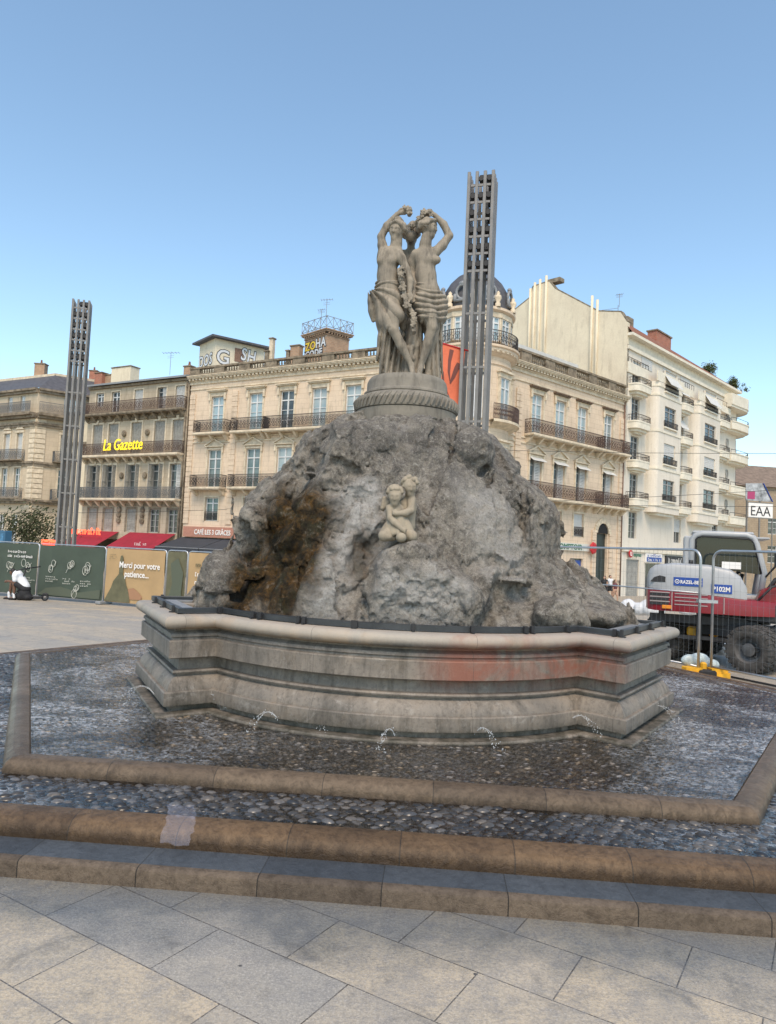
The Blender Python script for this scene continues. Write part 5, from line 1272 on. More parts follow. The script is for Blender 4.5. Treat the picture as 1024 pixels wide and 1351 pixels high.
for ang, s0, s1, cs2, w in ((FA, 0, 14, fr_cols, 1.9), (FBn, -16, 0, fl_cols, 1.0)):
    R_ = Matrix.Rotation(ang, 4, 'Z'); ops = [(c-w/2, c+w/2, a, b) for c in cs2 for a, b in ROWS]+[(c-w/2+.1, c+w/2-.1, 14.7, 16.3) for c in cs2]+[(c-w/2, c+w/2, 1., 4.2) for c in cs2]
    mb = MB(R_); wall_mesh(mb, s0, s1, GL-.6, 16.9, ops); mb.build('wall', M['stoneF'], fb)
    for c in cs2:
        for j, (a, b) in enumerate(ROWS): fwin(fb, c, a, b, w, ang, 'S' if j == 0 else 'W')
        fwin(fb, c, 14.7, 16.3, w-.2, ang, 'W'); fwin(fb, c, 1., 4.2, w, ang, 'D')
    m = MB(R_)
    for c in cs2:
        for a, b in ROWS:
            m.box(c-w/2-.16, -.07, a, c-w/2-.001, -.001, b); m.box(c+w/2+.001, -.07, a, c+w/2+.16, -.001, b); m.box(c-w/2-.2, -.12, b+.001, c+w/2+.2, -.001, b+.24)
            m.face([(c-w/2-.2, b+.35), (c+w/2+.2, b+.35), (c, b+.85)], -.14, -.001)
    for k in range(18): m.box(s0 if s0 == 0 else -.9, -.09, 4.9+k*.5, .9 if s0 == 0 else 0, -.001, 4.9+k*.5+.42)
    m.build('surround', M['trim'], fb)
    m = MB(R_); e0, e1 = (s0-.0, s1) if s0 == 0 else (s0, s1+.0)
    for z, pj in ((5.75, .7), (9.55, .25), (13.5, .3), (14.35, .85), (16.9, .45)): m.box(e0, -pj, z-.2, e1, -.001, z); m.box(e0, -pj*.6, z-.45, e1, -.001, z-.201)
    m.build('string_course', M['trimD'], fb)
    for z, segs in ((5.75, [(cs2[0]-1.6, cs2[0]+1.6), (cs2[1]-1.6, cs2[1]+1.6)] if s0 == 0 else [(-5.6, -1.5), (-11.6, -7.2)]), (9.6, [(cs2[0]-1.6, cs2[0]+1.6), (cs2[1]-1.6, cs2[1]+1.6)] if s0 == 0 else [(-5.6, -1.5), (-11.6, -7.2)]), (14.35, [(s0+.0, s1)])):
        for a, b in segs:
            sb = MB(R_).box(a, -.85, z+.001, b, -.002, z+.06).build('balcony', M['trimD'], fb)
            q = obj('railing', railing_mesh(b-a, .78 if z < 14 else 0., 1.05, M['ironG']), sb, R_ @ Vector((a, -.05 if z < 14 else -.8, z+.06))); q.rotation_euler = (0, 0, ang)
# mansard over both wings
q0 = Vector((0, 0)); dR = Vector((math.cos(FA), math.sin(FA))); dL = Vector((-math.cos(FBn), -math.sin(FBn)))
def mans(e, z): 
    mid = (dR+dL).normalized(); return [(*(dL*16+Vector((0, e))), z), (*(mid*e*1.25), z), (*(dR*14+Vector((0, e))), z)]
A_ = mans(-.1, 16.92); B_ = mans(3.2, 19.2); C_ = mans(8.0, 20.2)
ro = MB(); ro.add(A_+B_+C_, [(0, 1, 4, 3), (1, 2, 5, 4), (3, 4, 7, 6), (4, 5, 8, 7)]); ro.build('roof', M['slate'], fb)
rb = MB()
for a, b in ((B_[0], B_[1]), (B_[1], B_[2])): rb.bar(a, b, .3, .3)
rb.build('roof_ridge', M['trim'], fb)
chimney(54, 492, 480, 78, 1.1, .8, M['brickP'], 'brick chimney on the slate mansard at the far left', 1, rz=0)
chimney(124, 498, 489, 84, .9, .7, M['brick'], 'small brick chimney behind the distant mast', 1, rz=0)
# ---------------------------------------------------------------- right-hand cream building with corner turret and dome
rb_ = empty('domed_corner_building', (PB.x, PB.y, 0), AR, 'cream stone corner building with rounded domed turret, brown balconies and an arched doorway', 'building')
k_ = 1.054
rc = [4.70, 7.78, 10.9, 14.9]
GR = -.95
rU = [(c-.72, c+.72, 11.75, 14.95) for c in rc]; rM = [(c-.76, c+.76, 7.0, 10.0) for c in rc]; rL = [(7.62-.72, 7.62+.72, 4.15, 6.05), (10.76-.72, 10.76+.72, 4.15, 6.05)]
door = (13.55, 15.25, GR-.2, 4.6); shp = [(9.75, 11.6, -.05, 2.35), (5.8, 7.6, -.05, 2.35)]
mb = MB(); wall_mesh(mb, -2.6, 17.45, GR-.3, 16.35, rU+rM+rL+[door]+shp); mb.box(-2.6, .3, 16.351, 17.45, .5, 16.85)
mb.add([(-2.6, 0, GR), (17.45, 0, GR), (17.45, 12, GR), (-2.6, 9, GR), (-2.6, 0, 16.85), (17.45, 0, 16.85), (17.45, 12, 16.85), (-2.6, 9, 16.85)], [(3, 7, 6, 2), (1, 2, 6, 5), (4, 5, 6, 7)])
mb.build('wall', M['stoneL'], rb_)
for o in rU: window(rb_, o, 'L')
for o in rM: window(rb_, o, 'H')
for o in rL: window(rb_, o, 'R')
surround(rb_, rU, 'cornice', hmat=M['hood']); surround(rb_, rM, 'pediment'); surround(rb_, rL, None, .14)
for c in rM: MB().add([(c[0]-.1, -.03, c[3]+.02), (c[1]+.1, -.03, c[3]+.02), (c[1]+.1, -.45, c[3]-.28), (c[0]-.1, -.45, c[3]-.28), (c[0]-.1, -.03, c[3]-.02), (c[1]+.1, -.03, c[3]-.02), (c[1]+.1, -.45, c[3]-.31), (c[0]-.1, -.45, c[3]-.31)], [(0, 3, 2, 1), (4, 5, 6, 7), (2, 3, 7, 6), (0, 4, 7, 3), (1, 2, 6, 5)]).build('window_blind', M['shutW'], rb_)
for a, b in ((3.2, 13.15), (13.4, 17.2)):
    balcony(rb_, a, b, 11.68, .85, 1.08, M['ironR']); balcony(rb_, a, b, 6.95, .85, 1.1, M['ironR'])
for o in rL: obj('guard_rail', railing_mesh(1.44, 0., .75, M['iron']), rb_, (o[0], -.04, 4.18))
for z in (6.6, 10.9, 11.3, 15.6): band(rb_, -2., 17.4, z, z+.12, .08, M['trim'])
for x in (2.0, 16.75):
    qm = MB()
    for k in range(30):
        z = .6+k*.48
        if z < 15.2 and not (11.1 < z < 13.0 and x > 9) and not (6.3 < z < 8.2 and x > 9): qm.box(x, -.11, z, x+.66, -.001, z+.42).box(x+.05, -.06, z+.42, x+.6, -.001, z+.48)
    qm.build('quoin', M['stoneL'], rb_)
for x in (12.75, 15.42):
    qm = MB()
    for k in range(12): z = GR+.3+k*.46; qm.box(x, -.12, z, x+.62, -.001, z+.40).box(x+.05, -.06, z+.40, x+.57, -.001, z+.46)
    qm.build('quoin', M['stoneL'], rb_)
cornice(rb_, 1.2, 17.6, 16.85, .40); parapet(rb_, 2.2, 17.4, 16.97, 1.0, 3.1)
at_ = MB(); at_.box(1.0, 3.0, 16.86, 13.2, 9, 19.0); at_.box(.9, 2.8, 19.001, 13.3, 9.1, 19.2); at_.box(.7, 2.4, 19.201, 13.6, 9.3, 19.5); at_.build('attic', M['shutW'], rb_)
# arched door
ar = MB(); n = 16; cx = 14.4; r = .85
ar.face([(cx-r, 4.599), (cx+r, 4.599)]+[(cx+r*math.cos(PI*i/n), 4.6+r*math.sin(PI*i/n)) for i in range(1, n)], -.03, -.002); ar.build('door_arch', M['black'], rb_)
dm = MB(); dm.box(13.56, .22, GR-.2, 14.38, .28, 3.3); dm.box(14.42, .22, GR-.2, 15.24, .28, 3.3); dm.box(13.56, .2, 3.31, 15.24, .28, 3.5); dm.box(13.56, .24, 3.51, 15.24, .27, 4.6)
for x in (13.7, 14.55):
    for z in (.1, 1.2, 2.3): dm.box(x, .2, z-.6, x+.55, .219, z+.3)
dm.build('door', simple('black_green_door_paint', (.016, .026, .024), .4), rb_)
am = MB()
for i in range(13):
    t0 = PI*i/13; t1 = PI*(i+1)/13-.03
    am.face([(cx+(r+.02)*math.cos(t0), 4.6+(r+.02)*math.sin(t0)), (cx+(r+.45)*math.cos(t0), 4.6+(r+.45)*math.sin(t0)), (cx+(r+.45)*math.cos(t1), 4.6+(r+.45)*math.sin(t1)), (cx+(r+.02)*math.cos(t1), 4.6+(r+.02)*math.sin(t1))], -.13, -.001)
am.build('arch_stone', M['trim'], rb_)
MB().box(4.9, -.16, 2.98, 12.3, -.003, 3.58).build('shop_sign', simple('pale_sign_panel', (.55, .55, .5), .5), rb_)
text('shop_lettering', 'BonF COMPTOIR', .62, M['ltrG'], rb_, (5.7, -.17, 3.07), extrude=.01, offset=.012, sx=1.18)
rs = MB()
for i in range(7):
    a = 2*PI*i/7; rs.ell((12.55+.28*math.cos(a), -.35, 3.28+.28*math.sin(a)), (.24, .1, .24), 10, 6)
rs.ell((12.55, -.36, 3.28), (.3, .12, .3), 10, 6); rs.build('flower_sign', M['red'], rb_, True)
for (a, b, c, d) in shp:
    MB().box(a, .2, c, b, .23, d).build('shop_window', M['paneD'], rb_)
MB().box(10.7, .15, 0., 11.5, .185, 2.2).build('poster', M['ltrB'], rb_); MB().box(9.9, .15, .0, 10.6, .185, 2.2).build('poster', simple('red_brown_poster', (.30, .10, .08), .6, noise=.6, scale=3), rb_)
pipe(rb_, 17.3, GR, 16.6, simple('rusty_pipe', (.16, .09, .06), .7), .07)
# turret in the frame of the right-hand front
iv = rb_.matrix_basis.inverted() if False else (Matrix.Translation((PB.x, PB.y, 0)) @ Matrix.Rotation(AR, 4, 'Z')).inverted()
tc = iv @ Vector((5.75, 52.75, 0)); TX, TY = tc.x, tc.y; TR_ = 2.75
fa0 = -PI-.15; 
tm = MB(); prof = [(TR_, GR-.3), (TR_, 6.5), (TR_+.1, 6.55), (TR_+.1, 6.7), (TR_, 6.72), (TR_, 11.2), (TR_+.1, 11.25), (TR_+.1, 11.4), (TR_, 11.42), (TR_, 15.6), (TR_+.08, 15.65), (TR_+.08, 15.8), (TR_, 15.82), (TR_, 16.2), (TR_+.25, 16.3), (TR_+.5, 16.55), (TR_+.5, 16.7), (TR_+.62, 16.75), (TR_+.62, 16.9), (TR_-.15, 16.92), (TR_-.15, 19.3), (TR_-.05, 19.35), (TR_+.2, 19.5), (TR_+.2, 19.68), (TR_-.1, 19.72)]
tm.lathe(prof, 48, (TX, TY)); tm.build('turret_wall', M['stoneL'], rb_, 30)
dn = MB()
dn.lathe([(TR_+.2, 16.40), (TR_+.40, 16.45), (TR_+.40, 16.6), (TR_+.2, 16.62)], 48, (TX, TY))
for i in range(44):
    a = 2*PI*i/44; c_ = (TX+math.cos(a)*(TR_+.36), TY+math.sin(a)*(TR_+.36)); mm = Matrix.Translation((*c_, 0)) @ Matrix.Rotation(a, 4, 'Z'); dn.box(-.12, -.1, 16.42, .12, .1, 16.62, mm)
dn.build('turret_dentil', M['trim'], rb_)
dz = at_px(630, 356, 52.7).z
dome = [(TR_-.1, 19.7), (TR_-.12, 20.2), (TR_-.22, 20.9), (TR_-.42, 21.6), (TR_-.80, 22.35), (TR_-1.3, 22.95), (TR_-1.9, 23.3), (.45, 23.5), (.40, 23.75), (.3, 23.8), (0, 23.82)]
sc_ = (dz-19.7)/(23.82-19.7); dome = [(r, 19.7+(z-19.7)*sc_) for r, z in dome]
MB().lathe(dome, 48, (TX, TY)).build('dome', M['slate'], rb_, 40)
ocu = MB()
for i in range(8):
    a = 2*PI*i/8+.35; mm = Matrix.Translation((TX, TY, 0)) @ Matrix.Rotation(a, 4, 'Z')
    ocu.tube([(TR_-.12, .42*math.cos(t), 20.75+.5*math.sin(t)) for t in [2*PI*j/14 for j in range(14)]], .11, 6, M=mm, closed=True); ocu.box(TR_-.25, -.55, 20.05, TR_+.05, .55, 20.22, mm); ocu.ell((TR_-.15, 0, 21.35), (.16, .3, .2), 8, 6, mm)
    for sy in (-1, 1): ocu.ell((TR_-.05, sy*.5, 20.35), (.14, .16, .32), 8, 6, mm)
    ocu.build('dormer', M['zinc'], rb_, True); ocu = MB()
urn = MB()
for i in range(10):
    a = 2*PI*i/10+.05; c_ = (TX+math.cos(a)*(TR_+.12), TY+math.sin(a)*(TR_+.12)); urn.lathe([(.2, 19.69), (.2, 19.95), (.12, 20.0), (.26, 20.3), (.22, 20.5), (.1, 20.55), (.14, 20.7), (0, 20.85)], 8, c_)
    urn.build('urn', M['trim'], rb_, True); urn = MB()
for i in range(8):
    a = -PI+PI*i/7*1.0-.1
    mm = Matrix.Translation((TX, TY, 0)) @ Matrix.Rotation(a+PI/2, 4, 'Z')
    for (z0, z1, ro_, w) in ((11.75, 14.8, TR_, 1.1), (7.0, 9.9, TR_, 1.1), (17.3, 19.0, TR_-.15, .9)):
        f, p_ = casement(w, z1-z0, M['frame'], M['paneL' if z0 > 11 else 'paneD'], .76, 1)
        if i % 2 == 0 or z0 > 17:
            q = obj('window', f, rb_); q.matrix_local = mm @ Matrix.Translation((-w/2, -ro_-.06, z0)); obj('pane', p_, q)
            s_ = MB(mm); s_.box(-w/2-.15, -ro_-.10, z0, -w/2-.005, -ro_+.1, z1); s_.box(w/2+.005, -ro_-.10, z0, w/2+.15, -ro_+.1, z1); s_.box(-w/2-.2, -ro_-.14, z1, w/2+.2, -ro_+.1, z1+.35)
            if z0 < 17: s_.box(-w/2-.32, -ro_-.30, z1+.35, w/2+.32, -ro_+.1, z1+.5)
            s_.build('surround', M['trim'], rb_)
def round_balcony(z, R, h, mat, a0=-PI-.2, a1=.2, name='balcony', slab=True):
    if slab:
        s_ = MB().lathe([(TR_-.05, z-.55), (R-.35, z-.35), (R-.1, z-.2), (R, z-.18), (R, z), (TR_-.05, z+.002)], 40, (TX, TY), a0, a1).build(name, M['trim'], rb_, 30)
    else: s_ = rb_
    m = MB(); n = 70; P = lambda i, r, zz: (TX+math.cos(a0+(a1-a0)*i/n)*r, TY+math.sin(a0+(a1-a0)*i/n)*r, zz)
    for zz, rr in ((.06, .02), (h*.8, .014), (h, .03)): m.tube([P(i, R-.06, z+zz) for i in range(n+1)], rr, 4)
    for i in range(n+1): m.bar(P(i, R-.06, z+.05), P(i, R-.06, z+h), .026, .026)
    for i in range(0, n-1, 2): m.bar(P(i, R-.06, z+h*.2), P(i+2, R-.06, z+h*.75), .022, .02); m.bar(P(i+2, R-.06, z+h*.2), P(i, R-.06, z+h*.75), .022, .02)
    m.build('railing', mat, s_)
round_balcony(11.68, TR_+.75, 1.08, M['ironR'], -PI*.62, -.1); round_balcony(6.95, TR_+.75, 1.1, M['ironR'], -PI*.62, -.1); round_balcony(16.93, TR_+.5, 1.0, M['iron'], slab=False)
# ---------------------------------------------------------------- white apartment block on the right
E0 = PB+TR*17.6; AW = math.radians(46)
wb = empty('white_apartment_block', (E0.x, E0.y, 0), AW, 'tall cream rendered apartment block with bow fronts and rounded balconies on the right', 'building')
GW = -1.3
lv = [4.35, 7.85, 11.3, 14.85, 18.25]     # floor levels of the upper storeys
LW = 31.0; TOPZ = 21.9
mb = MB(); c1 = [(1.1, 2.7)]; c2 = [(11.0, 12.7)]; c3 = [(21.2, 22.9)]
ops = []
for z in lv:
    for a, b in ((1.2, 2.8), (11.2, 12.9), (21.4, 23.0)): ops.append((a, b, z+.05, z+2.45))
att = [(2.9, 5.2, 21.9-.05, 22.35)]
shut_ = [(1.0, 3.6, GW+.1, 2.5), (4.9, 8.3, GW+.1, 2.2), (9.4, 13.4, GW+.1, 2.2), (15., 20., GW+.1, 2.2)]
wall_mesh(mb, 0, LW-3, GW-.3, TOPZ, ops+shut_)
mb.box(.0, .31, GW, .3, 12, TOPZ)
mb.add([(0, .0, GW), (LW-3, 0, GW), (LW-3, 13, GW), (0, 13, GW), (0, 0, TOPZ), (LW-3, 0, TOPZ), (LW-3, 13, TOPZ), (0, 13, TOPZ)], [(0, 4, 7, 3), (3, 7, 6, 2), (1, 2, 6, 5), (4, 5, 6, 7)])
mb.build('wall', M['white'], wb)
kinds = ['G', 'G', 'G', 'R', 'P']
for i, o in enumerate(ops): window(wb, o, 'GPGGGGGRPGRPPGG'[i % 15])
# bow fronts
def bow(x0, x1, d, zb, zt):
    ins = .55; yy = -d
    zs = [v for v in lv[1:]]
    wo = [(x0+1.75, x1-1.75, z+.35, z+2.35) for z in zs]
    m = MB(); L = x1-x0
    Mf = Matrix.Translation((0, yy, 0)); m.M = Mf; wall_mesh(m, x0+ins, x1-ins, zb, zt, wo, .2); m.M = None
    for sgn, xa, xb in ((1, x0, x0+ins), (-1, x1, x1-ins)):
        pts = []
        for i in range(6):
            t = PI/2*i/5; pts.append((xa+(xb-xa)*(1-math.cos(t)), yy*math.sin(t)))
        for i in range(5):
            q = [(*pts[i], zb), (*pts[i+1], zb), (*pts[i+1], zt), (*pts[i], zt)]; m.add(q, [(0, 1, 2, 3) if sgn > 0 else (3, 2, 1, 0)])
    ol = [(x0, -.001)]+[(x0+ins*(1-math.cos(PI/2*i/5)), yy*math.sin(PI/2*i/5)) for i in range(1, 6)]+[(x1-ins*(1-math.cos(PI/2*i/5)), yy*math.sin(PI/2*i/5)) for i in range(5, 0, -1)]+[(x1, -.001)]
    m.add([(x, y, zt) for x, y in ol], [tuple(range(len(ol)))]); m.add([(x, y, zb) for x, y in ol], [tuple(range(len(ol)))[::-1]])
    o = m.build('bow_front', M['white'], wb, 25)
    for z in zs+[zt-.2]:
        b = MB()
        big = [(cx*(1+0)+(.0), y*1.0) for cx, y in ol]; cx0 = (x0+x1)/2
        pr = [((x-cx0)*1.012+cx0, y*1.06-.01 if y < -.01 else y) for x, y in ol]; b.prism(pr, z-.28, z-.06); b.build('string_course', M['trimW'], wb)
    cb_ = MB(); cb_.prism([((x-(x0+x1)/2)*.7+(x0+x1)/2, y*.8 if y < -.01 else y) for x, y in ol], zb-.25, zb-.001); cb_.build('corbel', M['trimW'], wb)
    for i, w_ in enumerate(wo):
        k = 'GPGP'[(i+int(x0)) % 4] if i < 3 else 'P'
        q = window(wb, w_, k, yy+.14)
        obj('guard_rail', railing_mesh(w_[1]-w_[0]+.3, .12, .55, M['iron'], .14, 'plain'), wb, (w_[0]-.15, yy-.02, w_[2]))
        MB().box(w_[0]-.2, yy-.16, w_[2]-.13, w_[1]+.2, yy-.002, w_[2]-.01).build('sill', M['trimW'], wb)
bow(4.3, 10.4, 1.0, 7.0, 19.3); bow(14.3, 20.9, 1.0, 6.7, 19.3)
def tilt_blind(x0, x1, yy, z1, dy, dz):
    m = MB(); m.add([(x0, yy, z1), (x1, yy, z1), (x1, yy-dy, z1-dz), (x0, yy-dy, z1-dz), (x0, yy, z1-.03), (x1, yy, z1-.03), (x1, yy-dy, z1-dz-.03), (x0, yy-dy, z1-dz-.03)], [(0, 3, 2, 1), (4, 5, 6, 7), (2, 3, 7, 6), (0, 4, 7, 3), (1, 2, 6, 5)]); m.build('window_blind', M['shutW'], wb)
for a, b, yy, z in ((5.9, 8.8, -1.02, 20.1-.0), (15.9, 19.2, -1.02, 20.1), (11.1, 13.0, -.02, 20.3), (11.1, 13.0, -.02, 16.9)): tilt_blind(a, b, yy, z, .6, .95)
# small rounded balconies of the straight bays
def tub(x0, x1, D, z, h=1.25, n=14, rail=.55, th=None, r=.45):
    ol = [(x0, -.002)]; cx = (x0+x1)/2; hw = (x1-x0)/2
    for i in range(n+1):
        t = PI-PI*i/n; ct, st = math.cos(t), math.sin(t); e = r
        ol.append((cx+hw*math.copysign(abs(ct)**e, ct), -D*abs(st)**e))
    ol.append((x1, -.002)); m = MB()
    m.prism(ol, z-.55, z+.0); m.prism([((x-cx)*1.03+cx, y*1.03) for x, y in ol], z+.002, z+.14); m.prism([((x-cx)*.8+cx, y*.75) for x, y in ol], z-.78, z-.552); m.prism([((x-cx)*.5+cx, y*.45) for x, y in ol], z-.95, z-.782)
    o = m.build('balcony', M['trimW'], wb, 30); k = MB()
    path = [(x, y, z+.14+rail) for x, y in ol]; k.tube(path, .03, 5); k.tube([(x, y, z+.14+rail*.5) for x, y in ol], .02, 5)
    L = 0
    for i in range(len(ol)-1):
        a, b = Vector(ol[i]), Vector(ol[i+1]); q = max(1, int((b-a).length/.16))
        for j in range(q): c = a.lerp(b, j/q); k.bar((c.x, c.y, z+.14), (c.x, c.y, z+.14+rail), .022, .022)
    k.build('railing', M['iron'], o); return o
for z in lv[1:]:
    tub(.5, 3.6, .95, z); tub(10.7, 13.6, .95, z) if z > 5 else None; tub(20.9, 24.2, .95, z)
# attic terrace, eaves and roof
tz = 20.05
m = MB(); m.box(.05, -.18, 21.45, LW-2.6, -.002, 21.75); m.box(.0, -.5, TOPZ+.75, LW-2.4, .6, TOPZ+1.0); m.box(.2, .1, TOPZ+.001, LW-3, .12, TOPZ+.749); m.build('eaves', M['trimW'], wb)
m = MB(); m.box(.1, -.12, 19.35, 4.3, -.002, 20.3)
for a, b in ((4.3, 10.4), (14.3, 20.9)): m.box(a, -1.02, 19.31, b, -.9, 20.25)
m.box(10.4, -.5, 19.5, 14.3, -.38, 20.2); m.box(20.9, -.5, 19.5, 25., -.38, 20.2); m.build('terrace_parapet', M['trimW'], wb)
ats = [(2.9, 5.2, 20.4, 21.4), (7.6, 9.4, 20.4, 21.4), (11.9, 14.2, 20.4, 21.4)]
for o in ats: obj('roller_shutter', roller_mesh(o[1]-o[0], o[3]-o[2], M['shutW']), wb, (o[0], -.04, o[2]))
rl = MB()
for a, b, y in ((.2, 4.3, -.08), (10.4, 14.3, -.44), (20.9, 25, -.44)):
    rl.tube([(a, y, 20.75), (b, y, 20.75)], .025, 5)
    for i in range(8): x = a+(b-a)*i/7; rl.bar((x, y, 20.2), (x, y, 20.75), .03, .03)
rl.build('terrace_railing', M['iron'], wb)
ro = MB(); ro.add([(.0, -.45, TOPZ+1.003), (LW-2.4, -.45, TOPZ+1.003), (LW-3, 6.2, 24.3), (3.7, 6.4, 26.0), (.0, .4, 25.2-1.2)], [(0, 1, 2, 3, 4)]); ro.add([(LW-3, 6.2, 24.3), (3.7, 6.4, 26.0), (3.7, 12, 23), (LW-3, 12, 23)], [(0, 1, 2, 3)]); ro.build('roof', M['tile'], wb)
# party wall seen over the lower roof: local y runs back from the street front
gp = [(.0, 10.), (.0, 23.85), (.66, 24.9), (2.92, 25.4), (7.6, 28.6), (8.3, 29.5), (10.2, 29.35), (10.5, 28.3), (12.7, 27.2), (16., 24.), (16, 10)]
g_ = MB(); n = len(gp); g_.add([(-.06, y, z) for y, z in gp]+[(.35, y, z) for y, z in gp], [tuple(range(n)), tuple(range(n, 2*n))[::-1]]+[(i, n+i, n+(i+1) % n, (i+1) % n) for i in range(n)]); g_.build('party_wall', M['gable'], wb)
cp = MB()
for i in range(1, len(gp)-3): cp.bar((.18, gp[i][0], gp[i][1]+.06), (.18, gp[i+1][0], gp[i+1][1]+.06), .5, .12)
cp.build('coping', M['trimD'], wb)
for yv, zb, zt_ in ((8.6, 18.8, 30.1), (9.3, 18.8, 29.9), (9.9, 18.8, 29.7), (10.4, 18.8, 29.2), (3.55, 17., 27.0), (3.0, 17., 26.5)):
    MB().tube([(-.14, yv, zb), (-.14, yv, zt_)], .13, 8).build('flue', M['gable'], wb, True)
MB().box(.06, 7.2, 29.35, .9, 8.6, 29.75).build('chimney_cap', M['trimD'], wb)
# red brick chimney
ch = MB(); ch.bbox(11.0, 2.2, 22.6, 14.6, 3.2, 26.3, .02); q = ch.build('chimney', M['brick'], wb); MB().box(10.9, 2.1, 26.302, 14.7, 3.3, 26.45).build('chimney_cap', M['trimD'], q)
wr = MB()
for y in (1.2, 2.8, 4.4): wr.bar((.4, y, 24.5), (.4, y, 25.9-.1*y), .04, .04)
for z in (25.0, 25.5): wr.bar((.4, 1.2, z), (.4, 4.4, z+.25), .03, .03)
wr.build('roof_railing', M['zinc'], wb); MB().bbox(1.2, .6, 23.4, 2.4, 1.8, 24.9, .03).build('chimney', M['trimD'], wb)
# rounded corner with sweeping balconies
CX, CYl, CR = LW-3.0, 2.0, 2.0
c_ = MB(); c_.lathe([(CR, GW-.3), (CR, TOPZ+.3)], 20, (CX, CYl), -PI/2, .3); c_.build('rounded_corner', M['white'], wb, 30)
def sweep_balcony(z):
    """long tray wrapping the rounded corner"""
    def ol(e): return [(24.3, -.002), (24.3, -.9-e), (25.2, -1.15-e)]+[(CX+(CR+1.35+e)*math.cos(t), CYl+(CR+1.35+e)*math.sin(t)) for t in [-PI/2+.08+i*(PI/2+.1)/12 for i in range(13)]]+[(CX+.6, CYl+1.2)]
    m = MB(); m.prism(ol(0), z-.25, z+.55); m.prism(ol(.06), z+.552, z+.68); m.prism(ol(-.35), z-.45, z-.252); o = m.build('balcony', M['trimW'], wb, 30)
    k = MB(); P = ol(-.05)[1:-1]; k.tube([(x, y, z+1.05) for x, y in P], .03, 5)
    for x, y in P: k.bar((x, y, z+.68), (x, y, z+1.05), .035, .035)
    k.build('railing', M['iron'], o)
for z in (7.3, 10.75, 14.45, 18.1): sweep_balcony(z)
m = MB()
for t in range(1): pass
def top_tray(z):
    ol = [(24.0, -.002), (24.0, -1.)]+[(CX+(CR+1.3)*math.cos(t), CYl+(CR+1.3)*math.sin(t)) for t in [-PI/2+.08+i*(PI/2+.1)/12 for i in range(13)]]+[(CX+.6, CYl+1.2)]
    m.prism(ol, z-.3, z+.95); m.prism([(x, y+.1) for x, y in ol], z-.55, z-.301)
top_tray(21.2-.3); m.build('terrace_parapet', M['trimW'], wb, 30)
m = MB()
for z in lv:
    a = -PI/2+.75; mm = Matrix.Translation((CX, CYl, 0)) @ Matrix.Rotation(a+PI/2, 4, 'Z'); m.box(-.45, -CR-.02, z+.2, .45, -CR+.05, z+2.35, mm)
m.build('window', M['paneD'], wb)
po = MB()
for z in lv[1:]:
    po.tube([(25.4+.32*math.cos(t), -.05, z+1.5+.5*math.sin(t)) for t in [2*PI*i/14 for i in range(14)]], .07, 6, closed=True)
    po.face([(25.4+.3*math.cos(2*PI*i/14), z+1.5+.48*math.sin(2*PI*i/14)) for i in range(14)], -.04, -.003)
po.build('porthole', M['shut'], wb)
# street level
obj('roller_shutter', roller_mesh(2.6, 2.4-GW, M['shut']), wb, (1.0, .1, GW+.1))
for (a, b, c, d) in shut_[1:]: MB().box(a, .2, c, b, .22, d).build('shop_window', M['paneD'], wb)
band(wb, .05, LW-3, 3.2, 3.45, .18, M['trimW'])
MB().box(4.6, -.2, 2.3, 8.1, -.003, 3.15).build('shop_sign', M['ltr'], wb); MB().box(4.75, -.23, 2.38, 7.95, -.201, 2.8).build('shop_sign', M['ltrB'], wb); squiggle(wb, 'shop_lettering', 4.9, 7.8, 2.86, .24, M['ltrB'], -.205, 9, 21, .06); squiggle(wb, 'shop_lettering', 4.95, 7.7, 2.44, .26, M['ltr'], -.235, 10, 22, .06)
MB().box(9.2, -.2, 2.15, 13.2, -.003, 3.05).build('shop_sign', M['ltrK'], wb); squiggle(wb, 'shop_lettering', 9.6, 12.9, 2.35, .5, M['ltr'], -.205, 11, 23, .07)
ud = MB(); ud.face([(1.3+.34*math.cos(2*PI*i/16), 3.0+.34*math.sin(2*PI*i/16)) for i in range(16)], -.3, -.21); ud.build('shop_sign', M['red'], wb)
text('shop_lettering', 'U', .5, M['ltr'], wb, (1.12, -.31, 2.83), extrude=.01, offset=.02); text('shop_lettering', 'express', .5, M['ltrG'], wb, (1.75, -.31, 2.78), extrude=.01, offset=.012)
# terrace plants
def leafy(name, px, py, Y, w, h, n, seed, lab, cat='plant', grp=None, stem=True, mat=None, leaf=.2):
    p = aty(px, py, Y); r = empty(name, p, 0, lab, cat, grp); q = np.random.default_rng(seed); m = MB()
    cl = [(q.normal(0, w*.3), q.normal(0, w*.3), h*(.25+.7*q.random()), w*(.18+.2*q.random())) for _ in range(max(4, n//45))]
    for i in range(n):
        cx, cy, cz, cr_ = cl[q.integers(len(cl))]; c = Vector((cx+q.normal(0, cr_*.6), cy+q.normal(0, cr_*.6), max(.05, cz+q.normal(0, cr_*.6)))); s = leaf*(.6+.7*q.random()); a = Vector(q.normal(0, 1, 3)).normalized(); b = a.orthogonal().normalized(); d = a.cross(b)
        m.add([c-b*s*.5, c+d*s*.22, c+b*s*.5, c-d*s*.22], [(0, 1, 2, 3)])
    m.build('foliage', mat or M['leaf'], r)
    if stem:
        t = MB()
        for i in range(5): e = Vector((q.normal(0, w*.25), q.normal(0, w*.25), h*.75)); t.tube([(0, 0, -.1), e*.5+Vector((q.normal(0, .03), 0, 0)), e], [.035, .025, .01], 5)
        t.build('stem', M['bark'], r)
    return r
g = NG('leaf_green'); oi = g.noise(g.co(), 3., 3, .6); M['leaf'] = g.done(g.mix(g.rng(oi, .35, .65), (.045, .075, .022), (.11, .12, .045)), .6, None, .3)
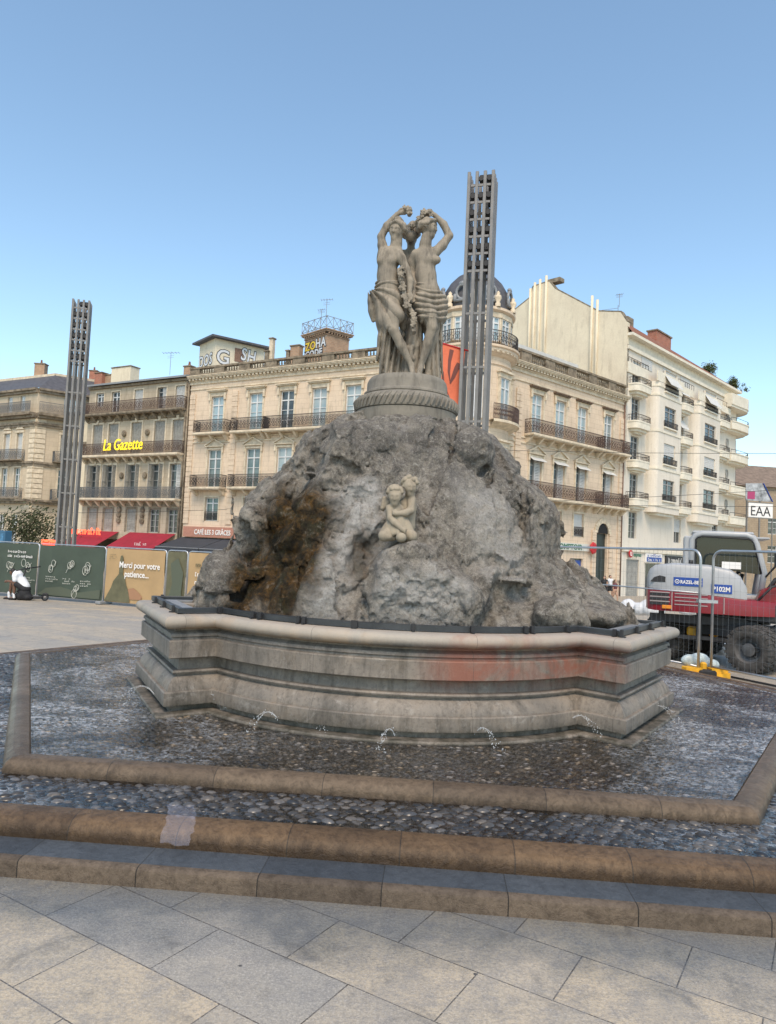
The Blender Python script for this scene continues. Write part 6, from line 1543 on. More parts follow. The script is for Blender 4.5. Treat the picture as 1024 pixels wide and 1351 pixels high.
g = NG('dark_leaf_green'); oi = g.noise(g.co(), 2.2, 3, .6); M['leafD'] = g.done(g.mix(g.rng(oi, .35, .65), (.028, .042, .018), (.085, .09, .040)), .6, None, .3)
M['bark'] = simple('brown_bark', (.09, .06, .04), .9, noise=.3)
leafy('terrace_plant', 934, 502, 80.5, 1.25, 1.8, 1500, 31, 'bushy dry palm like plant on the white block terrace, leftmost of three')
leafy('terrace_plant', 966, 514, 85.5, 1.0, 1.3, 1000, 32, 'dark green bush on the white block terrace near its corner')
leafy('terrace_plant', 979, 518, 86.5, .9, 1.0, 220, 33, 'small spiky plant at the rounded end of the white block terrace', leaf=.2)
# ---------------------------------------------------------------- far right: brown stone building and painted sign boards
fs = aty(978, 700, 100.)
fr = empty('brown_stone_building', (fs.x, fs.y, 0), math.radians(8), 'brown rubble stone building with a low tiled roof at the far right edge', 'building')
mb = MB(); z1 = aty(985, 640, 100).z; z2 = aty(1015, 612, 104).z
o_ = [(4., 5.4, 3., 5.4), (8., 9.4, 3., 5.4), (4., 5.4, 7., 9.2), (8., 9.4, 7., 9.2)]
wall_mesh(mb, -4, 22, -2, z1, o_); mb.box(-4, .3, -2, 22, 12, z1); mb.build('wall', M['rubble'], fr)
for o in o_: window(fr, o, 'D')
MB().add([(-4.4, -.5, z1-.1), (22.4, -.5, z1-.1), (22.4, 6, z2), (2, 6, z2), (22.4, 12.4, z1), (-4.4, 12.4, z1)], [(0, 1, 2, 3), (3, 2, 4, 5), (0, 3, 5)]).build('roof', simple('brown_grey_tile', (.20, .15, .115), .9, noise=.4, scale=2), fr)
bp = aty(1003, 695, 60.)
bl = empty('painted_sign_board', (bp.x, bp.y, ground(60)), math.radians(12), 'white board with black block letters EAA on a post beside the excavator cab', 'sign board')
zA = aty(1003, 683, 60).z-ground(60); zB = aty(1003, 664, 60).z-ground(60)
MB().bbox(-1.15, -.05, zA, 1.15, .05, zB, .02).build('board', M['ltr'], bl); text('lettering', 'EAA', 1.15, M['ltrK'], bl, (-1.02, -.065, zA+.15), extrude=.008, offset=-.004, sx=.92)
fm = MB(); fm.bar((-1.2, -.01, zB+.03), (1.2, -.01, zB+.03), .1, .06); fm.bar((-1.2, -.01, zA-.03), (1.2, -.01, zA-.03), .1, .06)
for x in (-1.2, -.38, .4, 1.2): fm.bar((x, .08, 0 if abs(x) > 1 else zA), (x, .08, zB), .08, .06)
fm.build('post', M['steel'], bl)
bp2 = aty(998, 662, 66.)
b2 = empty('painted_hoarding', (bp2.x, bp2.y, ground(66)), math.radians(10), 'sloping hoarding daubed with pink and white paint above the EAA board', 'hoarding')
z0 = aty(998, 661, 66).z-ground(66); z1 = aty(994, 637, 66).z-ground(66)
MB().face([(-1.1, z0), (1.5, z0), (.5, z1), (-1.1, z1-.1)], -.04, .04).build('board', simple('grey_blue_hoarding', (.36, .38, .40), .7, noise=.7, scale=1.5), b2); MB().box(-.95, -.06, z0+.15, -.2, -.041, z0+.85).build('paint_patch', simple('pink_paint', (.36, .05, .14), .7), b2)
MB().bar((.62, -.06, z1), (1.6, -.06, z0), .14, .05).build('edge_trim', M['ltrB'], b2)
pm = MB(); pm.bar((-.9, .09, 0), (-.9, .09, z1-.2), .12, .1); pm.bar((.4, .09, 0), (.4, .09, z1-.2), .12, .1); pm.build('post', M['steel'], b2)
# ================================================================== masts
def mast(px, py, Y, rz, lab, zt=17.15, zlamp=13.0, half=.47):
    p = aty(px, py, Y); g0 = ground(Y); r = empty('lighting_mast', (p.x, p.y, g0), rz, lab, 'lighting mast', 'tall lattice lighting masts'); H = zt-g0
    k = [-half+2*half*i/3 for i in range(4)]; tm = cached(('tube', round(H, 1)), lambda: MB().bbox(-.062, -.062, 0, .062, .062, H, .012).mesh('tube', M['steel']))
    for i in range(4):
        for j in range(4):
            if i in (0, 3) or j in (0, 3): obj('tube', tm, r, (k[i], k[j], 0))
    bm = cached(('brace', half), lambda: MB().box(-half+.086, -half-.03, -.045, half-.086, -half+.03, .045).box(-half+.086, half-.03, -.045, half-.086, half+.03, .045).box(-half-.03, -half+.086, -.045, -half+.03, half-.086, .045).box(half-.03, -half+.086, -.045, half+.03, half-.086, .045).mesh('brace', M['steel']))
    z = zt-.55-g0; zs = []
    while z > zlamp-g0+.2: zs.append(z); z -= .68
    for z in zs: obj('brace', bm, r, (0, 0, z))
    for z in np.arange(1.2, zlamp-g0, 2.1): obj('brace', bm, r, (0, 0, float(z)))
    lm = cached('spot', lambda: MB().bbox(-.085, -.10, 0, .085, .10, .30, .03).tube([(0, -.12, .13), (0, -.16, .13)], [.09, .10], 10).box(-.13, -.01, .10, .13, .01, .16).mesh('floodlight', M['ltrK']))
    for q, z in enumerate(zs):
        for s_, (x, y, a) in enumerate(((k[0]+.157, -.3, 0), (0, -.3, 0), (k[3]-.157, -.3, 0), (.3, k[1]-.157, PI/2), (.3, 0, PI/2), (.3, k[2]+.157, PI/2))):
            if (q*3+s_) % 7 == 0: continue
            obj('floodlight', lm, r, (x, y, z+.16), a)
    return r
mast(624.5, 560, 28., math.radians(-15), 'tall grey lattice lighting mast with orange banner, standing right of the statue')
mast(88, 700, 45.5, math.radians(15), 'tall grey lattice lighting mast standing at left in front of the weathered building')
# banner
P = [aty(583.6, 453.5, 27.6), aty(614, 463, 27.9), aty(604.5, 538, 27.9), aty(582, 510, 27.6)]
bn = empty('orange_banner', P[1], 0, 'orange banner with dark swooping strokes hung on the mast behind the statue', 'banner')
def bquad(u, v):
    a = P[0].lerp(P[1], u); b = P[3].lerp(P[2], u); q = a.lerp(b, v)-P[1]; return q+Vector((0, .05*math.sin(v*7+u*3)*v, 0))
m = MB(); n = 10
for off_ in (0, .008): m.add([bquad(i/n, j/n)+Vector((0, off_, 0)) for i in range(n+1) for j in range(n+1)], [(i*(n+1)+j, (i+1)*(n+1)+j, (i+1)*(n+1)+j+1, i*(n+1)+j+1) for i in range(n) for j in range(n)])
m.build('cloth', simple('orange_banner_cloth', (.66, .16, .08), .8, noise=.1), bn, True)
ms = MB()
def stroke(pts, w0):
    vs = []; fs = []
    for i, (u, v, w) in enumerate(pts): vs += [bquad(u-w, v)+Vector((0, -.012, 0)), bquad(u+w, v)+Vector((0, -.012, 0))]
    for i in range(len(pts)-1): fs.append((2*i, 2*i+1, 2*i+3, 2*i+2))
    ms.add(vs, fs)
stroke([(.42, .06, .09), (.36, .3, .07), (.36, .55, .06), (.46, .72, .02)], 0); stroke([(.86, .26, .16), (.70, .38, .1), (.60, .55, .08), (.46, .74, .03)], 0); stroke([(.06, .62, .05), (.10, .8, .06), (.30, .93, .05), (.5, 1., .02)], 0)
ms.build('printed_stroke', simple('dark_brown_print', (.16, .055, .045), .8), bn)
MB().tube([P[0]-P[1]+Vector((-.03, 0, .02)), Vector((.18, .05, .01))], .035, 8).build('banner_pole', M['red'], bn)
# ================================================================== overhead wires
def wire(px0, py0, Y0, px1, py1, Y1, lab, sag=.12):
    a = aty(px0, py0, Y0); b = aty(px1, py1, Y1); m = MB(); pts = [a.lerp(b, i/14)+Vector((0, 0, -sag*4*(i/14)*(1-i/14))) for i in range(15)]
    o = m.tube(pts, .014, 5).build('overhead_wire', M['ltrK'], None, True); tag(o, lab, 'wire', 'tramway overhead wires'); return o
wire(600, 592, 46, 1120, 598, 42, 'thin black tramway wire crossing the right buildings, the highest'); wire(640, 664, 48, 1120, 640, 44, 'thin black tramway wire rising to the right at mid height across the right buildings'); wire(640, 662, 49, 1120, 668, 44, 'thin black tramway wire across the right buildings, the lowest'); wire(-40, 676, 50, 300, 672, 52, 'thin black wire crossing the weathered building on the left')
# ================================================================== left hoarding fence
FA0 = atz(10, 785, -.12); FAng = math.radians(-22.17); FD = Vector((math.cos(FAng), math.sin(FAng), 0))
tarpG = simple('dark_green_printed_tarp', (.055, .075, .055), .75, noise=.2, scale=1.2, bump=.1); tarpB = simple('beige_printed_tarp', (.40, .27, .135), .75, noise=.12, scale=1.2, bump=.1)
olive = simple('olive_print', (.12, .115, .065), .75, noise=.35, scale=2); rosy = simple('rosy_print', (.33, .18, .10), .75); pale = simple('pale_print', (.52, .52, .46), .7); prG = simple('dark_green_print', (.085, .10, .07), .75)
def panel(s0, s1, mat, lab, zt=1.93):
    p = FA0+FD*s0; L = s1-s0-.04; r = empty('tarpaulin_fence', (p.x, p.y, -.13), FAng, lab, 'fence panel', 'printed fence panels along the square'); H = zt+.13
    m = MB(); n = 14; vs = []
    for i in range(n+1):
        for j in range(7):
            x = .04+(L-.08)*i/n; z = .10+(H-.14)*j/6; vs.append((x, -.03-.022*math.sin(x*5.1+j)*math.sin(j*.9), z))
    for o_ in (0, .006): m.add([(x, y+o_, z) for x, y, z in vs], [(i*7+j, (i+1)*7+j, (i+1)*7+j+1, i*7+j+1) for i in range(n) for j in range(6)])
    m.build('tarpaulin', mat, r, True)
    f = MB(); f.tube([(0, 0, 0), (0, 0, H-.12), (.035, 0, H-.035), (.12, 0, H), (L-.12, 0, H), (L-.035, 0, H-.035), (L, 0, H-.12), (L, 0, 0)], .024, 8); f.tube([(0, 0, .12), (L, 0, .12)], .018, 6); f.build('frame', M['galv'], r, True)
    k = MB(); k.bbox(-.12, -.33, -.01, .12, .33, .11, .03); k.build('foot_block', M['zinc'], r)
    return r
def prn(root, poly, mat, nm='printed_shape', y=-.066): return MB().face(poly, y, y+.004).build(nm, mat, root)
a_ = panel(-2.6, 1.53, tarpG, 'dark green printed fence panel behind the seated man, with two small white drawings')
def icon(root, x, z, s, seed):
    q = np.random.default_rng(seed); m = MB()
    for i in range(3):
        c = (x+q.normal(0, s*.25), z+q.normal(0, s*.2)); rr = s*(.18+.15*q.random()); m.tube([(c[0]+rr*math.cos(t), -.075, c[1]+rr*1.3*math.sin(t)) for t in [2*PI*j/10 for j in range(10)]], .009, 4, closed=True)
    m.tube([(x-s*.4, -.075, z-s*.45), (x-s*.1, -.075, z+s*.1), (x+s*.1, -.075, z-s*.1), (x+s*.4, -.075, z+s*.4)], .009, 4); m.build('printed_icon', pale, root)
def lines(root, x, z, ws, seed, h=.07, dz=.12, mat=None, t=.016):
    for i, w in enumerate(ws): squiggle(root, 'printed_text', x, x+w, z-dz*i, h, mat or pale, -.07, max(4, int(w/.085)), seed+i, t*.75)
lines(a_, 2.55, 1.66, (.95, 1.3), 41, .1, .17, M['ltr'], .024); icon(a_, 2.75, 1.1, .42, 1); icon(a_, 3.65, 1.15, .4, 2); lines(a_, 3.35, .72, (.45, .7, .55), 43, .05, .085); lines(a_, .3, 1.3, (.5, .6), 50)
b_ = panel(1.53, 4.79, tarpG, 'dark green printed fence panel with three white drawings in a row')
for i, x in enumerate((.75, 1.6, 2.45)): icon(b_, x, 1.25-.03*i, .42, 5+i); lines(b_, x-.3, .82-.04*i, (.5, .62, .4), 60+4*i, .05, .085)
prn(b_, [(.05, .15), (.5, .42), (1.2, .5), (2.1, .34), (3.1, .5), (3.1, .15)], prG); icon(b_, 1.95, .38, .4, 12)
c_ = panel(4.79, 7.51, tarpB, 'beige printed fence panel with white words and a tall dark fountain silhouette')
prn(c_, [(.05, .13), (.22, .42), (.34, .62), (.42, .85), (.58, 1.03), (.66, 1.12), (.66, 1.5), (.70, 1.76), (.76, 1.8), (.82, 1.72), (.84, 1.45), (.85, 1.12), (.95, .98), (1.02, .75), (1.14, .5), (1.22, .13)], olive); prn(c_, [(1.1, .6), (1.35, .66), (1.6, .5), (1.75, .35), (1.7, .25), (1.22, .24)], rosy, y=-.062)
text('printed_text', 'Merci pour votre', .30, M['ltr'], c_, (.66, -.072, 1.36), extrude=.002, offset=.006, sx=.86); text('printed_text', 'patience...', .30, M['ltr'], c_, (.92, -.072, 1.04), extrude=.002, offset=.006, sx=.9)
lines(c_, .2, 1.78, (.3, .36, .3), 70, .035, .07, olive, .01)
d_ = panel(7.51, 8.41, olive, 'narrow olive printed fence panel between two beige ones'); e_ = panel(8.41, 11.9, tarpB, 'beige printed fence panel half hidden behind the left edge of the rock')
lines(e_, .35, 1.55, (1.3,), 75, .14, .2, olive, .03); lines(e_, .35, 1.22, (1.4, 1.1), 77, .14, .27, M['ltr'], .03)
for root in (d_,): prn(root, [(.1, .15), (.3, .9), (.2, 1.6), (.5, 1.8), (.75, 1.3), (.7, .6), (.8, .15)], prG)
# red lit sign between the fence and the building, blue box and bush
p = aty(66, 716.5, 50.); sg = empty('red_lit_sign', (p.x, p.y, ground(50)), AL, 'small glowing orange red sign panel above the dark green fence', 'sign'); zz = p.z-ground(50)
MB().bbox(-.85, -.06, zz-.2, .85, .06, zz+.22, .02).build('panel', M['neonR'], sg); MB().bar((0, .09, 0), (0, .09, zz+.1), .1, .08).build('post', M['steel'], sg); squiggle(sg, 'lettering', -.7, .7, zz-.12, .26, simple('deep_red', (.5, .02, .01), .6, emit=(1, .03, .01), es=.6), -.066, 7, 80, .06)
p = aty(5, 714, 52.); bx = empty('blue_kiosk_box', (p.x, p.y, ground(52)), AL, 'blue advertising column top peeping over the fence at far left', 'advertising column'); zz = p.z-ground(52)
MB().bbox(-.5, -.3, .4, .5, .3, zz+.75, .05).build('case', simple('blue_case', (.03, .11, .20), .4), bx); MB().box(-.38, -.315, zz-.4, .38, -.301, zz+.55).build('screen', simple('blue_poster', (.06, .20, .36), .4, noise=.8, scale=3), bx); MB().bbox(-.3, -.2, 0, .3, .2, .4, .03).build('base', M['steel'], bx)
p = aty(37, 712, 54.)
leafy('street_bush', 37, 728, 54, 2.6, 2.9, 2600, 90, 'dark green bush behind the fence in front of the corner building', 'bush', None, True, M['leafD'], .24)
# ================================================================== people
def body(name, J, parts, lo_hi, mats, label, loc, h=.016):
    """J: joints (world offsets). parts: list of (mesh name, material, fn(SDF))"""
    root = empty(name, loc, 0, label, 'person'); lo, hi = lo_hi
    for nm, mat, fn in parts:
        G = SDF(lo, hi, h); fn(G); obj(nm, G.mesh(nm, mat), root)
    return root
skinD = simple('brown_skin', (.15, .075, .045), .55); skinM = simple('tanned_skin', (.42, .25, .17), .55); hairK = simple('dark_hair', (.018, .014, .012), .6); hairB = simple('brown_hair', (.10, .06, .035), .6)
shirtW = simple('white_cotton', (.70, .71, .73), .8); clothK = simple('black_cloth', (.016, .016, .018), .8); clothR = simple('dark_red_cloth', (.12, .03, .035), .8)
# seated man: local frame x to the right of the picture, faces -x
mp = atz(27, 790, -.10); ml = (mp.x, mp.y, -.12)
def V3(px, py, d=0): q = aty(px, py, mp.y); return np.array((q.x-mp.x, d, q.z+.12))
zq = lambda x, y: (x/6.4, 690+y/6.4)
def Z1(x, y, d=0): return V3(*zq(x, y), d)
HD, SH, HP = Z1(105, 412, 0), Z1(150, 440, 0), Z1(215, 545, 0)
def man_skin(G):
    fw = np.array((-.85, -.25, -.45)); head(G, HD, fw, (-.3, 0, 1), .10)
    G.cap(HD+np.array((.05, 0, -.06)), SH+np.array((.0, 0, .02)), .055, .06, .03)
    G.cap(SH, HP, .15, .15, .05)
    for s in (-1, 1):
        sh = SH+np.array((-.02, .19*s, -.03)); el = Z1(150 if s < 0 else 120, 500, .2*s); wr = Z1(70, 490, .10*s); G.chain([sh, el, wr], [.055, .045, .03], .02); hand(G, wr, Z1(38, 500, .03*s), (0, 0, 1), .03)
        hp = HP+np.array((0, .1*s, -.03)); kn = Z1(140 if s < 0 else 80, 515, .16*s); an = Z1(135 if s < 0 else 62, 620, .13*s); G.chain([hp, kn, an], [.09, .065, .042], .03); G.cap(an+np.array((0, 0, -.03)), an+np.array((-.14, 0, -.06)), .04, .03, .02)
def man_shirt(G):
    G.cap(SH+np.array((0, 0, .0)), HP+np.array((-.02, 0, .04)), .185, .175, .05); G.cap(SH+np.array((0, -.16, -.02)), SH+np.array((0, .16, -.02)), .105, .105, .05)
    for s in (-1, 1): G.cap(SH+np.array((-.02, .19*s, -.03)), Z1(150 if s < 0 else 122, 478, .2*s), .08, .085, .03)
def man_short(G):
    G.ell(HP+np.array((0, 0, -.06)), (.19, .21, .15), .04)
    for s in (-1, 1): G.cap(HP+np.array((0, .1*s, -.04)), Z1(158 if s < 0 else 100, 516, .16*s), .115, .10, .03)
def man_hair(G): G.ell(HD+np.array((.02, 0, .04)), (.098, .09, .085), .01); G.ell(HD+np.array((.05, 0, -.01)), (.075, .085, .085), .02)
def man_sock(G):
    for s in (-1, 1): a = Z1(135 if s < 0 else 62, 590, .13*s); b = Z1(135 if s < 0 else 62, 628, .13*s); G.cap(a, b, .056, .052, .0)
def man_shoe(G):
    for s in (-1, 1): b = Z1(135 if s < 0 else 62, 636, .13*s); G.cap(b, b+np.array((-.17, 0, -.02)), .052, .045, .02)
man = body('person', None, [('body', skinD, man_skin), ('shirt', shirtW, man_shirt), ('shorts', clothK, man_short), ('hair', hairK, man_hair), ('socks', shirtW, man_sock), ('shoes', clothK, man_shoe)], (np.array((-.75, -.45, -.12)), np.array((.55, .45, 1.15))), None, 'man in white shirt and black shorts sitting hunched forward with hands joined', ml)
sd = empty('rucksack', (mp.x+.13, mp.y, -.13), 0, 'black bulky rucksack the seated man sits on', 'bag')
G = SDF((-.35, -.35, -.05), (.4, .35, .6), .018); G.ell((0, 0, .22), (.22, .22, .26), .05); G.ell((.16, 0, .10), (.16, .2, .12), .06); G.ell((-.12, -.1, .12), (.14, .12, .13), .04); obj('bag', G.mesh('bag', clothK), sd); MB().tube([(-.1, -.2, .4), (-.22, -.26, .25), (-.16, -.24, .06)], .018, 6).build('strap', clothK, sd, True)
kp = atz(47, 793, -.13); ks = empty('kick_scooter', (kp.x, kp.y+.35, -.13), math.radians(8), 'black kick scooter with wide handlebar standing behind the seated man', 'scooter')
MB().bbox(-.75, -.07, .10, .1, .07, .15, .02).build('deck', M['ltrK'], ks); MB().tube([(-.72, 0, .14), (-.80, 0, .3), (-.56, 0, 1.12)], .028, 8).build('stem', M['ltrK'], ks, True)
MB().tube([(-.80, -.28, 1.06), (-.58, -.02, 1.14), (-.56, .02, 1.14), (-.16, .30, 1.22)], .022, 8).build('handlebar', M['ltrK'], ks, True)
for x in (-.86, .16):
    w_ = MB(); w_.tube([(x+.10*math.cos(t), 0, .115+.10*math.sin(t)) for t in [2*PI*j/18 for j in range(18)]], .03, 8, closed=True); w_ = w_.build('wheel', M['rub'], ks, True); MB().tube([(x, -.03, .115), (x, .03, .115)], .055, 10).build('hub', M['steel'], w_, True)
MB().tube([(.04, 0, .15), (.1, 0, .24), (.2, 0, .25), (.27, 0, .2)], .03, 6).build('mudguard', M['ltrK'], ks, True)
# three pedestrians by the arched door
def walker(px, pyf, Y, Hh, faces, top, bottom, hair, lab, skirt=False, long=False, top_long=False, bag=False, ph=.18, seed=0):
    p = aty(px, pyf, Y); k = Hh/1.7; fx, fy = faces; sx, sy = -fy, fx   # forward, side
    def W(f, s, z): return np.array((fx*f+sx*s, fy*f+sy*s, z))*k
    def sk(G):
        head(G, W(.02, 0, 1.56), (fx, fy, -.1), (0, 0, 1), .105*k); G.cap(W(0, 0, 1.48), W(-.01, 0, 1.38), .05*k, .06*k, .02)
        G.cap(W(0, 0, 1.30), W(0, 0, 1.0), .12*k, .12*k, .05); G.cap(W(0, -.15, 1.36), W(0, .15, 1.36), .055*k, .055*k, .04)
        for s in (-1, 1):
            el = W(.0 if s < 0 else .10, .24*s, 1.08); wr = W(.14 if s > 0 else .02, .22*s, .86 if s < 0 else 1.02); G.chain([W(0, .18*s, 1.36), el, wr], [.048*k, .038*k, .027*k], .02); hand(G, wr, wr+W(.06, 0, -.13), (fx, fy, 0), .026*k)
            st = ph*s; G.chain([W(0, .09*s, .92), W(st*.55+.03, .09*s, .50), W(st*.9-.02, .09*s, .10)], [.085*k, .058*k, .036*k], .03); G.cap(W(st*.9-.03, .09*s, .055), W(st*.9+.14, .09*s, .035), .04*k, .032*k, .02)
    def tp(G):
        G.cap(W(0, 0, 1.30), W(0, 0, 1.02), .145*k, .14*k, .05); G.cap(W(0, -.15, 1.36), W(0, .15, 1.36), .075*k, .075*k, .05)
        for s in (-1, 1): G.cap(W(0, .18*s, 1.36), W(0, .235*s, 1.2), .065*k, .06*k, .02)
    def bt(G):
        G.ell(W(0, 0, .94), np.array((.165, .165, .14))*k, .03)
        for s in (-1, 1):
            if skirt: G.cap(W(0, .07*s, .9), W(ph*s*.4, .09*s, .62), .13*k, .15*k, .05)
            else: G.cap(W(0, .09*s, .9), W(ph*s*.4+.02, .09*s, .62), .105*k, .10*k, .03)
    def hr(G):
        G.ell(W(-.03, 0, 1.60), np.array((.105, .105, .10))*k, .0)
        if long: G.chain([W(-.08, 0, 1.56), W(-.11, 0, 1.40), W(-.12, 0, 1.25)], [.09*k, .085*k, .05*k], .03)
    def shoe(G):
        for s in (-1, 1): st = ph*s; G.cap(W(st*.9-.03, .09*s, .055), W(st*.9+.14, .09*s, .035), .05*k, .042*k, .02)
    r = body('person', None, [('body', skinM, sk), ('top', top, tp), ('shorts' if not skirt else 'skirt', bottom, bt), ('hair', hair, hr), ('shoes', shirtW, shoe)], (np.array((-.5, -.5, -.03)), np.array((.5, .5, 1.8*k))), None, lab, p, .02)
    if bag:
        MB().tube([W(0, .16, 1.40), W(.1, .0, 1.2), W(.06, -.2, .95)], .014, 5).build('bag_strap', M['ltrK'], r, True); G = SDF(W(.04, -.24, .88)-.2, W(.04, -.24, .88)+.2, .018); G.ell(W(.04, -.25, .88), (.10, .10, .12), .0); obj('handbag', G.mesh('handbag', clothK), r)
walker(797, 790.5, 52, 1.66, (-.5, -.86), clothK, clothK, hairK, 'woman all in black with bare legs, leftmost of three people by the arched door', True, True, ph=.06)
walker(804.5, 790, 53, 1.72, (.3, -.95), shirtW, clothK, hairK, 'person in white top and black shorts in the middle of three people walking', bag=True, ph=.12)
walker(811, 796, 51, 1.66, (.6, -.8), clothR, skinM, hairB, 'young woman in dark red top and tan shorts, rightmost of the three people', long=True, ph=.22)
# ================================================================== right-hand mesh fence
def mesh_panel(A, B, H, lab, mid=True, g=0.):
    A = Vector(A); B = Vector(B); d = (B-A); L = d.length; r = empty('mesh_fence', A, math.atan2(d.y, d.x), lab, 'fence panel', 'galvanised mesh fence panels by the excavator')
    f = MB(); R_ = .2; f.tube([(0, 0, .03), (0, 0, H-R_)]+[(R_-R_*math.cos(t), 0, H-R_+R_*math.sin(t)) for t in [PI/2*i/6 for i in range(1, 7)]]+[(L-R_+R_*math.sin(t), 0, H-R_+R_*math.cos(t)) for t in [PI/2*i/6 for i in range(0, 7)]]+[(L, 0, .03)], .027, 10); f.tube([(0, 0, .22), (L, 0, .22)], .022, 8)
    f.build('frame', M['galv'], r, True)
    k = MB(); nx = int(L/.125)
    for i in range(1, nx): x = L*i/nx; k.tube([(x, 0, .22), (x, 0, H)], .0016, 4, False)
    for i in range(1, 9): z = .22+(H-.24)*i/9; k.tube([(.0, .006, z), (L, .006, z)], .0016, 4, False)
    k.build('wire_mesh', M['wire'], r)
    if mid: MB().tube([(0, 0, H*.66), (L, 0, H*.66)], .016, 6).build('rail', M['galv'], r, True)
    return r
fA = aty(712, 722, 19.6); fB = atz(921, 894, -.0)
mesh_panel((fA.x, fA.y, 0), (fB.x, fB.y, 0), 2.56, 'galvanised mesh fence panel running behind the rock towards the excavator')
fC = atz(938, 894, 0); mesh_panel((fC.x, fC.y, 0), (fC.x+1.5, fC.y-2.9, 0), 2.56, 'galvanised mesh fence panel running to the right edge in front of the excavator', False)
cl = MB(); cl.box(fB.x-.04, fB.y-.06, 1.50, fC.x+.05, fB.y+.08, 1.56); tag(cl.build('steel_clamp', M['galv']), 'grey steel clamp joining the pair of mesh fence posts', 'clamp')
ft = empty('post_ballast', ((fB.x+fC.x)/2, (fB.y+fC.y)/2, 0), math.radians(-4), 'yellow ballast foot with a black socket block holding both fence posts', 'fence foot')
q = MB()
for s_ in (-1, 1):
    ol = [(.10*s_, -.16), (.18*s_, -.19), (.44*s_, -.15), (.50*s_, -.02), (.44*s_, .13), (.2*s_, .17), (.10*s_, .16)]
    q.prism(ol if s_ > 0 else ol[::-1], .0, .12); q.prism([(x*.92+.0, y*.86) for x, y in (ol if s_ > 0 else ol[::-1])], .121, .20)
    q.build('ballast', M['yel'], ft); q = MB()
MB().bbox(-.17, -.22, .0, .17, .03, .17, .03).build('socket_block', M['rub'], ft); MB().bbox(-.06, .02, .10, .06, .14, .30, .03).build('lifting_block', M['yel'], ft)
pl = SDF((-.5, -.1, 0), (.5, .5, .6), .02); pl.ell((-.2, .15, .3), (.2, .1, .13), .03); pl.ell((.24, .18, .24), (.16, .1, .11), .03); pl.ell((0, .22, .34), (.2, .08, .12), .05)
o = obj('crumpled_sheet', pl.mesh('crumpled_sheet', simple('crumpled_pale_plastic', (.42, .50, .52), .35, noise=.4, scale=9, bump=.8))); o.location = ((fB.x+fC.x)/2, (fB.y+fC.y)/2+.05, 0); tag(o, 'crumpled pale plastic caught at the foot of the fence posts', 'plastic')
# ================================================================== wheeled excavator
XA = Vector((5.90, 16.53, 0)); XR = math.radians(-21.3)
ex = empty('wheeled_excavator', (XA.x, XA.y, 0), XR, 'red and grey wheeled excavator parked behind the mesh fence', 'excavator')
gP = simple('excavator_grey_paint', (.36, .37, .38), .35, noise=.12, scale=2.5, bump=.05); rP = simple('excavator_red_paint', (.21, .010, .018), .32, noise=.25, scale=2.5); gD = simple('excavator_dark_metal', (.035, .035, .037), .6, noise=.5, scale=4); glx = glass('cab_glass', (.05, .075, .075), .04, (.11, .15, .15))
WX = 2.6   # length of the body
def loft_body(secs, nm, mat, par, sm=40):
    """secs: list of (x, [(y,z)...]) closed cross sections"""
    m = MB(); n = len(secs[0][1]); vs = [(x, y, z) for x, s_ in secs for y, z in s_]; fs = [tuple(range(n)), tuple((len(secs)-1)*n+i for i in range(n))[::-1]]
    for k in range(len(secs)-1):
        for i in range(n): fs.append((k*n+i, (k+1)*n+i, (k+1)*n+(i+1) % n, k*n+(i+1) % n))
    return m.add(vs, fs).build(nm, mat, par, sm)
D_ = 2.35
def sec(z0, z1, y0=0., y1=D_, r=.12): return [(y0, z0), (y0, z1-r), (y0+r*.3, z1-r*.3), (y0+r, z1), (y1-r, z1), (y1-r*.3, z1-r*.3), (y1, z1-r), (y1, z0)]
lowz = lambda x: 1.70-.075*x
loft_body([(.02, sec(1.24, lowz(0), .25, D_-.25, .03)), (.06, sec(1.22, lowz(.1), .08, D_-.08, .03)), (.2, sec(1.2, lowz(.2), 0, D_, .03)), (2.0, sec(1.2, lowz(2.0), 0, D_, .03)), (2.15, sec(1.2, lowz(2.1), .03, D_, .03)), (2.9, sec(1.2, 1.5, .5, D_-.4, .03))], 'lower_body', rP, ex)
hb = loft_body([(.03, sec(lowz(0)+.005, 1.98, .22, D_-.22, .08)), (.08, sec(lowz(.1)+.005, 2.12, .08, D_-.08, .12)), (.2, sec(lowz(.2)+.005, 2.22, 0.02, D_, .14)), (.6, sec(lowz(.6)+.005, 2.28, 0.02, D_, .14)), (1.3, sec(lowz(1.3)+.005, 2.27, 0.02, 1.1, .14)), (1.75, sec(lowz(1.75)+.005, 2.19, .02, 1.1, .14)), (1.95, sec(lowz(1.95)+.005, 2.05, .03, 1.1, .12)), (2.08, sec(lowz(2.05)+.005, 1.80, .06, 1.0, .06))], 'engine_hood', gP, ex)
v = MB(); v.face([(.10, 1.84), (.42, 1.84), (.42, 1.96), (.30, 1.985), (.18, 1.94)], .012, .03); v.build('rear_lamp_recess', M['ltrK'], hb)
v = MB()
for z in (1.36, 1.46, 1.56): v.box(.10, -.012, z-.03, .50, .01, z+.03)
v.build('grille', M['ltrK'], ex); v = MB()
for z in (1.41, 1.51, 1.61): v.box(.10, -.02, z-.012, .52, .008, z+.012)
for z in (1.36, 1.44, 1.52, 1.60): v.box(.62, -.012, z-.01, 1.3, .005, z+.01)
v.box(.555, -.015, 1.22, .575, .004, 1.66); v.box(1.62, -.012, 1.22, 1.635, .004, 1.56); v.build('grille_slat', simple('grey_slat', (.34, .30, .29), .5), ex)
MB().bbox(.36, -.04, 1.25, .56, -.0, 1.33, .01).build('marker_lamp', simple('amber_lens', (.75, .25, .02), .3), ex)
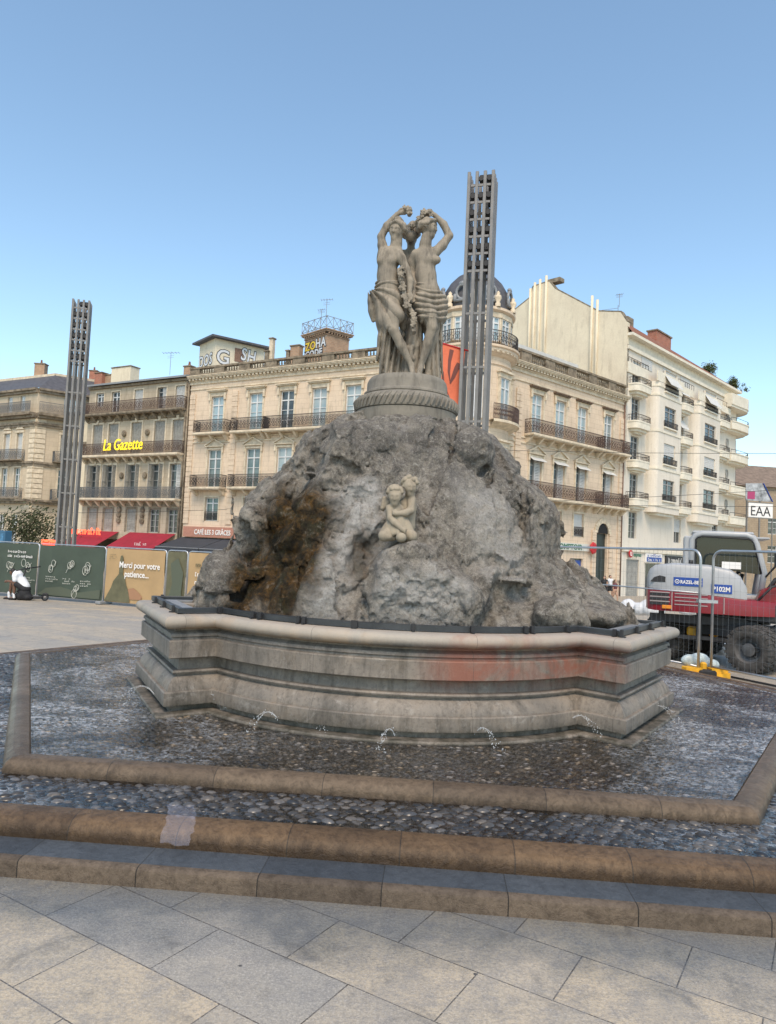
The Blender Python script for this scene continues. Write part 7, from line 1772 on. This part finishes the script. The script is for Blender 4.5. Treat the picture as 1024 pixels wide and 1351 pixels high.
MB().box(.59, .008, 1.775, 1.19, .019, 1.965).build('logo_plate', M['ltrB'], hb); text('lettering', 'RAZEL-BEC', .105, M['ltr'], hb, (.73, .006, 1.83), extrude=.002, offset=.003, sx=.85)
lg = MB(); lg.tube([(.665+.042*math.cos(t), .006, 1.868+.042*math.sin(t)) for t in [2*PI*i/12 for i in range(12)]], .010, 4, closed=True); lg.box(.655, .004, 1.858, .675, .008, 1.878); lg.build('logo_ring', M['ltr'], hb)
MB().box(1.36, .008, 1.655, 1.78, .019, 1.85).build('number_plate', M['ltrB'], hb); text('lettering', 'P102M', .145, M['ltr'], hb, (1.385, .006, 1.70), extrude=.002, offset=.004, sx=.9)
MB().tube([(.95, .3, 2.26), (.95, .3, 2.36)], .05, 10).build('exhaust', M['ltrK'], hb, True)
MB().box(.56, .0, 2.262, 1.28, .016, 2.27)
# cab stands on the far side
cy0, cy1 = .95, 2.2
cab = MB()
def pill(pts, r=.045): cab.tube(pts, r, 8)
for y in (cy0, cy1):
    pill([(.98, y, 1.55), (.98, y, 2.85), (1.06, y, 2.96), (1.2, y, 3.0), (2.12, y, 2.99), (2.27, y, 2.93), (2.33, y, 2.80), (2.50, y, 2.15), (2.42, y, 1.55)], .07)
for x, z in ((.98, 2.80), (1.2, 3.0), (2.27, 2.93), (2.50, 2.15), (2.42, 1.58)): pill([(x, cy0, z), (x, cy1, z)])
cab.box(.95, cy0-.03, 1.5, 2.45, cy1+.03, 1.62); pill([(.98, cy0, 2.22), (1.5, cy0, 2.22)], .03); pill([(1.62, cy1, 1.6), (1.62, cy1, 2.95)], .035); pill([(2.05, cy1, 1.6), (2.05, cy1, 2.95)], .03)
cabo = cab.build('cab', gP, ex, True)
rfm = MB(); rfm.bbox(.98, cy0-.04, 2.985, 2.28, cy1+.04, 3.06, .03); rfm.bbox(2.28, cy0-.02, 2.90, 2.60, cy1+.02, 2.95, .015); rfm.build('cab_roof', gP, cabo)
MB().bbox(.80, cy0, 1.6, .975, cy1, 2.93, .03).build('rear_panel', gP, cabo)
g2 = MB(); 
g2.face([(1.06, 2.24), (2.46, 2.10), (2.29, 2.82), (2.2, 2.9), (1.2, 2.93), (1.06, 2.86)], cy1+.0, cy1+.01); g2.add([(2.31, cy0+.06, 2.80), (2.48, cy0+.06, 2.16), (2.48, cy1-.06, 2.16), (2.31, cy1-.06, 2.80)], [(0, 1, 2, 3)])
M['cabglass'] = bpy.data.materials.new('tinted_cab_glass'); nt_, N_, L_, B_ = nodes(M['cabglass']); B_.inputs['Base Color'].default_value = (.018, .026, .026, 1); B_.inputs['Roughness'].default_value = .03; B_.inputs['Alpha'].default_value = .82
g2.face([(1.06, 2.26), (2.44, 2.10), (2.27, 2.82), (2.18, 2.9), (1.2, 2.93), (1.06, 2.86)], cy0-.01, cy0); g2.build('window', M['cabglass'], cabo)
fr_ = MB(); lp = [(1.06, cy0-.03, 1.9), (1.06, cy0-.03, 2.86), (1.2, cy0-.03, 2.93), (2.18, cy0-.03, 2.9), (2.28, cy0-.03, 2.82), (2.44, cy0-.03, 2.12)]; fr_.tube(lp, .022, 6); fr_.build('window_seal', M['ltrK'], cabo, True)
st = MB(); st.bbox(1.3, 1.3, 1.75, 1.75, 1.8, 1.9, .05); st.bbox(1.25, 1.32, 1.85, 1.42, 1.78, 2.55, .06); st.bbox(1.26, 1.42, 2.56, 1.38, 1.68, 2.78, .04); st.build('seat', M['ltrK'], cabo); cn = MB(); cn.tube([(2.0, 1.55, 1.62), (2.1, 1.55, 2.1)], .05, 8); cn.tube([(2.02+.16*math.cos(t)*.5, 1.55+.2*math.sin(t), 2.12+.05*math.cos(t)) for t in [2*PI*i/16 for i in range(16)]], .018, 6, closed=True); cn.build('steering_column', M['ltrK'], cabo, True)
MB().box(1.62, cy0-.05, 2.20, 2.02, cy0-.035, 2.36).build('notice_plate', M['ltr'], cabo)
MB().bar((2.52, cy0-.05, 2.05), (2.72, cy0-.35, 2.35), .03, .03).bbox(2.66, cy0-.45, 2.28, 2.74, cy0-.3, 2.62, .02).build('mirror', M['ltrK'], ex)
# boom folded ahead of the cab, knuckle and rams
bo = MB()
bo.face([(2.25, 1.35), (2.55, 1.30), (3.0, 1.55), (3.6, 1.75), (4.2, 1.70), (4.2, 2.05), (3.5, 2.15), (2.9, 2.0), (2.4, 1.75)], .55, .90); bo.build('boom', rP, ex)
bk = MB(); bk.tube([(2.45, .72, 1.6), (2.7, .72, 2.0), (3.3, .72, 2.25), (4.0, .72, 2.3)], [.05, .05, .05, .05], 8); bk.tube([(2.4, .48, 1.25), (3.6, .5, 1.45)], .06, 8); bk.tube([(2.4, .98, 1.25), (3.6, .98, 1.45)], .06, 8); bk.tube([(2.3, .4, 1.5), (2.6, .42, 1.85), (3.2, .45, 2.05), (3.9, .5, 1.95)], .028, 6); bk.build('hydraulic_ram', gD, ex, True)
sw = MB(); sw.bbox(2.1, .35, 1.05, 2.75, 1.1, 1.5, .05); sw.tube([(2.5, .72, 1.0), (2.5, .72, 1.6)], .12, 12); sw.build('boom_mount', gD, ex)
sw = MB(); sw.lathe([(.62, .98), (.62, 1.19), (.55, 1.2)], 32, (1.75, 1.15)); sw.lathe([(.7, .9), (.7, 1.0), (.6, 1.0)], 32, (1.75, 1.15)); sw.build('slew_ring', gD, ex, 30)
# undercarriage runs away from the camera: wheels in world-aligned frame
UW = aty(990, 857, 15.6)
inv = (Matrix.Translation((XA.x, XA.y, 0)) @ Matrix.Rotation(XR, 4, 'Z')).inverted()
nx_ = Vector((-.80, -.60, 0)).normalized()       # wheel faces look this way
ry_ = Vector((-nx_.y, nx_.x, 0))                 # rolling direction
if ry_.y < 0: ry_ = -ry_
def wheel(c):
    ang = math.atan2(nx_.y, nx_.x); mm = inv @ Matrix.Translation(c) @ Matrix.Rotation(ang, 4, 'Z') @ Matrix.Rotation(PI/2, 4, 'Y')   # local z -> nx
    t = MB(mm); prof = [(.28, -.13), (.33, -.15), (.44, -.145), (.485, -.12), (.495, -.06), (.495, .06), (.485, .12), (.44, .145), (.33, .15), (.28, .13)]
    t.lathe(prof, 40)
    for i in range(26):
        a = 2*PI*i/26
        for sd in (-1, 1):
            r_ = Matrix.Rotation(a+(.06 if sd > 0 else -.06), 4, 'Z'); t.add([tuple(r_ @ Vector(q)) for q in [(.48, -.035, .02*sd), (.515, -.03, .02*sd), (.515, .03, .02*sd), (.48, .035, .02*sd), (.43, -.035, .155*sd), (.50, -.03, .15*sd), (.50, .03, .15*sd), (.43, .035, .155*sd)]], [(0, 1, 2, 3), (4, 7, 6, 5), (0, 4, 5, 1), (1, 5, 6, 2), (2, 6, 7, 3), (3, 7, 4, 0)])
    o = t.build('wheel', simple('dusty_tyre', (.06, .056, .052), .9, noise=.6, scale=8, bump=.4) if 'tyre_' not in M else M['tyre_'], ex, 30); M['tyre_'] = o.data.materials[0]
    h = MB(mm); h.lathe([(.30, .14), (.285, .10), (.25, .03), (.14, -.02), (.14, .08), (.10, .10), (0, .105)], 28)
    for i in range(8): a = 2*PI*i/8; h.tube([(.18*math.cos(a), .18*math.sin(a), -.01), (.18*math.cos(a), .18*math.sin(a), .03)], .022, 6)
    h.build('rim', gD2, o, 30); return o
gD2 = simple('grey_wheel_rim', (.09, .09, .092), .55, noise=.4, scale=5)
TR2 = 1.55; WB = 2.1
for a in (0, 1):
    for b in (0, 1):
        for tw_ in (0, .33):
            c = UW-nx_*(b*(TR2))+ry_*(a*WB)-nx_*(tw_ if b == 0 else -tw_*0+tw_); wheel((c.x, c.y, .505))
un = MB(inv); 
def ub(c0, c1, w, h): un.bar(c0, c1, w, h)
A_ = UW-nx_*.9+Vector((0, 0, 0)); 
for a in (0, 1): q = UW+ry_*(a*WB); ub(Vector((q.x, q.y, .5))-nx_*.1, Vector((q.x, q.y, .5))-nx_*(TR2+.4), .2, .22)
ub(Vector((A_.x, A_.y, .72))-ry_*.7, Vector((A_.x, A_.y, .72))+ry_*(WB+.7), .7, .4); ub(Vector((A_.x, A_.y, .82))-ry_*.2, Vector((A_.x, A_.y, .82))+ry_*(WB+.2), 1.3, .25); un.build('chassis', gD, ex)
bl_ = MB(inv); e = UW-nx_*.9+ry_*(WB+1.15); bl_.bar(Vector((e.x, e.y, .45))+nx_*1.2, Vector((e.x, e.y, .45))-nx_*1.2, .08, .55); bl_.build('dozer_blade', gD, ex)
# yellow outrigger pads seen under the body
for px, py in ((915, 833), (944, 834)):
    q = inv @ aty(px, py, 16.8); MB().bbox(q.x-.14, q.y-.05, q.z-.12, q.x+.14, q.y+.05, q.z+.12, .05).build('outrigger_pad', M['yel'], ex)
st_ = MB(); 
for x in (.35, 1.15, 1.9): st_.bar((x, .5, .35), (x, .5, 1.2), .12, .12)
st_.bar((.1, .45, 1.02), (2.3, .45, 1.02), .1, .18); st_.bar((.1, .45, .62), (2.2, .45, .62), .06, .08); st_.build('step_frame', gD, ex)
# heaps of white bags and yellow blocks around the machine
def bag(px, py, Y, s, seed, lab, mat, cat, name, grp):
    p = aty(px, py, Y); q = np.random.default_rng(seed); G = SDF((-1.1*s, -.8*s, -.05), (1.1*s, .8*s, 1.2*s), .05*s)
    for i in range(5): G.ell((q.normal(0, .28)*s, q.normal(0, .18)*s, (.25+.3*q.random())*s), (.42*s, .36*s, (.26+.1*q.random())*s), .08*s)
    Fm = np.abs(G.F) < .2; ii = np.argwhere(Fm); PP = ii*G.h+G.lo; G.F[Fm] = G.F[Fm]+(.06*s*fbm(PP*3.5/s+seed, 2)).astype(np.float32)
    o = obj(name, G.mesh(name, mat)); o.location = p; return tag(o, lab, cat, grp)
wbag = simple('white_woven_bag', (.60, .61, .62), .75, noise=.15, scale=4, bump=.3)
for i, (px, py, Y, s, lab) in enumerate([(838, 812, 26, .62, 'white bulk bag on the ground left of the excavator, leftmost of the pair'), (860, 813, 25, .66, 'white bulk bag right behind the rear corner of the excavator'), (1000, 826, 22, .6, 'white bulk bag behind the big near wheel of the excavator'), (905, 812, 27, .5, 'white bulk bag glimpsed below the red body of the excavator'), (958, 868, 19, .55, 'white crumpled bag on the ground between the fence post and the big wheel')]): bag(px, py, Y, s, 60+i, lab, wbag, 'bag', 'bulk_bag', 'white bulk bags around the excavator')
bag(820, 807, 25, .30, 71, 'yellow plastic foot lying at the toe of the rock near the white bags', M['yel'], 'plastic block', 'plastic_block', None); bag(1008, 822, 19, .26, 72, 'yellow plastic foot lying behind the big excavator wheel', M['yel'], 'plastic block', 'plastic_block', None)
hs = MB(); h0 = atz(965, 893, .03); h1 = atz(1060, 912, .03); hs.tube([h0, h0.lerp(h1, .3)+Vector((.05, -.12, 0)), h0.lerp(h1, .7)+Vector((0, -.06, 0)), h1], .022, 6); tag(hs.build('rubber_hose', M['rub'], None, True), 'black hose lying on the ground under the right mesh fence', 'hose')
# ================================================================== light, sky, camera
SUN_EL, SUN_AZ = 54., 180.     # azimuth clockwise from +Y (north): behind the camera
w = bpy.data.worlds.new('World'); sc.world = w; w.use_nodes = True
nt = w.node_tree; bg = nt.nodes['Background']
sky = nt.nodes.new('ShaderNodeTexSky'); sky.sky_type = 'NISHITA'; sky.sun_disc = False
sky.sun_elevation = math.radians(SUN_EL); sky.sun_rotation = math.radians(SUN_AZ); sky.altitude = 50; sky.air_density = 1.0; sky.dust_density = .8; sky.ozone_density = 1.4
tint = nt.nodes.new('ShaderNodeMix'); tint.data_type = 'RGBA'; tint.blend_type = 'MULTIPLY'; tint.inputs[0].default_value = 1; tint.inputs[7].default_value = (1.01, 1.05, .96, 1)   # slightly greener air
nt.links.new(sky.outputs[0], tint.inputs[6]); nt.links.new(tint.outputs[2], bg.inputs[0]); bg.inputs[1].default_value = .15
sl = bpy.data.lights.new('evening_sun', 'SUN'); sl.energy = 1.9; sl.angle = math.radians(28); sl.color = (1., .80, .60)
so = bpy.data.objects.new('evening_sun', sl); COL.objects.link(so)
az = math.radians(SUN_AZ); el = math.radians(SUN_EL)
dv = Vector((math.sin(az)*math.cos(el), math.cos(az)*math.cos(el), math.sin(el)))
so.rotation_euler = dv.to_track_quat('Z', 'Y').to_euler()
cam = bpy.data.cameras.new('camera'); co = bpy.data.objects.new('camera', cam); COL.objects.link(co); sc.camera = co
cam.sensor_fit = 'VERTICAL'; cam.sensor_height = 36; cam.lens = 36*F0/1351; cam.clip_end = 2000; cam.clip_start = .05
cr, sr, cp, sp_ = math.cos(ROLL), math.sin(ROLL), math.cos(PITCH), math.sin(PITCH)
R0 = Vector((cr, -sr*sp_, sr*cp)); U0 = Vector((-sr, -cr*sp_, cr*cp)); Fw = Vector((0, cp, sp_))
mw = Matrix.Identity(4)
for i in range(3): mw[i][0] = R0[i]; mw[i][1] = U0[i]; mw[i][2] = -Fw[i]; mw[i][3] = (0, 0, CH)[i]
co.matrix_world = mw
sc.view_settings.view_transform = 'Standard'; sc.view_settings.look = 'None'; sc.view_settings.exposure = .8; sc.view_settings.gamma = 1
